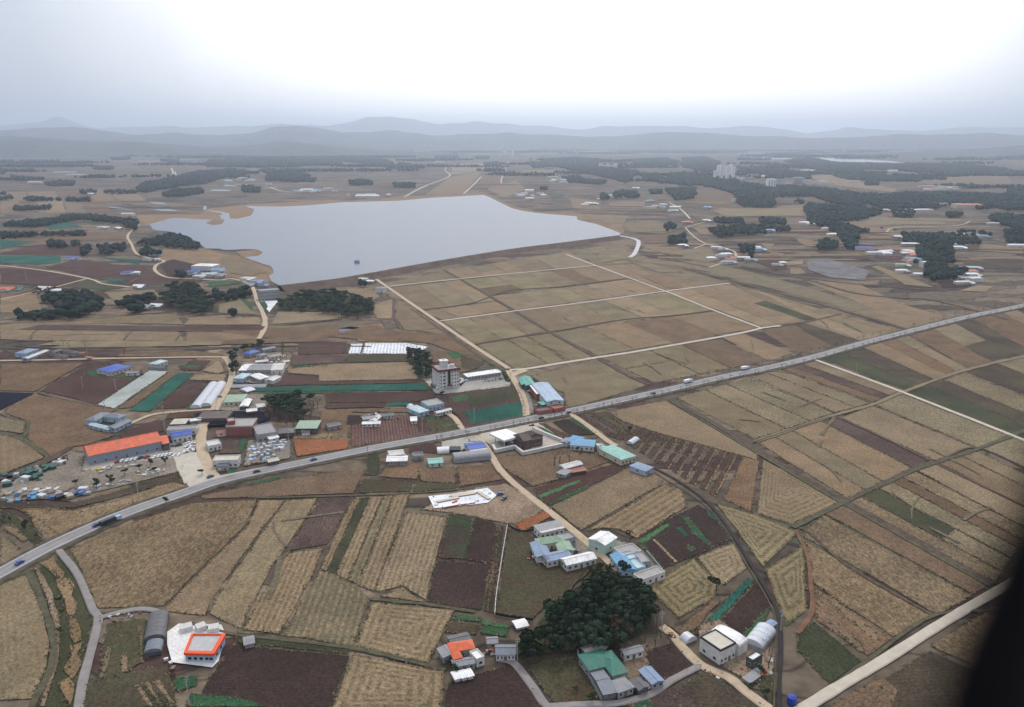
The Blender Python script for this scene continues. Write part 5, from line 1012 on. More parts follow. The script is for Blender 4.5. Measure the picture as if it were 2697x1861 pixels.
for q in ['1350,1010 1440,985', '1470,1005 1540,980', '1560,1010 1640,995']: bld('8', q, 4, 2, 'flat', 0, 'pale', 'white', {'1': 'left', '7': 'middle', '6': 'right'}[q[1] if q[1] != '3' else '1'] if False else ('left' if q.startswith('1350') else 'middle' if q.startswith('1470') else 'right') + ' one of the pale sheds behind the orange-edged house', 1, 'shed', 'shed', detail=False)
bld('8', '1195,925 1160,1110', 8, 2, 'vault', 2, 'dgrey', 'dark', 'long dark grey barrel-roofed barn left of the orange-edged house', 0, 'barn', 'barn', z=1); bld('8', '1165,1125 1145,1205', 6.5, 1.6, 'vault', 1.6, 'slate', 'dark', 'short slate-coloured tunnel below the long dark barn', 0, 'greenhouse', 'greenhouse', z=1)
bld('8', '1830,1110 1900,1095', 5, 2, 'gable', .5, 'grey', 'grey', 'grey hut at the top corner of the dark ploughed field', 0, 'hut', 'shed', detail=False)
# white foundation slab of a building site
o = F('C', 'white', '1640,155 1790,140 1959,112 2050,98 2110,150 2050,200 1959,212 1680,238', gap=0, z=.8, raggedness=.3); o.name = 'foundation_slab'
for i, q in enumerate(['1700,190 1850,160', '1860,205 1960,190', '1800,150 1960,125', '1740,225 1850,205', '1980,120 2060,170']): bld('C', q, 2.2 if i != 2 else 4, .8, 'flat', 0, 'white' if i % 2 else 'cream', 'brick', 'long left|short right|back|front left|diagonal right'.split('|')[i] + ' low footing wall on the white foundation slab', 0, 'footing', 'footing', detail=False, z=.8)
# waterside hotel and hamlets by the reservoir
r = bld('1', '1755,1312 1890,1300', 14, 12, 'flat', 0, 'grey', 'grey', 'grey four-storey hotel at the near corner of the reservoir', 9, 'hotel', 'hotel', z=0); c = r.location
o = F('1', 'white', '1760,1320 1890,1315 1820,1395', gap=0, z=.6); o.name = 'paved_forecourt'; o = F('1', 'teal', '1760,1325 1790,1320 1815,1355 1800,1385', gap=0, z=.63, hue=.2); o.name = 'green_court'
FARH = [   # key, x, y, length, depth, height, roof, label
 ('1', 1395, 1108, 44, 26, 8, 'white', 'large white-roofed restaurant by the lane along the reservoir'), ('1', 1320, 1140, 26, 14, 5, 'blue', 'blue-roofed house left of the white restaurant'), ('1', 1480, 1125, 24, 14, 5, 'sky', 'sky-blue roofed house right of the white restaurant'),
 ('1', 1420, 1150, 26, 12, 4, 'cyan', 'pale cyan roof in front of the white restaurant'), ('1', 1350, 1165, 22, 9, 4, 'pale', 'pale low roof at the lane below the restaurant'), ('1', 1490, 1155, 20, 9, 4, 'grey', 'grey low roof at the lane right of the restaurant'),
 ('1', 1680, 1180, 26, 12, 4, 'pale', 'pale roof at the shore left of the grey hotel'), ('1', 1740, 1200, 22, 10, 4, 'bluegrey', 'blue-grey roof directly behind the grey hotel'), ('1', 1700, 1215, 18, 9, 3, 'grey', 'low grey roof beside the lane near the hotel'), ('1', 1790, 1215, 20, 9, 3, 'blue', 'small blue roof behind the hotel at the shore'),
 ('1', 880, 1138, 30, 12, 4, 'blue', 'long blue roof in the brown fields left of the reservoir'), ('1', 925, 1140, 12, 9, 4, 'white', 'white hut beside the long blue roof in the brown fields'), ('1', 490, 1038, 34, 12, 4, 'blue', 'blue roof between teal fields at the far left'), ('1', 945, 1232, 18, 10, 4, 'white', 'white shed above the rounded grove'),
 ('1', 60, 1250, 24, 12, 4, 'orange', 'orange-red roof at the left edge of the photo'), ('1', 125, 1245, 18, 10, 3, 'green', 'green roof right of the orange-red roof at the left edge'), ('1', 310, 1245, 26, 12, 4, 'pale', 'pale farmhouse left above the scattered dark trees'), ('1', 400, 1262, 22, 10, 4, 'white', 'white curved shed in the scattered dark trees'),
 ('1', 1010, 1045, 24, 9, 3, 'slate', 'slate roof below the bend of the lane'), ('1', 1055, 1010, 26, 10, 4, 'brown', 'brown farmhouse at the lane junction by the reservoir'), ('1', 1060, 1045, 14, 8, 3, 'pale', 'pale shed beside the slate roof at the lane bend'), ('1', 700, 828, 34, 12, 4, 'pale', 'pale barn below the dark tree belt left of the reservoir'), ('1', 800, 832, 20, 10, 4, 'white', 'small white barn right of the pale barn'),
 ('1', 1065, 1358, 20, 6, 3, 'white', 'thin white greenhouse left of the rounded grove'), ('1', 980, 1365, 24, 10, 3, 'grey', 'grey farmstead below the grove'), ('2', 150, 1180, 16, 9, 3, 'pale', 'pale gatehouse at the left end of the dam'), ('2', 265, 1258, 15, 13, 6, 'slate', 'dark blue pump house beside the dam road'), ('2', 190, 1195, 14, 8, 3, 'white', 'white hut beside the gatehouse at the dam'),
 ('2', 175, 618, 100, 30, 8, 'white', 'long white factory roof on the far shore of the reservoir'), ('1', 2080, 575, 60, 26, 8, 'white', 'white roof in the village beyond the far shore, left group'), ('1', 2170, 572, 40, 22, 7, 'rust', 'rust roof in the village beyond the far shore'), ('1', 2225, 568, 46, 26, 9, 'white', 'tall white block in the village beyond the far shore'),
 ('1', 1820, 540, 30, 20, 10, 'cream', 'cream block at the end of the far lane'), ('2', 1270, 580, 40, 24, 8, 'white', 'white house above the right shore of the reservoir'), ('2', 1195, 605, 36, 20, 7, 'sky', 'sky-blue roof above the right shore'), ('2', 1272, 634, 36, 18, 7, 'white', 'white roof closest to the right shore of the reservoir'),
 ('2', 1430, 492, 70, 30, 12, 'white', 'white hall on the slope left of the big dark wood'), ('2', 1480, 505, 40, 26, 10, 'pale', 'pale hall below the white hall on the slope'), ('2', 1500, 522, 50, 22, 7, 'sky', 'pale blue shed below the pale hall'), ('2', 1405, 425, 80, 26, 10, 'cream', 'cream roof far beyond the right shore'), ('2', 1670, 665, 26, 18, 6, 'pale', 'pale farm roof left in the hamlet right of the reservoir'),
 ('2', 1710, 668, 24, 16, 6, 'white', 'white farm roof in the hamlet right of the reservoir'), ('2', 1735, 640, 12, 10, 8, 'white', 'white tower-like hut in the hamlet right of the reservoir'), ('2', 2080, 648, 34, 16, 6, 'sky', 'sky-blue barn in the hamlet by the two dark woods'), ('2', 2120, 682, 24, 14, 5, 'orange', 'orange roof in the hamlet by the two dark woods'), ('2', 2175, 672, 30, 14, 5, 'pale', 'pale roof right of the orange roof in that hamlet'),
 ('2', 2255, 690, 40, 14, 5, 'white', 'long white barn beside the far concrete lane'), ('2', 2240, 712, 36, 12, 4, 'cyan', 'pale cyan roof below the long white barn'), ('2', 1990, 562, 36, 18, 7, 'white', 'white roof at the end of a far lane above the wood'), ('2', 1820, 615, 16, 12, 8, 'white', 'white water tower hut between the two round woods'),
 ('3', 30, 795, 30, 14, 5, 'orange', 'orange roof where the right-hand lanes start'), ('3', 165, 690, 24, 12, 5, 'sky', 'small sky-blue roof in the right-hand fields'), ('3', 350, 645, 16, 12, 10, 'white', 'white hut at the left tip of the pine wood'), ('3', 595, 850, 22, 12, 5, 'sky', 'sky-blue roof at the right end of the low wood'), ('3', 165, 780, 26, 12, 4, 'white', 'white roof beside the low pine belt'),
 ('3', 520, 980, 26, 12, 5, 'sky', 'sky-blue house right of the single dark clump'), ('3', 500, 965, 18, 10, 4, 'white', 'white shed behind the sky-blue house'), ('3', 410, 1040, 26, 12, 5, 'pale', 'pale courtyard farm below the dark clump'), ('3', 310, 1065, 30, 12, 4, 'grey', 'grey farm below the lane bend at right'), ('3', 460, 1050, 26, 10, 4, 'slate', 'slate farm right of the pale courtyard farm'),
 ('3', 0, 950, 22, 10, 4, 'white', 'white roof left of the right-hand lane fork'), ('3', 230, 965, 24, 10, 4, 'pale', 'pale roof inside the loop of the right-hand lane'), ('3', 270, 975, 18, 10, 4, 'grey', 'grey roof inside the loop of the right-hand lane'), ('3', 680, 1075, 14, 10, 5, 'white', 'lone white hut by the ploughed strip at right'), ('3', 640, 1080, 20, 8, 3, 'grey', 'grey shed left of the lone white hut'),
 ('3', 1620, 714, 60, 16, 7, 'white', 'long white shed below the dark pine belt'), ('3', 1925, 690, 90, 50, 12, 'orange', 'wide orange-roofed hall in front of the far pine belt'), ('3', 1740, 672, 50, 18, 7, 'rust', 'rust red roofs left of the wide orange hall'), ('3', 830, 800, 34, 16, 6, 'white', 'white roof at the foot of the long wood'), ('3', 868, 806, 24, 12, 5, 'white', 'smaller white roof at the foot of the long wood'),
 ('3', 1020, 882, 30, 16, 6, 'white', 'white barn in the notch between two woods'), ('3', 975, 838, 26, 12, 5, 'pale', 'pale barn behind the notch between two woods'), ('3', 1370, 712, 30, 16, 6, 'pale', 'pale block between the two dark belts'), ('3', 1230, 972, 40, 12, 5, 'blue', 'blue roof in the hamlet below the woods'), ('3', 1300, 1005, 34, 14, 5, 'pale', 'pale grey roof in the hamlet below the woods'), ('3', 1370, 992, 34, 10, 4, 'white', 'long white roof at the right end of that hamlet'),
 ('3', 1540, 945, 40, 12, 5, 'white', 'white tunnels left of the dark hill wood'), ('3', 1520, 1005, 30, 12, 4, 'white', 'white roof left of the dark hill wood, second row'), ('3', 1580, 1005, 20, 12, 5, 'pale', 'pale house beside the dark hill wood'), ('3', 1550, 1060, 16, 9, 4, 'orange', 'orange roof left of the dark hill wood'), ('3', 1632, 1090, 12, 12, 9, 'white', 'white silo-like house against the dark hill wood'),
 ('3', 1490, 1085, 26, 10, 4, 'sage', 'sage roof left of the small round clump'), ('3', 1485, 1125, 22, 9, 4, 'white', 'white roof below the small round clump'), ('3', 1600, 1145, 20, 8, 3, 'white', 'white shed at the foot of the dark hill wood'), ('3', 1870, 968, 30, 12, 5, 'white', 'white house right of the dark hill wood'), ('3', 1880, 945, 26, 10, 4, 'cyan', 'cyan roof right of the dark hill wood'),
 ('3', 1960, 1105, 34, 12, 4, 'cyan', 'pale cyan roof at the right foot of the hill wood'), ('3', 1960, 1160, 22, 10, 6, 'white', 'white two-storey house at the right foot of the hill wood'), ('3', 1900, 1205, 30, 10, 4, 'pale', 'pale roof lowest of the hill wood hamlet'), ('3', 1850, 1170, 24, 9, 4, 'grey', 'grey roof in the hill wood hamlet'), ('3', 1450, 905, 20, 12, 8, 'white', 'white block left of the long flat pine wood'),
 ('3', 2140, 800, 70, 10, 4, 'pale', 'long pale tunnel at the right edge of the woods'), ('3', 2280, 955, 50, 12, 5, 'white', 'white greenhouse at the right edge of the photo'), ('3', 2030, 890, 26, 12, 5, 'sky', 'pale blue roof right of the long flat pine wood'), ('3', 1950, 870, 20, 12, 6, 'cream', 'cream house in the edge of the long flat pine wood'),
 ('3', 1680, 552, 120, 26, 9, 'white', 'white sheds in a row on the far plain'), ('3', 1800, 556, 90, 26, 9, 'pale', 'pale sheds in a row on the far plain'), ('3', 1735, 568, 60, 22, 9, 'white', 'white shed nearer than the two far rows'), ('3', 1825, 458, 110, 30, 10, 'white', 'long white shed far out on the plain'), ('3', 780, 517, 60, 36, 24, 'white', 'white apartment block in the red-roofed town'),
 ('3', 850, 520, 50, 30, 14, 'pale', 'pale block right of the white apartment block'), ('3', 720, 520, 60, 30, 10, 'rust', 'red block left of the white apartment block'), ('3', 930, 520, 80, 30, 9, 'rust', 'dark red row house in the town'), ('3', 980, 524, 60, 26, 9, 'rust', 'rust red row house at the right end of the town'), ('3', 640, 505, 80, 30, 9, 'brown', 'brown row at the left of the town'), ('3', 400, 490, 60, 26, 9, 'pale', 'pale low block right of the six towers'), ('3', 450, 495, 60, 26, 9, 'orange', 'orange-red block right of the six towers'), ('3', 500, 485, 60, 26, 9, 'grey', 'grey low block in the town'),
 ('3', 1160, 515, 70, 26, 9, 'orange', 'orange roof beyond the thin pine belt'), ('3', 850, 440, 120, 26, 8, 'white', 'white roofs below the far water'), ('3', 1450, 440, 150, 26, 8, 'white', 'white roofs between far pine belts'), ('2', 660, 378, 90, 30, 12, 'white', 'white roof far behind the reservoir'), ('2', 1180, 352, 60, 30, 12, 'white', 'white house right below the four far towers'), ('2', 430, 310, 160, 40, 14, 'white', 'white factory in the haze above the reservoir'),
 ('1', 440, 445, 150, 40, 6, 'film', 'pale greenhouse field in the hazy far left, upper'), ('1', 520, 462, 120, 30, 6, 'film', 'pale greenhouse field in the hazy far left, lower'), ('1', 1010, 372, 200, 40, 8, 'film', 'pale greenhouse roofs in the haze left of the lake'), ('1', 1500, 570, 90, 30, 6, 'film', 'greenhouses left of the village on the far shore'), ('1', 1640, 490, 60, 26, 6, 'cyan', 'pale cyan roofs before the far left wood'),
 ('1', 1560, 545, 60, 24, 6, 'sage', 'sage roofs at the far left shore'), ('1', 60, 500, 80, 26, 6, 'pale', 'pale roofs at the hazy left edge'), ('1', 240, 520, 70, 26, 6, 'pale', 'second group of pale roofs at the hazy left edge'), ('1', 620, 600, 30, 14, 6, 'white', 'small white roof under a far tree row'), ('1', 870, 738, 40, 16, 5, 'pale', 'pale roof behind the tree belt left of the reservoir'),
]
for i, (k, x, y, l_, d_, h_, rn, lab) in enumerate(FARH):
    p = at(k, x, y, 0); random.seed(i * 7 + 1)
    rt = empty('house' if h_ < 6 else 'building', (p.x, p.y, .3), random.uniform(-.25, .25), lab, 'house' if h_ < 6 else 'building')
    dark = rn in ('white', 'pale', 'cream'); wn = random.choice(['white', 'white', 'grey', 'cream']); kd = 'flat' if h_ >= 9 or rn == 'cream' else ('vault' if rn == 'film' else random.choice(['gable', 'hip']))
    l_ *= .8; d_ *= .9
    if kd == 'vault':
        nn = max(2, int(d_ / 9))
        for q in range(nn): volume(rt, 0, (q - nn / 2) * 9.5, l_, 8, 0, .2, 'vault', 2.8, RM[rn], WM[wn], 0, detail=False)
    else:
        volume(rt, 0, 0, l_, d_, 0, h_, kd, 1.2 + d_ * .05, RM[rn], WM[wn], max(2, int(l_ / 8)), detail=(kd == 'flat'))
        if l_ < 30 and l_ > 14: volume(rt, l_ * .35, -d_ * .7, 6, 9, 0, h_ * .8, 'gable', 1, RM[random.choice(['grey', 'pale', rn])], WM['grey'], 0, detail=False)
# more small roofs in the far hamlets
rh = random.Random(77)
for k, x, y, n, sx, sy, where in [('2', 1290, 600, 6, 90, 14, 'above the right shore of the reservoir'), ('2', 1440, 500, 5, 70, 12, 'on the slope left of the big dark wood'), ('2', 1690, 668, 5, 50, 8, 'right of the reservoir tip'), ('2', 2130, 680, 6, 70, 12, 'by the two dark woods'), ('1', 1560, 530, 8, 120, 30, 'left of the far shore village'), ('1', 2150, 575, 9, 150, 10, 'on the far shore of the reservoir'),
    ('3', 460, 488, 8, 110, 8, 'at the foot of the white towers'), ('3', 850, 515, 9, 160, 10, 'in the red-roofed town'), ('3', 1540, 1020, 6, 60, 40, 'left of the dark hill wood'), ('3', 1320, 1000, 4, 60, 12, 'below the long wood'), ('3', 1920, 1150, 6, 60, 40, 'at the right foot of the hill wood'), ('3', 1740, 562, 7, 120, 12, 'on the far plain'), ('3', 300, 1040, 6, 110, 25, 'at the right-hand lane loop'), ('3', 1860, 890, 5, 160, 30, 'round the flat pine wood'), ('3', 1700, 700, 5, 250, 16, 'before the far pine belt'), ('2', 150, 600, 5, 200, 10, 'beside the long factory across the water'), ('1', 1600, 470, 6, 300, 40, 'behind the far left wood')]:
    for i in range(n):
        p = at(k, x + rh.uniform(-sx, sx), y + rh.uniform(-sy, sy), 0); sc_ = max(1, p.y / 2600); rn = rh.choice(['white', 'white', 'pale', 'pale', 'sky', 'cyan', 'grey', 'rust', 'orange', 'film'])
        rt = empty('house', (p.x, p.y, .3), rh.uniform(-.4, .4), {'white': 'tiny white roof', 'pale': 'tiny pale roof', 'sky': 'tiny sky-blue roof', 'cyan': 'tiny pale cyan roof', 'grey': 'tiny grey roof', 'rust': 'tiny rust-red roof', 'orange': 'tiny orange roof', 'film': 'tiny silvery roof'}[rn] + ' among the small houses ' + where, 'house', 'small houses ' + where)
        volume(rt, 0, 0, rh.uniform(12, 24) * sc_, rh.uniform(8, 12) * sc_, 0, rh.uniform(3.5, 5) * sc_, rh.choice(['gable', 'hip', 'flat']), 1.8 * sc_, RM[rn], WM['white'], 0, detail=False)
# towers
tme = {}
def tower(p, w_, d_, h_, rz, label, nx=5, nf=14):
    rt = empty('apartment_tower', (p.x, p.y, .3), rz, label, 'apartment tower')
    b = MB(); b.box(-w_ / 2, w_ / 2, -d_ / 2, d_ / 2, 0, h_); b.build('wall', mat('tower_white', (.88, .87, .85), .8, .03, .1), rt); b = MB(); b.box(-3, 3, -3, 3, h_, h_ + 5); b.build('lift_house', WM['grey'], rt)
    for i in range(nx):
        x = (i + .5) / nx * w_ - w_ / 2; b = MB(); b.box(x - w_ / nx * .16, x + w_ / nx * .16, -d_ / 2 - .3, -d_ / 2 + .1, 2, h_ - 3)
        for f in range(nf): pass
        b.build('window_bay', WM['grey'], rt)
    b = MB()
for i, x in enumerate((222, 243, 262, 284, 303, 325, 341)):
    tower(at('3', x, 490 - (i % 2) * 6, 0), 14, 20, 58 + (i % 3) * 5 - (18 if i == 0 else 0), .05, ['short tower at the left end', 'second', 'third', 'fourth', 'fifth', 'sixth', 'seventh'][i] + (' of the white apartment towers above the woods' if i == 0 else ' white apartment tower from the left, standing above the woods'), 3)
for i, x in enumerate((1088, 1103, 1120, 1155)): tower(at('2', x, 333 + (i == 3) * 8, 0), 30, 26, 82, 0, ['first', 'second', 'third', 'fourth'][i] + ' pale tower from the left in the haze beyond the reservoir', 2)
rt = empty('white_hospital', at('2', 1803, 422, 0), 0, 'wide white stepped building on the wooded rise beyond the reservoir', 'building')
for x0, x1, h_ in ((-60, -34, 36), (-34, 34, 26), (34, 60, 34), (-12, 12, 32)): b = MB(); b.box(x0, x1, -12 + (abs(x0) == 12) * -1, 12, 0, h_); b.build('wall', WM['white'] if True else None, rt)
for x in range(-52, 55, 13): b = MB(); b.box(x - 2.5, x + 2.5, -13.6, -12.2, 6, 22); b.build('window_bay', WM['grey'], rt)
p = at('3', 597, 560, 0); tower(p, 32, 26, 40, 0, 'single white tower with a pointed top in the middle of the woods', 3)
# raft on the water
p = at('2', 103, 1055, .9); rt = empty('raft_house', (p.x, p.y, .95), .1, 'small blue fishing raft with a hut floating near the dam', 'raft'); b = MB(); b.box(-5, 5, -3.5, 3.5, -.3, .5); b.build('deck', WM['grey'], rt); b = MB(); b.box(-3.6, 3.6, -2.4, 2.4, .5, 3); b.build('cabin', WM['blue'], rt); roof_mb(7.2, 4.8, 3, 'gable', .8).build('roof', RM['blue'], rt)
# ================================================================== TREES
def crown_mesh(seed, n, rx, rz, size, low=False, sparse=False):
    rnd = np.random.RandomState(seed); v = []; f = []
    lobes = [(rnd.normal(0, rx * .38, 2), rnd.uniform(.35, .8) * rz, rnd.uniform(.42, .65) * rx) for _ in range(5)]
    for i in range(n):
        (cx, cyy), cz, r = lobes[i % 5]; d = rnd.normal(size=3); d /= np.linalg.norm(d); d[2] = abs(d[2]) * .9 - .2; rr = r * rnd.uniform(.65, 1.05)
        c = np.array([cx, cyy, cz]) + d * rr * np.array([1, 1, .62]); t1 = np.cross(d, rnd.normal(size=3)); t1 /= np.linalg.norm(t1) + 1e-6; t2 = np.cross(d, t1) + d * rnd.uniform(-.4, .4)
        s = size * rnd.uniform(.6, 1.3); k = len(v); v += [tuple(c + t1 * s), tuple(c + t2 * s * .9), tuple(c - t1 * s * .9), tuple(c - t2 * s)]; f.append((k, k + 1, k + 2, k + 3))
    m = bpy.data.meshes.new('crown'); m.from_pydata(v, [], f); m.update(); return m
pine_m = mat('pine_needles', (.034, .056, .034), .95, .5, .35, spec=.1, rnd=True); bark = mat('bark', (.10, .075, .06), .95, .2, 1); leaf_m = mat('dry_leaves', (.13, .075, .05), .95, .35, .5, spec=.1, rnd=True); twig = mat('bare_twigs', (.13, .10, .09), .95, .3, .5); ever_m = mat('broadleaf', (.045, .065, .035), .95, .4, .4, spec=.1)
def tree_proto(kind, seed):
    name, label, cat = {'pine': ('pine_tree', 'dark pine', 'pine tree'), 'bare': ('bare_tree', 'bare tree', 'bare tree'), 'bush': ('garden_tree', 'tree', 'tree')}[kind]
    root = empty(name, (0, -900, 0), 0); b = MB(); kids = []
    if kind == 'pine':
        b.tube((0, 0, 0), (.2, .1, 6.5), .28, .12, 6)
        for a in range(4): b.tube((.1, .05, 3.5 + a * .8), (math.cos(a * 1.7) * 2.2, math.sin(a * 1.7) * 2.2, 5 + a * .8), .1, .04, 4)
        t = b.build('trunk', bark, root); me = crown_mesh(seed, 420, 4.0, 7.0, .62); me.transform(Matrix.Translation((0, 0, 2.4))); c = link('crown', me, pine_m, root); kids = [t, c]
    elif kind == 'bush':
        b.tube((0, 0, 0), (0, 0, 3), .2, .1, 6); t = b.build('trunk', bark, root); me = crown_mesh(seed, 150, 2.0, 4.0, .42); me.transform(Matrix.Translation((0, 0, 1.2))); c = link('crown', me, ever_m, root); kids = [t, c]
    else:
        rnd = random.Random(seed); b.tube((0, 0, 0), (0, 0, 2.6), .26, .17, 6); lim = MB()
        def br(p, d, l, r, dep):
            q = p + d * l; lim.tube(p, q, r, r * .55, 3)
            if dep == 0: return
            for _ in range(3 if dep > 1 else 4): br(q, (d + Vector((rnd.gauss(0, .55), rnd.gauss(0, .55), rnd.gauss(.1, .3)))).normalized(), l * .68, r * .5, dep - 1)
        for _ in range(4): br(Vector((0, 0, 2.4)), Vector((rnd.gauss(0, .5), rnd.gauss(0, .5), 1)).normalized(), 2.4, .15, 3)
        t = b.build('trunk', bark, root); c = lim.build('branch', twig, root); kids = [t, c]
    tag(root, label, cat); remember(root, kids); return root
PINES = [tree_proto('pine', 11 + i) for i in range(5)]; BARES = [tree_proto('bare', 31 + i) for i in range(3)]; BUSH = [tree_proto('bush', 51 + i) for i in range(3)]
def inside(p, P):
    c = False; n = len(P)
    for i in range(n):
        a, b = P[i], P[i - 1]
        if (a.y > p.y) != (b.y > p.y) and p.x < (b.x - a.x) * (p.y - a.y) / (b.y - a.y) + a.x: c = not c
    return c
def scatter(P, sp, seed=0, jit=.38, edge=0):
    rnd = random.Random(seed); x0, x1 = min(p.x for p in P), max(p.x for p in P); y0, y1 = min(p.y for p in P), max(p.y for p in P); o = []; r = 0; y = y0
    while y < y1:
        x = x0 + (r % 2) * sp / 2
        while x < x1:
            q = Vector((x + rnd.uniform(-jit, jit) * sp, y + rnd.uniform(-jit, jit) * sp, 0))
            if inside(q, P): o.append(q)
            x += sp
        y += sp * .87; r += 1
    return o
NP = [0]
def wood(k, s, protos, sp, label, group, scale=(.85, 1.25), zt=4, seed=1, cap=999, zf=1.0):
    o = scatter(pts(k, s, zt), sp, seed); rnd = random.Random(seed + 5); rnd.shuffle(o)
    for q in o[:cap]:
        c = rnd.uniform(*scale); r = dup(rnd.choice(protos), (q.x, q.y, .3), rnd.uniform(0, 6.28), label, (c, c, c * zf * rnd.uniform(.85, 1.15))); r['group'] = group; NP[0] += 1
WP = '1190,690 1270,650 1450,555 1560,560 1740,550 1860,630 1960,760 1950,850 1880,950 1790,1000 1600,1080 1400,1090 1000,1140 840,1140 810,1060 960,950 1000,890 1080,780'
wood('9', WP, PINES, 5.7, 'dark pine in the dense wood behind the emerald-roofed farmhouse', 'pines of the wood behind the emerald roof', (.85, 1.2), 6, 3)
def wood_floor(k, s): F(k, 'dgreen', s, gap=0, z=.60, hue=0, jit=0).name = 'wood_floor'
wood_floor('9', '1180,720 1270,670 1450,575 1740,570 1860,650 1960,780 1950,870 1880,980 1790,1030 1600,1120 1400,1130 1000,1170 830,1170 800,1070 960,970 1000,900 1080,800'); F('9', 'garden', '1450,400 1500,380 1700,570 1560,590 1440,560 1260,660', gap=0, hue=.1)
leaf_pr = []
for i in range(2):
    root = empty('oak_tree', (0, -900, 0), 0); b = MB(); b.tube((0, 0, 0), (0, 0, 5), .3, .15, 6); t = b.build('trunk', bark, root); me = crown_mesh(90 + i, 170, 3.0, 6.0, .45); me.transform(Matrix.Translation((0, 0, 2.2))); c = link('crown', me, leaf_m, root); tag(root, 'oak', 'oak tree'); remember(root, [t, c]); leaf_pr.append(root)
wood('9', '1600,850 1650,820 1750,870 1770,950 1700,1080 1620,1080', leaf_pr, 6, 'rusty brown oak at the lower right edge of the dense pine wood', 'brown oaks among the pines', (.9, 1.2), 5, 8)
wood('9', '1850,990 2060,960 2100,1060 1900,1080', BARES + leaf_pr, 6, 'thin tree with few leaves between the pine wood and the lane', 'thin trees by the lane', (.6, .9), 3, 9)
wood('9', '1420,430 1620,440 1700,560 1450,560 1380,560', BUSH, 7, 'low green shrub on the slope above the pine wood', 'shrubs above the pine wood', (.7, 1.1), 2, 10)
for k, x, y, pr, s_, lab in [('A', 1050, 650, 'b', 1.7, 'lone dark green tree at the edge of the chevron stubble field'), ('9', 1690, 520, 'p', .8, 'dark pine touching the lane end beside the blue courtyard farmhouse'), ('7', 1100, 520, 't', 1.5, 'big bare tree left of the weathered shack'), ('7', 1150, 500, 't', 1.2, 'second bare tree behind the weathered shack'), ('7', 1240, 490, 't', 1.3, 'bare tree right behind the weathered shack roof'),
                       ('7', 1800, 205, 'b', 1.0, 'small round dark bush at the start of the striped field'), ('9', 1745, 245, 'l', .8, 'round brown bush beside the white-roofed tall barn'), ('8', 1245, 80, 'b', .9, 'dark green bush beside the highway above the wavy field'), ('6', 430, 745, 'b', 1.2, 'round dark tree at the corner of the motel ground'), ('3', 1350, 843, 'b', 2.2, 'small lone tree in the far right fields'), ('3', 1440, 850, 'b', 2, 'second small lone tree in the far right fields'),
                       ('6', 1640, 1010, 't', .8, 'small bare tree on the corner where the second lane leaves the highway'), ('6', 1340, 1070, 'b', 1, 'yellowish bush at the upper end of the white wall'), ('A', 560, 950, 't', 1.4, 'slender bare tree at the right tip of the pine wood')]:
    pr = {'b': BUSH, 'p': PINES, 't': BARES, 'l': leaf_pr}[pr][int(x) % 2]; p = at(k, x, y, 0); dup(pr, (p.x, p.y, .4), x, lab, (s_, s_, s_))
# groves beyond
wood('5', '590,745 730,715 1005,735 1015,820 960,980 885,975 850,900 600,860', PINES, 7.5, 'dark pine in the grove beside the pale green barn', 'pines of the grove by the pale green barn', (.95, 1.3), 5, 12, 999, .8)
wood('5', '985,760 1130,765 1090,890 980,950', BARES, 7, 'bare tree at the right side of the dark grove', 'bare trees round the dark grove', (1, 1.4), 4, 13); wood('5', '590,890 845,895 860,1000 660,990', BARES, 6.5, 'bare tree in front of the dark grove', 'bare trees in front of the dark grove', (.9, 1.3), 3, 14)
wood('5', '1975,305 2050,260 2150,300 2235,400 2200,550 2090,520 2010,400', PINES, 7, 'dark tree in the row left of the motel', 'dark trees left of the motel', (.8, 1.1), 4, 15); wood('5', '2040,250 2150,280 2200,380 2100,420', BARES, 8, 'grey bare tree in the row left of the motel', 'bare trees left of the motel', (1, 1.3), 4, 16)
wood('5', '195,305 285,305 280,420 245,570 225,480', PINES, 6.5, 'dark tree beside the dirt lane at the hamlet', 'dark trees at the hamlet', (.6, .9), 3, 17); wood('5', '440,190 530,190 560,240 400,270 330,290 330,260', PINES, 8, 'dark tree at the top of the hamlet', 'dark trees at the top of the hamlet', (.6, .9), 3, 18)
wood('5', '640,250 760,230 800,330 760,350', BARES, 9, 'bare tree on the right side of the hamlet', 'bare trees right of the hamlet', (.8, 1.1), 3, 19); wood('4', '1900,1190 1960,1250 2040,1400 2010,1400 1930,1300', BUSH, 6, 'dark shrub between the concrete drive and the dirt lane', 'shrubs along the concrete drive', (.9, 1.2), 2, 20)
wood('4', '470,90 900,90 880,130 500,130', BARES, 16, 'dark bush on the rise above the brown courtyard farmhouse', 'bushes above the courtyard farmhouse', (.7, 1), 2, 21); wood('4', '1230,200 1320,200 1330,250 1230,250', BARES, 9, 'bare tree on the country lane above the blue roof', 'bare trees on the country lane', (1, 1.2), 2, 22)
wood('A', '1400,1010 1560,980 1560,1250 1450,1280', BARES, 7, 'black bare tree beside the drain below the silver tunnel', 'bare trees beside the drain', (.8, 1.1), 2, 23)
wood('1', '1100,1255 1150,1195 1340,1190 1390,1250 1450,1320 1440,1370 1300,1380 1200,1350 1090,1300', PINES, 13.5, 'dark pine in the rounded grove below the reservoir lane', 'pines of the rounded grove', (1.5, 1.9), 6, 24, 70, .62)
wood('1', '1885,1315 1960,1275 2180,1240 2313,1250 2500,1310 2530,1350 2500,1395 2400,1410 2150,1375 1900,1362', PINES, 13.5, 'dark pine in the long grove right of the hotel', 'pines of the long grove by the hotel', (1.5, 1.9), 6, 25, 85, .62)
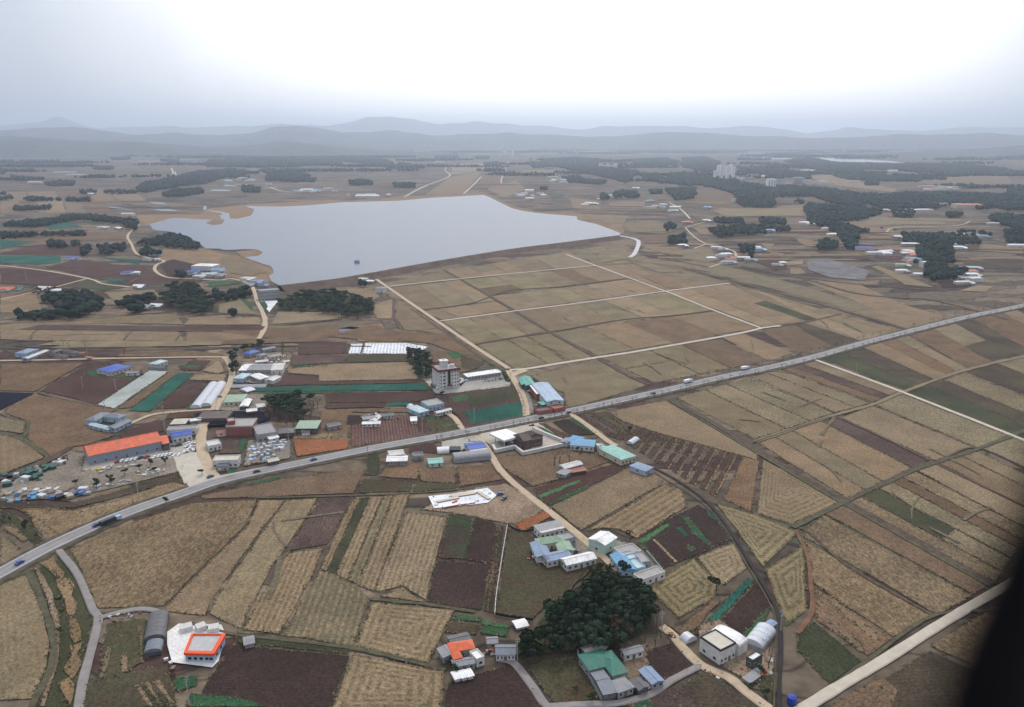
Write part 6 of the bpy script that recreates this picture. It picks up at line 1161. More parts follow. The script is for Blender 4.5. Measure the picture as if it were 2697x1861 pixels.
wood_floor('1', '1100,1270 1150,1205 1340,1200 1390,1260 1450,1330 1440,1390 1300,1395 1200,1365 1090,1310'); wood_floor('1', '1880,1325 1960,1285 2180,1250 2313,1260 2510,1330 2540,1360 2500,1405 2400,1420 2150,1390 1895,1375')
wood('E', '920,590 960,600 940,620', BUSH, 4, 'tree in the truck yard', 'trees', (1, 1), 0, 1, 0)
for i, (x, y) in enumerate([(930, 610), (1180, 600), (1350, 560), (1370, 590), (1180, 640), (1520, 480), (1700, 420), (1840, 360), (2020, 340), (1880, 450)]):
    p = at('E', x, y, 0); dup(BUSH[i % 3], (p.x, p.y, .3), i, ['leftmost', 'second', 'third', 'fourth', 'front left', 'sixth', 'seventh', 'eighth', 'rightmost', 'short front'][i] + ' small round tree in the gravel yard before the orange warehouse', (1, 1, 1.05))['group'] = 'small trees in the gravel yard'
for k, s, sp, lab, grp in [('7', '900,1160 1010,1380 1240,1460 1180,1500 960,1440 870,1200', 9, 'small shrub round the courtyard farmhouse', 'shrubs round the courtyard farmhouse'), ('9', '210,1060 270,1040 260,1250 330,1300 250,1310', 5, 'small dark shrub left of the vivid orange roof', 'shrubs left of the orange roof'),
     ('4', '1270,330 1480,340 1500,400 1300,430', 9, 'small tree between blue roof and pale strip', 'trees right of the blue roof'), ('5', '560,860 640,890 640,960 600,960', 6, 'small tree behind the red brick building', 'trees behind the brick building'), ('8', '760,930 1100,900 1110,960 800,980', 9, 'low shrub below the grey lane fork', 'shrubs below the lane fork'),
     ('A', '1320,1290 1560,1290 1560,1500 1340,1500', 8, 'low shrub beside the drain at lower right', 'shrubs beside the drain'), ('6', '1690,1180 2030,1280 2050,1330 1760,1300', 8, 'small shrub in front of the blue hip roof', 'shrubs before the blue hip roof'), ('9', '1290,1560 1500,1560 1340,1200 1300,1190', 9, 'low shrub left of the emerald-roofed farmhouse', 'shrubs left of the emerald roof'),
     ('5', '1700,900 1900,880 1900,960 1720,980', 9, 'low shrub beside the ruined farmstead', 'shrubs beside the ruin'), ('1', '200,1240 480,1250 480,1270 220,1290', 14, 'small tree by the pale farmhouses at left', 'trees by the pale farmhouses'), ('8', '0,130 100,160 240,250 330,350 280,400 120,260 0,200', 7, 'low shrub on the stream bank above the highway', 'shrubs on the stream bank'), ('8', '330,560 420,560 470,900 420,1200 380,1250 440,1000', 9, 'low shrub along the reed bed', 'shrubs along the reed bed')]:
    wood(k, s, (BUSH + BARES[:1]) if sp < 12 else BUSH, sp, lab, grp, (.4, .9) if sp < 12 else (1.2, 1.8), 2, int(sp), 22)
# roadside saplings along the highway
for i in range(8, len(HW) - 3):
    for s_ in (-1, 1):
        if HW[i].x < 120 and s_ > 0: continue
        if HW[i].x < -60: continue
        d = (HW[i + 1] - HW[i]).normalized(); q = HW[i].lerp(HW[i + 1], random.random()) + Vector((-d.y, d.x, 0)) * s_ * 8.6
        r = dup(BARES[i % 3], (q.x, q.y, .4), i, 'thin bare sapling in the row lining the highway', (.5, .5, .62)); r['group'] = 'bare saplings along the highway'
for r in PINES + BARES + BUSH + leaf_pr:      # prototypes take a real place too
    pass
def settle(protos, spots, lab):
    for r, (k, x, y, s_) in zip(protos, spots): p = at(k, x, y, 0); r.location = (p.x, p.y, .3); r.scale = (s_, s_, s_); r['label'] = lab; r['group'] = lab
settle(PINES, [('9', 1100, 900, 1.1), ('9', 1300, 850, 1.2), ('9', 1500, 760, 1.1), ('9', 1700, 700, 1.1), ('9', 1500, 950, 1.15)], 'dark pine in the dense wood behind the emerald-roofed farmhouse')
for r in PINES: r['group'] = 'pines of the wood behind the emerald roof'
settle(BARES, [('9', 1960, 1010, .8), ('9', 2000, 1030, .8), ('9', 1930, 1000, .9)], 'thin tree with few leaves between the pine wood and the lane')
settle(BUSH, [('9', 1500, 480, .9), ('9', 1560, 510, .9), ('9', 1470, 520, .9)], 'low green shrub on the slope above the pine wood')
settle(leaf_pr, [('9', 1660, 900, 1.1), ('9', 1690, 980, 1)], 'rusty brown oak at the lower right edge of the dense pine wood')
for a, gname in ((BARES, 'thin trees by the lane'), (BUSH, 'shrubs above the pine wood'), (leaf_pr, 'brown oaks among the pines')):
    for r in a: r['group'] = gname
print('individual trees', NP[0])

# far woods: masses of small crowns, one object each wood
def lowcrown():
    b = bmesh.new(); bmesh.ops.create_icosphere(b, subdivisions=1, radius=1); v = np.array([x.co[:] for x in b.verts]); f = np.array([[q.index for q in x.verts] for x in b.faces]); b.free(); return v, f
LV, LF = lowcrown(); 
def forest(k, s, label, sp=8.5, rad=4.9, seed=1, zt=5, m=None):
    P = pts(k, s, zt); d = sum(p.length for p in P) / len(P); sp *= max(1, d / 1900) ** .45; rad *= max(1, d / 1900) ** .4
    o = [q for q in scatter(P, sp, seed, .6) if noise.noise(Vector((q.x * .012, q.y * .02, seed))) < .24 + random.uniform(-.1, .1)]; n = len(o)
    if not n: return
    rnd = np.random.RandomState(seed); V = []; Fc = []
    q = np.array([(p.x, p.y, 0) for p in o]); sc = rnd.uniform(.6, 1.3, (n, 1, 1)) * rad
    jit = rnd.uniform(.7, 1.25, (n, len(LV), 1)); loc = LV[None] * jit * sc; loc[:, :, 2] = loc[:, :, 2] * .85 + sc[:, :, 0] * .9 + rnd.uniform(0, 3, (n, 1)); V = (q[:, None, :] + loc).reshape(-1, 3)
    Fc = (LF[None] + (np.arange(n) * len(LV))[:, None, None]).reshape(-1, 3)
    me = bpy.data.meshes.new('woodland'); me.vertices.add(len(V)); me.vertices.foreach_set('co', V.ravel()); me.loops.add(Fc.size); me.loops.foreach_set('vertex_index', Fc.ravel().astype(np.int32)); me.polygons.add(len(Fc)); me.polygons.foreach_set('loop_start', np.arange(0, Fc.size, 3, dtype=np.int32)); me.update(calc_edges=True)
    ob = link('woodland', me, m or pine_far); tag(ob, label, 'woodland', None, 'stuff'); NT[0] += len(Fc)
NT = [0]; pine_far = mat('far_pines', (.018, .034, .026), .95, .4, .05, spec=.1)
WOODS = {'3': '''-200,500 0,480 200,485 420,520 650,540 840,540 880,600 600,610 360,590 200,540 0,530|350,590 600,600 640,650 600,675 420,675 370,640|640,560 900,545 1200,590 1430,600 1420,625 1260,630 1220,680 1000,650 870,600|1220,640 1450,590 1800,590 1900,640 1700,690 1360,690|1450,585 1830,585 2313,600 2400,620 2400,700 2000,690 1870,650|2200,560 2400,545 2400,620 2200,610|1400,690 1570,710 1560,745 1440,740|1790,720 1890,720 1890,745 1800,745|2080,730 2200,730 2400,760 2400,850 2180,800 2080,760|820,680 860,660 1220,690 1350,700 1340,720 1200,770 1000,770 850,750|840,765 1080,790 1180,830 1190,950 1120,960 1060,880 1060,860 980,820 860,790|900,920 940,895 1050,910 1040,955 930,965|1490,862 1700,857 2010,880 2010,925 1900,930 1510,915|1590,940 1800,925 1840,980 1820,1040 1920,1100 1880,1150 1700,1165 1640,1130 1650,1050 1590,1000|1520,1080 1600,1050 1620,1110 1560,1135|2180,830 2400,840 2400,930 2200,920|200,762 400,757 430,790 230,782|510,757 690,762 700,790 540,790|180,822 500,802 560,850 400,858 250,876 200,850|500,802 740,822 720,835 560,830|380,935 480,942 480,1012 420,1008|690,370 860,350 1000,375 1230,430 1200,445 900,430 750,385|1000,380 1500,392 2200,430 2400,455 2400,470 1900,462 1230,420|1010,467 1100,465 1600,480 1610,505 1250,500 1120,490|0,350 150,342 260,380 200,440 120,430 0,410|370,412 700,430 860,465 880,495 750,480 420,440|-120,560 60,560 80,620 -40,630|750,635 820,640 820,660 760,655|1230,515 1330,515 1330,530 1240,530|1180,830 1260,835 1260,845 1180,845|1840,840 2060,850 2100,870 1900,870|1500,385 1900,395 2200,425 1700,415|0,1240 0,1240 1,1240''',
 '2': '''1360,360 1600,342 1720,360 1740,415 1880,425 2010,440 1930,515 1700,460 1420,400|1480,482 1600,470 1650,500 1790,502 1770,525 1540,510|1830,592 1900,572 2000,580 2010,610 1850,620|1750,592 1800,592 1810,620 1750,622|2080,570 2170,566 2170,590 2090,586|2190,560 2400,552 2400,600 2220,580|2000,452 2120,460 2210,500 2180,520 2050,490|2210,882 2330,872 2330,930 2220,932|2180,802 2260,796 2250,830 2190,832|50,502 200,502 210,525 60,530|350,522 500,522 490,548 360,543|380,382 470,390 470,410 390,405|900,340 1000,340 990,355 910,355|960,387 1060,377 1050,400 970,402|1090,450 1170,447 1170,463 1095,463|600,305 780,322 790,350 640,350|0,315 150,325 350,380 330,400 150,385 0,370|1250,380 1380,370 1500,400 1300,415|1350,548 1390,545 1390,560 1350,560|2230,455 2400,450 2400,500 2260,500|110,1180 175,1178 180,1205 120,1205|1940,360 2200,350 2300,380 2000,390''',
 '1': '''910,570 960,522 1120,492 1330,442 1600,422 1600,450 1400,518 1200,538 1000,578|1090,602 1180,562 1350,552 1390,580 1200,608|1340,392 1600,352 1900,330 2000,305 2100,320 2313,340 2313,400 2000,380 1700,370 1400,400|20,802 90,782 380,762 450,737 600,737 860,762 940,772 920,828 870,820 830,790 700,770 500,762 400,780 240,808 100,803|900,922 1030,902 1100,872 1150,855 1260,885 1360,950 1330,958 1180,948 1050,928|320,912 440,912 440,945 330,945|660,942 850,932 850,958 760,988 680,988|550,962 600,942 630,978 600,998 550,998|480,912 540,916 530,938 490,938|260,1292 350,1255 560,1252 690,1280 680,1328 560,1395 400,1368 340,1318|90,1400 400,1382 700,1332 720,1358 500,1418 200,1428 90,1418|780,1322 1080,1262 1080,1298 800,1348|940,972 1000,962 1090,982 1080,1000 960,1000|1440,1262 1700,1235 1720,1268 1480,1305|1180,1120 1260,1110 1270,1140 1190,1145|1450,450 1600,430 1700,440 1600,480|540,572 650,572 650,588 540,588|630,405 770,412 760,425 640,425|70,472 180,480 310,492 100,498|1090,358 1210,362 1200,378 1095,372|750,350 880,345 880,358 760,362|-50,545 -10,545 -10,550|1640,540 1760,550 1750,580 1640,575|860,1350 960,1345 960,1375 870,1375|1540,1390 1590,1390 1590,1410 1540,1410|0,860 300,858 600,852 600,862 300,868 0,885|100,685 340,675 340,690 100,700|1750,430 2000,430 2100,470 1900,490|300,520 400,508 510,505 500,530 330,535|1800,470 2140,490 2120,510 1800,500'''}
for k in WOODS:
    for i, s in enumerate(WOODS[k].split('|')): forest(k, s.strip(), ['dark pine woodland patch on the plain', 'dark belt of pines between fields', 'low dark pine grove'][i % 3] + {'1': ' left of the reservoir', '2': ' beyond the reservoir', '3': ' on the right-hand side'}[k], seed=i + 1)
# scattered far tree clumps, so the plain is speckled to the horizon
rnd = random.Random(5)
for i in range(150):
    D = rnd.uniform(2600, 12500); x = rnd.uniform(-.72, .72) * D; L_ = rnd.uniform(60, 330) * D / 3500; W_ = rnd.uniform(18, 55) * D / 3500
    c = Vector((x, D, 0)); 
    u = Vector((1, rnd.uniform(-.25, .25), 0)); P = [c + u * L_ * a + Vector((0, W_ * b_, 0)) for a, b_ in ((-1, -.3), (-.3, -1), (.6, -.7), (1, .1), (.4, .9), (-.5, .8))]
    px = [p.x / p.y for p in P]
    if -.42 < x / D < .2 and D < 3600: continue
    FR_P = P
    o = scatter(P, 13, i, .5)
    if len(o) < 3: continue
    pts_old = pts; globals()['pts'] = lambda k, s, z=0, _P=P: _P
    forest('x', 'x', 'distant dark tree clump fading into the haze', sp=12, rad=6.5, seed=i + 200); globals()['pts'] = pts_old
print('forest tris', NT[0])

# ================================================================== VEHICLES
tyre = mat('tyre', (.02, .02, .02), .9, .1, 1)
def car_proto(body_m, L_=4.5, W=1.8, kind='car'):
    root = empty('parked_car' if kind == 'car' else 'truck', (0, -950, 0), 0); b = MB(); kids = []
    if kind == 'car':
        pr = [(-L_ / 2, .35), (-L_ / 2, .95), (-L_ * .3, 1.0), (-L_ * .2, 1.45), (L_ * .16, 1.45), (L_ * .28, .95), (L_ * .5, .8), (L_ * .5, .35)]
        n = len(pr); b.v += [(x, -W / 2, z) for x, z in pr] + [(x, W / 2, z) for x, z in pr]; b.f.append(tuple(range(n))); b.f.append(tuple(range(2 * n - 1, n - 1, -1)))
        for i in range(n): j = (i + 1) % n; b.f.append((i, i + n, j + n, j))
        kids.append(b.build('body', body_m, root)); g = MB(); g.box(-L_ * .24, L_ * .2, -W / 2 - .01, W / 2 + .01, 1.0, 1.36); kids.append(g.build('side_window', glass, root))
        g = MB(); g.quad((L_ * .17, -W / 2 + .1, 1.46), (L_ * .29, -W / 2 + .1, 1.0), (L_ * .29, W / 2 - .1, 1.0), (L_ * .17, W / 2 - .1, 1.46)); kids.append(g.build('windscreen', glass, root))
    else:
        b.box(-L_ / 2, L_ * .22, -W / 2, W / 2, .9, 2.9); kids.append(b.build('cargo_box', body_m, root)); g = MB(); g.box(L_ * .25, L_ / 2, -W / 2 + .05, W / 2 - .05, .6, 2.3); kids.append(g.build('cab', WM['blue'] if kind == 'truck' else body_m, root)); g = MB(); g.box(L_ / 2 - .3, L_ / 2 + .03, -W / 2 + .15, W / 2 - .15, 1.4, 2.1); kids.append(g.build('windscreen', glass, root)); g = MB(); g.box(-L_ / 2, L_ * .4, -W / 2 + .2, W / 2 - .2, .5, .88); kids.append(g.build('chassis', tyre, root))
    for sx in (-.3, .3):
        for sy in (-1, 1): g = MB(); g.tube((sx * L_, sy * (W / 2 - .12), .34), (sx * L_, sy * (W / 2 + .03), .34), .34, n=8); kids.append(g.build('wheel', tyre, root))
    remember(root, kids); return root
paint = {c: mat('car_paint_' + c, v, .3, .05, 1, spec=.6) for c, v in {'white': (.78, .78, .78), 'dark': (.03, .035, .045), 'blue': (.04, .08, .25), 'red': (.25, .03, .03), 'navy': (.03, .05, .12), 'grey': (.25, .26, .28)}.items()}
CARS = {c: car_proto(m) for c, m in paint.items()}; used = set()
def car(c, p, rz, label, group=None, z=.5, name='parked_car'):
    src = CARS[c]
    if c not in used: used.add(c); r = src; r.location = (p.x, p.y, z); r.rotation_euler = (0, 0, rz); r['label'] = label; r['category'] = 'car'
    else: r = dup(src, (p.x, p.y, z), rz, label)
    r['category'] = 'car'; 
    if group: r['group'] = group
    elif 'group' in r.keys(): del r['group']
    if r is not src: r.name = name
    elif name != 'parked_car': r.name = name; KIDS[r.name] = KIDS.get(src.name) or KIDS.get('parked_car')
    return r
# freeze kids before any rename
for c, r in CARS.items(): KIDS[('car', c)] = KIDS[r.name]
def dup(root, loc, rz, label=None, scale=None, _d=dup):
    for c, r in CARS.items():
        if r is root: KIDS[root.name] = KIDS[('car', c)]
    return _d(root, loc, rz, label, scale)
row = [(1440, 310, 'red'), (1495, 300, 'white'), (1560, 295, 'white'), (1610, 285, 'white'), (1665, 275, 'white'), (1715, 265, 'navy'), (1790, 255, 'red'), (1890, 255, 'white'), (1940, 245, 'white'), (1990, 235, 'white'), (2035, 228, 'white'), (2085, 215, 'white'), (2130, 232, 'white'), (2190, 225, 'white')]
for i, (x, y, c) in enumerate(row):
    nm = 'first second third fourth fifth sixth seventh eighth ninth tenth eleventh twelfth thirteenth fourteenth'.split()[i]
    car(c, at('E', x, y, .5), 1.25, f'{nm} car from the left in the row before the orange warehouse, {c}', 'cars in a row before the orange warehouse')
for i, (x, y) in enumerate([(1895, 1095), (1925, 1100), (1880, 1125), (1915, 1135), (1850, 1180), (1880, 1165), (1930, 1160)]): car('white', at('4', x, y, .5), .4 + i * .3, ['rear left', 'rear right', 'second row left', 'second row right', 'front left', 'front middle', 'front right'][i] + ' white car in the cluster below the blue-roofed office', 'white cars below the blue office')
for i, (x, y, c) in enumerate([(950, 690, 'white'), (975, 705, 'white'), (1005, 690, 'grey'), (1020, 715, 'white'), (955, 740, 'white'), (520, 790, 'dark'), (560, 805, 'grey'), (600, 820, 'white')]): car(c, at('H', x, y, .5), .3 + i, ['back left', 'centre', 'back right grey', 'right', 'front', 'dark', 'grey', 'white'][i] + (' car on the forecourt right of the motel' if i < 5 else ' car parked left of the motel entrance'), 'cars at the motel')
def heading(p):
    i = min(range(len(HW) - 1), key=lambda j: (HW[j] - p).length); d = HW[i + 1] - HW[i]; return math.atan2(d.y, d.x)
for k, x, y, c, lab in [('7', 975, 75, 'dark', 'dark car on the highway in front of the petrol station'), ('7', 1235, 25, 'dark', 'dark car on the highway near the second lane junction'), ('5', 1050, 1372, 'blue', 'blue car on the highway below the reddish bare plot'), ('5', 480, 1492, 'dark', 'dark car on the highway just right of the junction'), ('E', 1180, 1085, 'navy', 'navy car on the highway left of the long dark truck'), ('E', 240, 1545, 'blue', 'blue car on the highway at the left edge'), ('B', 190, 295, 'dark', 'dark car on the highway right of the factory')]:
    p = at(k, x, y, 1.0); car(c, p, heading(p), lab, None, 1.05, 'car')
p = at('4', 2105, 1432, .8); car('navy', p, 1.0, 'navy car turning out of the dirt lane beside the concrete drive', None, .9, 'car'); p = at('7', 1285, 1325, .5); car('blue', p, .2, 'blue car in the yard of the courtyard farmhouse', None, .7); p = at('6', 430, 920, .5); car('blue', p, .4, 'blue car in the yard of the cyan farmhouse', None, .7)
for i, (k, x, y, c) in enumerate([('6', 1315, 690, 'white'), ('6', 1345, 710, 'red'), ('6', 1080, 1215, 'dark'), ('6', 1120, 1200, 'white'), ('6', 1140, 1190, 'dark'), ('7', 590, 790, 'blue'), ('7', 630, 830, 'navy'), ('4', 2195, 630, 'grey'), ('5', 110, 745, 'navy'), ('4', 1740, 1120, 'grey'), ('4', 1790, 1115, 'dark')]):
    car(c, at(k, x, y, .5), i * .7, ['white car beside the white-roofed canopy of the factory', 'red car beside the white-roofed canopy of the factory', 'dark car under the left side of the petrol station canopy', 'white car under the petrol station canopy', 'dark car under the right side of the petrol station canopy', 'blue vehicle right of the white foundation slab', 'navy vehicle right of the white foundation slab, lower one', 'grey car on the dirt lane beside the white tunnels', 'navy car on the dirt lane below the sage farmhouse', 'grey car before the blue-roofed office', 'dark car before the blue-roofed office'][i], None, .7)
TW = car_proto(paint['white'], 9.5, 2.4, 'truck'); TD = car_proto(paint['dark'], 11.5, 2.4, 'truck')
p = at('B', 335, 248, 1); TW.location = (p.x, p.y, 1.05); TW.rotation_euler = (0, 0, heading(p)); tag(TW, 'white box truck on the highway, left one of two', 'truck', 'white trucks on the highway')
p = at('B', 572, 193, 1); dup(TW, (p.x, p.y, 1.05), heading(p), 'white box truck on the highway, right one of two')
p = at('E', 1350, 1045, 1); TD.location = (p.x, p.y, 1.05); TD.rotation_euler = (0, 0, heading(p)); tag(TD, 'long dark truck on the highway below the brown stubble plot', 'truck')

# ================================================================== POLES
polem = mat('concrete_pole', (.42, .41, .39), .9, .1, 1)
def pole_proto():
    root = empty('utility_pole', (0, -970, 0), 0); b = MB(); b.tube((0, 0, 0), (0, 0, 12.5), .24, .15, 6); a = b.build('pole', polem, root); kids = [a]
    for z in (11.8, 10.8): b = MB(); b.box(-1.1, 1.1, -.07, .07, z, z + .14); kids.append(b.build('crossarm', WM['grey'], root))
    b = MB(); b.tube((.4, 0, 8.6), (.4, 0, 9.5), .25, n=6); kids.append(b.build('transformer', WM['grey'], root)); remember(root, kids); return root
PP = pole_proto(); first = True
for k, x, y, h, lab in [('4', 1650, 965, 19, 'tall pole between the small orange annex and the dark plot'), ('4', 830, 545, 11, 'pole in the dark ploughed field left of the pale strip'), ('4', 1160, 560, 10, 'thin pole at the edge of the pale mulch strip'), ('5', 1545, 1225, 13, 'pole in the striped ploughed field'), ('5', 2138, 1125, 13, 'pole at the right edge of the striped ploughed field'), ('6', 758, 1005, 12, 'pole in the green field before the motel'), ('6', 432, 1255, 12, 'dark pole beside the highway left of the deep blue roof'),
    ('H', 390, 685, 12, 'pole at the left corner of the motel ground'), ('8', 335, 350, 12, 'pole in the brown plot above the highway at lower left'), ('8', 770, 1062, 10, 'pole by the fork of the grey lane'), ('C', 322, 1112, 12, 'pole between the orange-edged house and the smooth stubble field'), ('8', 1418, 1585, 12, 'pole at the bottom edge by the green bed'), ('E', 1685, 725, 11, 'pole below the gravel yard bank'), ('G', 1033, 672, 9, 'thin pole beside the long concrete lane at right'),
    ('6', 1422, 905, 10, 'pole in front of the brick red outbuilding'), ('7', 900, 120, 10, 'pole beside the highway by the petrol station'), ('7', 1118, 620, 11, 'pole left of the weathered shack'), ('6', 1240, 950, 10, 'pole at the farm road mouth on the highway'), ('5', 1590, 1310, 10, 'pole below the highway left of the pale barn'), ('5', 820, 1345, 10, 'pole at the left side of the reddish bare plot'), ('A', 600, 1000, 11, 'pole at the right tip of the pine wood'),
    ('9', 820, 1215, 10, 'pole where the grey lane leaves the slate store'), ('A', 1580, 975, 10, 'pole beside the drain above the silver tunnel'), ('1', 180, 1180, 14, 'pole in the brown fields at far left'), ('4', 880, 255, 14, 'pole beside the tiny orange shed'), ('G', 218, 790, 9, 'short pole on the greenish stubble below the white truck'), ('5', 800, 1210, 11, 'pole at the top right of the stone yard'), ('4', 1055, 800, 10, 'pole behind the grey courtyard farmhouse')]:
    p = at(k, x, y, .3); s_ = h / 12.5
    if first: PP.location = (p.x, p.y, .3); PP.scale = (1, 1, s_); tag(PP, lab, 'utility pole', 'utility poles across the plain'); first = False
    else: dup(PP, (p.x, p.y, .3), x, lab, (1, 1, s_))

# ================================================================== YARD GOODS
def goods(k, s, sp, palette, group, label, size=(1.5, 3.5), hgt=(.6, 1.8), seed=1, cap=60, name='goods_pile', cat='pile', zt=0):
    rnd = random.Random(seed); o = scatter(pts(k, s, zt), sp, seed); rnd.shuffle(o)
    for q in o[:cap]:
        mb = MB(); L_, W_, h = rnd.uniform(*size), rnd.uniform(*size) * .7, rnd.uniform(*hgt); t = rnd.choice(['tarp', 'stack', 'box'])
        if t == 'box': mb.box(-L_ / 2, L_ / 2, -W_ / 2, W_ / 2, 0, h); mb.box(-L_ / 2 - .15, L_ / 2 + .15, -W_ / 2 - .15, W_ / 2 + .15, h, h + .12)
        elif t == 'stack':
            z = 0
            while z < h: e = rnd.uniform(-.15, .15); mb.box(-L_ / 2 + e, L_ / 2 + e, -W_ / 2 - e, W_ / 2 - e, z, z + .26); z += .3
        else:
            n = 9
            g_ = [[(-L_ / 2 + L_ * i / 5, -W_ / 2 + W_ * j / 4, h * max(0, math.sin(math.pi * i / 5) * math.sin(math.pi * j / 4)) ** .5 * rnd.uniform(.8, 1.1)) for i in range(6)] for j in range(5)]
            for j in range(4):
                for i in range(5): mb.quad(g_[j][i], g_[j][i + 1], g_[j + 1][i + 1], g_[j + 1][i])
        m = mat('goods_' + rnd.choice(palette), PAL[rnd.choice(palette)], .6, .15, 1) if False else None
        c = rnd.choice(palette); m = mat('goods_' + c, PAL[c], .6, .15, 1); ob = mb.build(name, m); ob.location = (q.x, q.y, .45); ob.rotation_euler = (0, 0, rnd.uniform(0, 3)); tag(ob, label.replace('COL', c), cat, group)
PAL = {'white': (.58, .58, .57), 'blue': (.07, .15, .32), 'pale_blue': (.42, .52, .62), 'grey': (.35, .35, .36), 'black': (.03, .03, .035), 'green': (.03, .095, .075), 'brown': (.2, .13, .09), 'yellow': (.55, .38, .08), 'tan': (.42, .34, .24), 'cyan': (.10, .28, .40), 'red': (.4, .07, .04)}
PAL = {k.replace('_', ' '): v for k, v in PAL.items()}
goods('5', '430,1210 790,1190 780,1290 480,1300 400,1290', 3.6, ['white', 'pale blue', 'grey', 'white', 'grey'], 'stacks in the stone yard beside the highway', 'COL stack of blocks in the stone yard above the highway', seed=3, cap=70)
goods('5', '370,1300 620,1300 700,1380 430,1430 350,1430', 4.2, ['white', 'grey', 'brown', 'pale blue'], 'blocks low in the stone yard', 'COL blocks in the lower half of the stone yard', seed=4, cap=35)
goods('E', '30,500 300,440 680,300 830,250 800,330 640,420 500,560 200,620 40,620', 5, ['black', 'green', 'white', 'black', 'grey', 'green'], 'tarpaulin heaps along the left bank of the gravel yard', 'COL tarpaulin heap along the upper left bank of the gravel yard', (2.5, 6), (1, 2.4), 5, 60)
goods('E', '0,680 450,640 1000,620 1100,700 800,760 300,790 0,800', 4.6, ['blue', 'cyan', 'grey', 'tan', 'black', 'brown', 'white'], 'heaps at the lower left of the gravel yard', 'COL heap at the lower left edge of the gravel yard', (2, 5), (.6, 1.8), 6, 80)
goods('E', '1150,620 1580,530 1600,550 1200,660', 3.6, ['white', 'grey', 'pale blue'], 'rocks in the front row of the gravel yard', 'COL stone in the front row of the gravel yard', (1, 2.6), (.4, 1.1), 7, 40, 'stone_block', 'stone')
goods('E', '1650,440 2050,390 2060,420 1720,500 1650,490', 3.6, ['white', 'grey', 'white', 'tan'], 'stones at the right of the gravel yard', 'COL stone in the right rows of the gravel yard', (1, 2.8), (.4, 1.2), 8, 40, 'stone_block', 'stone')
goods('E', '1050,430 1350,370 1700,330 1700,350 1350,420 1100,480', 4, ['grey', 'white', 'yellow', 'grey', 'grey'], 'stock in the middle row of the gravel yard', 'COL stock in the middle row of the gravel yard', (1.4, 3.6), (.5, 1.2), 9, 40)
goods('E', '640,330 800,240 830,260 800,340 700,370', 3.5, ['yellow', 'white', 'tan', 'brown'], 'yellow and white heaps at the yard bank', 'COL heap in the bright cluster on the yard bank', (1.5, 3), (.8, 1.8), 10, 20)
goods('9', '900,380 1020,370 1010,410 900,410', 2.6, ['white', 'brown', 'red', 'yellow'], 'clutter left of the courtyard farmhouse', 'COL clutter left below the courtyard farmhouse', (.8, 1.8), (.4, 1), 11, 12)
goods('5', '480,330 780,330 700,400 600,400', 5, ['white', 'brown', 'tan', 'grey'], 'farmyard clutter in the hamlet', 'COL farmyard pile in the hamlet', (1.5, 4), (.5, 1.4), 12, 26); goods('5', '330,560 560,600 540,520 440,500', 5, ['white', 'brown', 'black', 'pale blue'], 'clutter before the hamlet barn', 'COL pile before the long barn in the hamlet', (1.5, 4), (.5, 1.4), 13, 18)
goods('9', '330,1270 500,1240 520,1290 300,1330', 3.2, ['grey', 'brown', 'white', 'tan'], 'clutter below the orange roof', 'COL clutter below the vivid orange roof', (.9, 2.2), (.4, 1.1), 14, 16); goods('9', '560,1100 640,1090 640,1200 480,1230', 3.6, ['grey', 'brown', 'tan'], 'clutter right of the orange roof', 'COL clutter right of the vivid orange roof', (.9, 2), (.4, 1), 15, 10)
goods('A', '1290,1190 1480,1150 1540,1380 1300,1390 1210,1310', 4, ['white', 'brown', 'grey', 'pale blue', 'red'], 'clutter round the black and white outhouse', 'COL clutter round the outhouse below the silver tunnel', (.8, 2.4), (.4, 1.1), 16, 26); goods('8', '1230,1230 1290,1280 1330,1340 1290,1340', 2.6, ['grey', 'white', 'brown'], 'clutter at the white yard corner', 'COL clutter at the lower corner of the white concrete yard', (.8, 2), (.4, 1), 17, 10)
goods('8', '800,920 1060,880 1050,940 800,960', 2.4, ['white', 'grey', 'brown'], 'rubble below the grey lane', 'COL rubble below the grey lane fork', (.6, 1.5), (.3, .8), 18, 20); goods('5', '1530,930 1850,910 1830,950 1560,985', 4, ['grey', 'white', 'black'], 'rubble of the ruined farmstead', 'COL rubble in the ruined grey farmstead', (1, 2.6), (.5, 1.4), 19, 22)
goods('5', '1780,1330 1980,1300 1985,1350 1790,1370', 3.4, ['white', 'black', 'tan'], 'goods at the pale barn', 'COL goods lying by the pale barn below the highway', (.8, 2), (.4, 1), 20, 14); goods('A', '960,1290 1100,1330 1080,1400 950,1330', 3, ['red', 'white', 'black', 'pale blue'], 'clutter by the lane fork', 'COL clutter beside the lane fork near the dark house', (.7, 1.8), (.4, 1), 21, 12)
goods('C', '1640,150 2050,110 2080,160 1960,210 1690,230', 4.2, ['white', 'red', 'grey', 'white'], 'materials on the white slab', 'COL building material on the white foundation slab', (1.2, 3.4), (.3, .9), 22, 26); goods('6', '1330,830 1400,800 1400,880 1350,900', 3, ['yellow', 'blue', 'red'], 'goods before the factory', 'COL goods on the forecourt of the factory', (1, 2.4), (.5, 1.4), 23, 10)
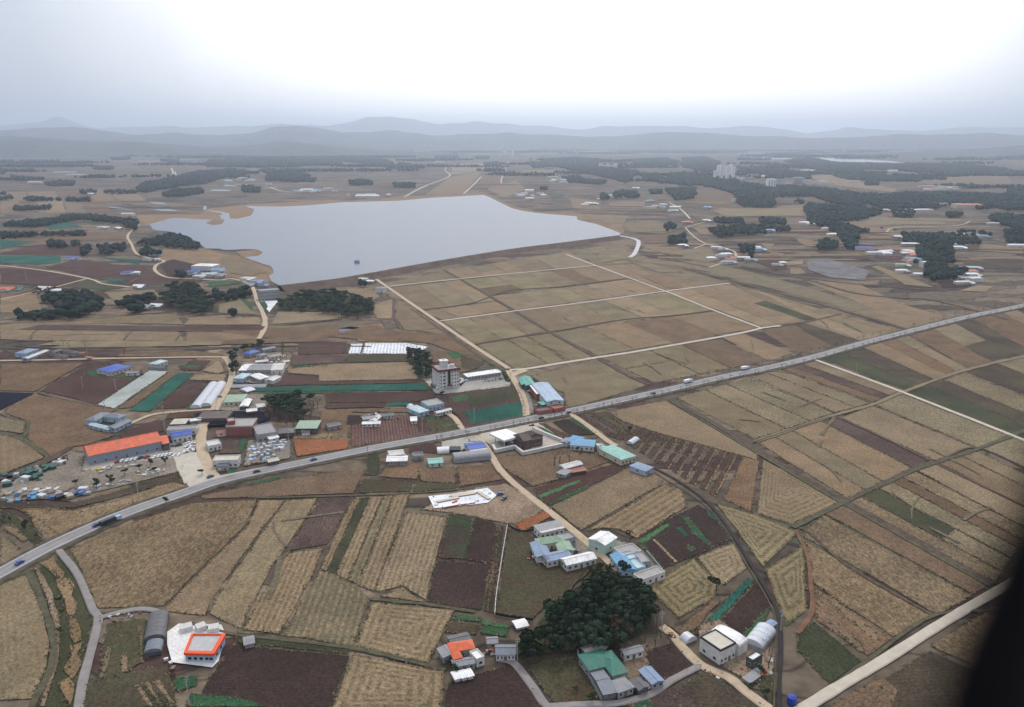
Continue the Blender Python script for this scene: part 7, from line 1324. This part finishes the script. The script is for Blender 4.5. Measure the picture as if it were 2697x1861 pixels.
# fences of the big dark garden
def fence(k, s, label, m, h=1.2, th=.25):
    P = smooth(pts(k, s, .5), 3); c = P[0]; rt = empty('garden_fence', (c.x, c.y, .4), 0, label, 'fence')
    for i in range(len(P) - 1):
        d = P[i + 1] - P[i]; q = (P[i] + P[i + 1]) / 2 - c; b = MB(); b.box(-d.length / 2, d.length / 2, -th / 2, th / 2, .1, h); o = b.build('fence_panel', m, rt); o.location = (q.x, q.y, 0); o.rotation_euler = (0, 0, math.atan2(d.y, d.x)); b = MB(); b.box(-.08, .08, -.08, .08, 0, h + .3); o = b.build('post', polem, rt); o.location = (P[i].x - c.x, P[i].y - c.y, 0)
pl = mat('white_plastic_sheet', (.6, .6, .6), .6, .5, .8)
fence('9', '738,110 715,240 690,400 665,560 645,700 635,835', 'white plastic-sheet fence down the left side of the big dark garden', pl); fence('9', '740,105 800,140 880,160 960,140', 'dark net fence above the big dark garden by the red earth bank', tyre); fence('9', '640,838 760,862 950,888', 'dark net fence along the bottom of the big dark garden', tyre); fence('9', '1455,395 1430,460 1380,530 1290,600 1270,640', 'dark net fence down the right side of the big dark garden', tyre)
# kerbside crash barrier and bus shelter at the junction
p = at('5', 230, 1540, 0)
b = MB(); rt = empty('road_sign', (p.x, p.y, .4), .3, 'blank green direction board over two posts at the junction', 'road sign'); b.box(-2.2, 2.2, -.06, .06, 3, 4.6); b.build('board', mat('sign_green', (.03, .25, .15), .5, .1, 1), rt)
for x in (-1.6, 1.6): b = MB(); b.tube((x, .1, 0), (x, .1, 4.4), .09, n=6); b.build('post', polem, rt)
p = at('A', 1670, 1570, 0); b = MB(); b.tube((0, 0, 0), (0, 0, 2.6), 1.7, 1.7, 12); b.tube((0, 0, 2.6), (0, 0, 3.1), 1.7, .5, 12); o = b.build('water_tank', mat('blue_tank', (.03, .06, .35), .5, .1, 1)); o.location = (p.x, p.y, .4); tag(o, 'dark blue round tank at the bottom edge beside the wide concrete road', 'tank')

# ================================================================== AIRCRAFT DOOR FRAME (the photographer's own aircraft, close to the lens)
black = mat('black_cabin_trim', (.006, .006, .007), .9, .1, 20, spec=.1)
def near(x, y, d):   # point at distance d from the lens on the line of sight of a full-view pixel
    sx, sy = x * 1.16602, y * 1.16602; dx, dv = (sx - SW / 2) / FOC, -(sy - SH / 2) / FOC
    return Vector((dx, CP + dv * SP, -SP + dv * CP)) * d + Vector((0, 0, HCAM))
edge = [near(x, y, .125) for x, y in [(3150, 250), (2850, 500), (2640, 720), (2520, 870), (2430, 1000), (2370, 1130), (2314, 1250), (2260, 1380), (2213, 1490), (2176, 1610), (2146, 1800)]]
wd = near(3200, 1300, .125) - near(2400, 1300, .125); fw = Vector((0, CP, -SP)); edge = smooth(edge, 4)
c0 = near(2500, 1200, .16); rt = empty('aircraft_door_frame', c0, 0, 'black out-of-focus door frame of the aircraft at the right edge', 'door frame')
b = MB(); k_ = 0
for p in edge:
    for q in (p + fw * .0, p - fw * .006 + wd * .0, p - fw * .03 + wd * .03, p - fw * .04 + wd * .5, p + fw * .002 + wd * .6, p + fw * .002 + wd * .1): b.v.append(tuple(q - c0))
for i in range(len(edge) - 1):
    for j in range(6): a = i * 6; b.f.append((a + j, a + (j + 1) % 6, a + 6 + (j + 1) % 6, a + 6 + j))
b.f.append(tuple(range(6))); b.f.append(tuple(range(len(b.v) - 1, len(b.v) - 7, -1)))
b.build('door_panel', black, rt)
b = MB()
for i in range(len(edge) - 1): b.tube(edge[i] - c0, edge[i + 1] - c0, .004, n=8)
b.build('rubber_seal', black, rt)
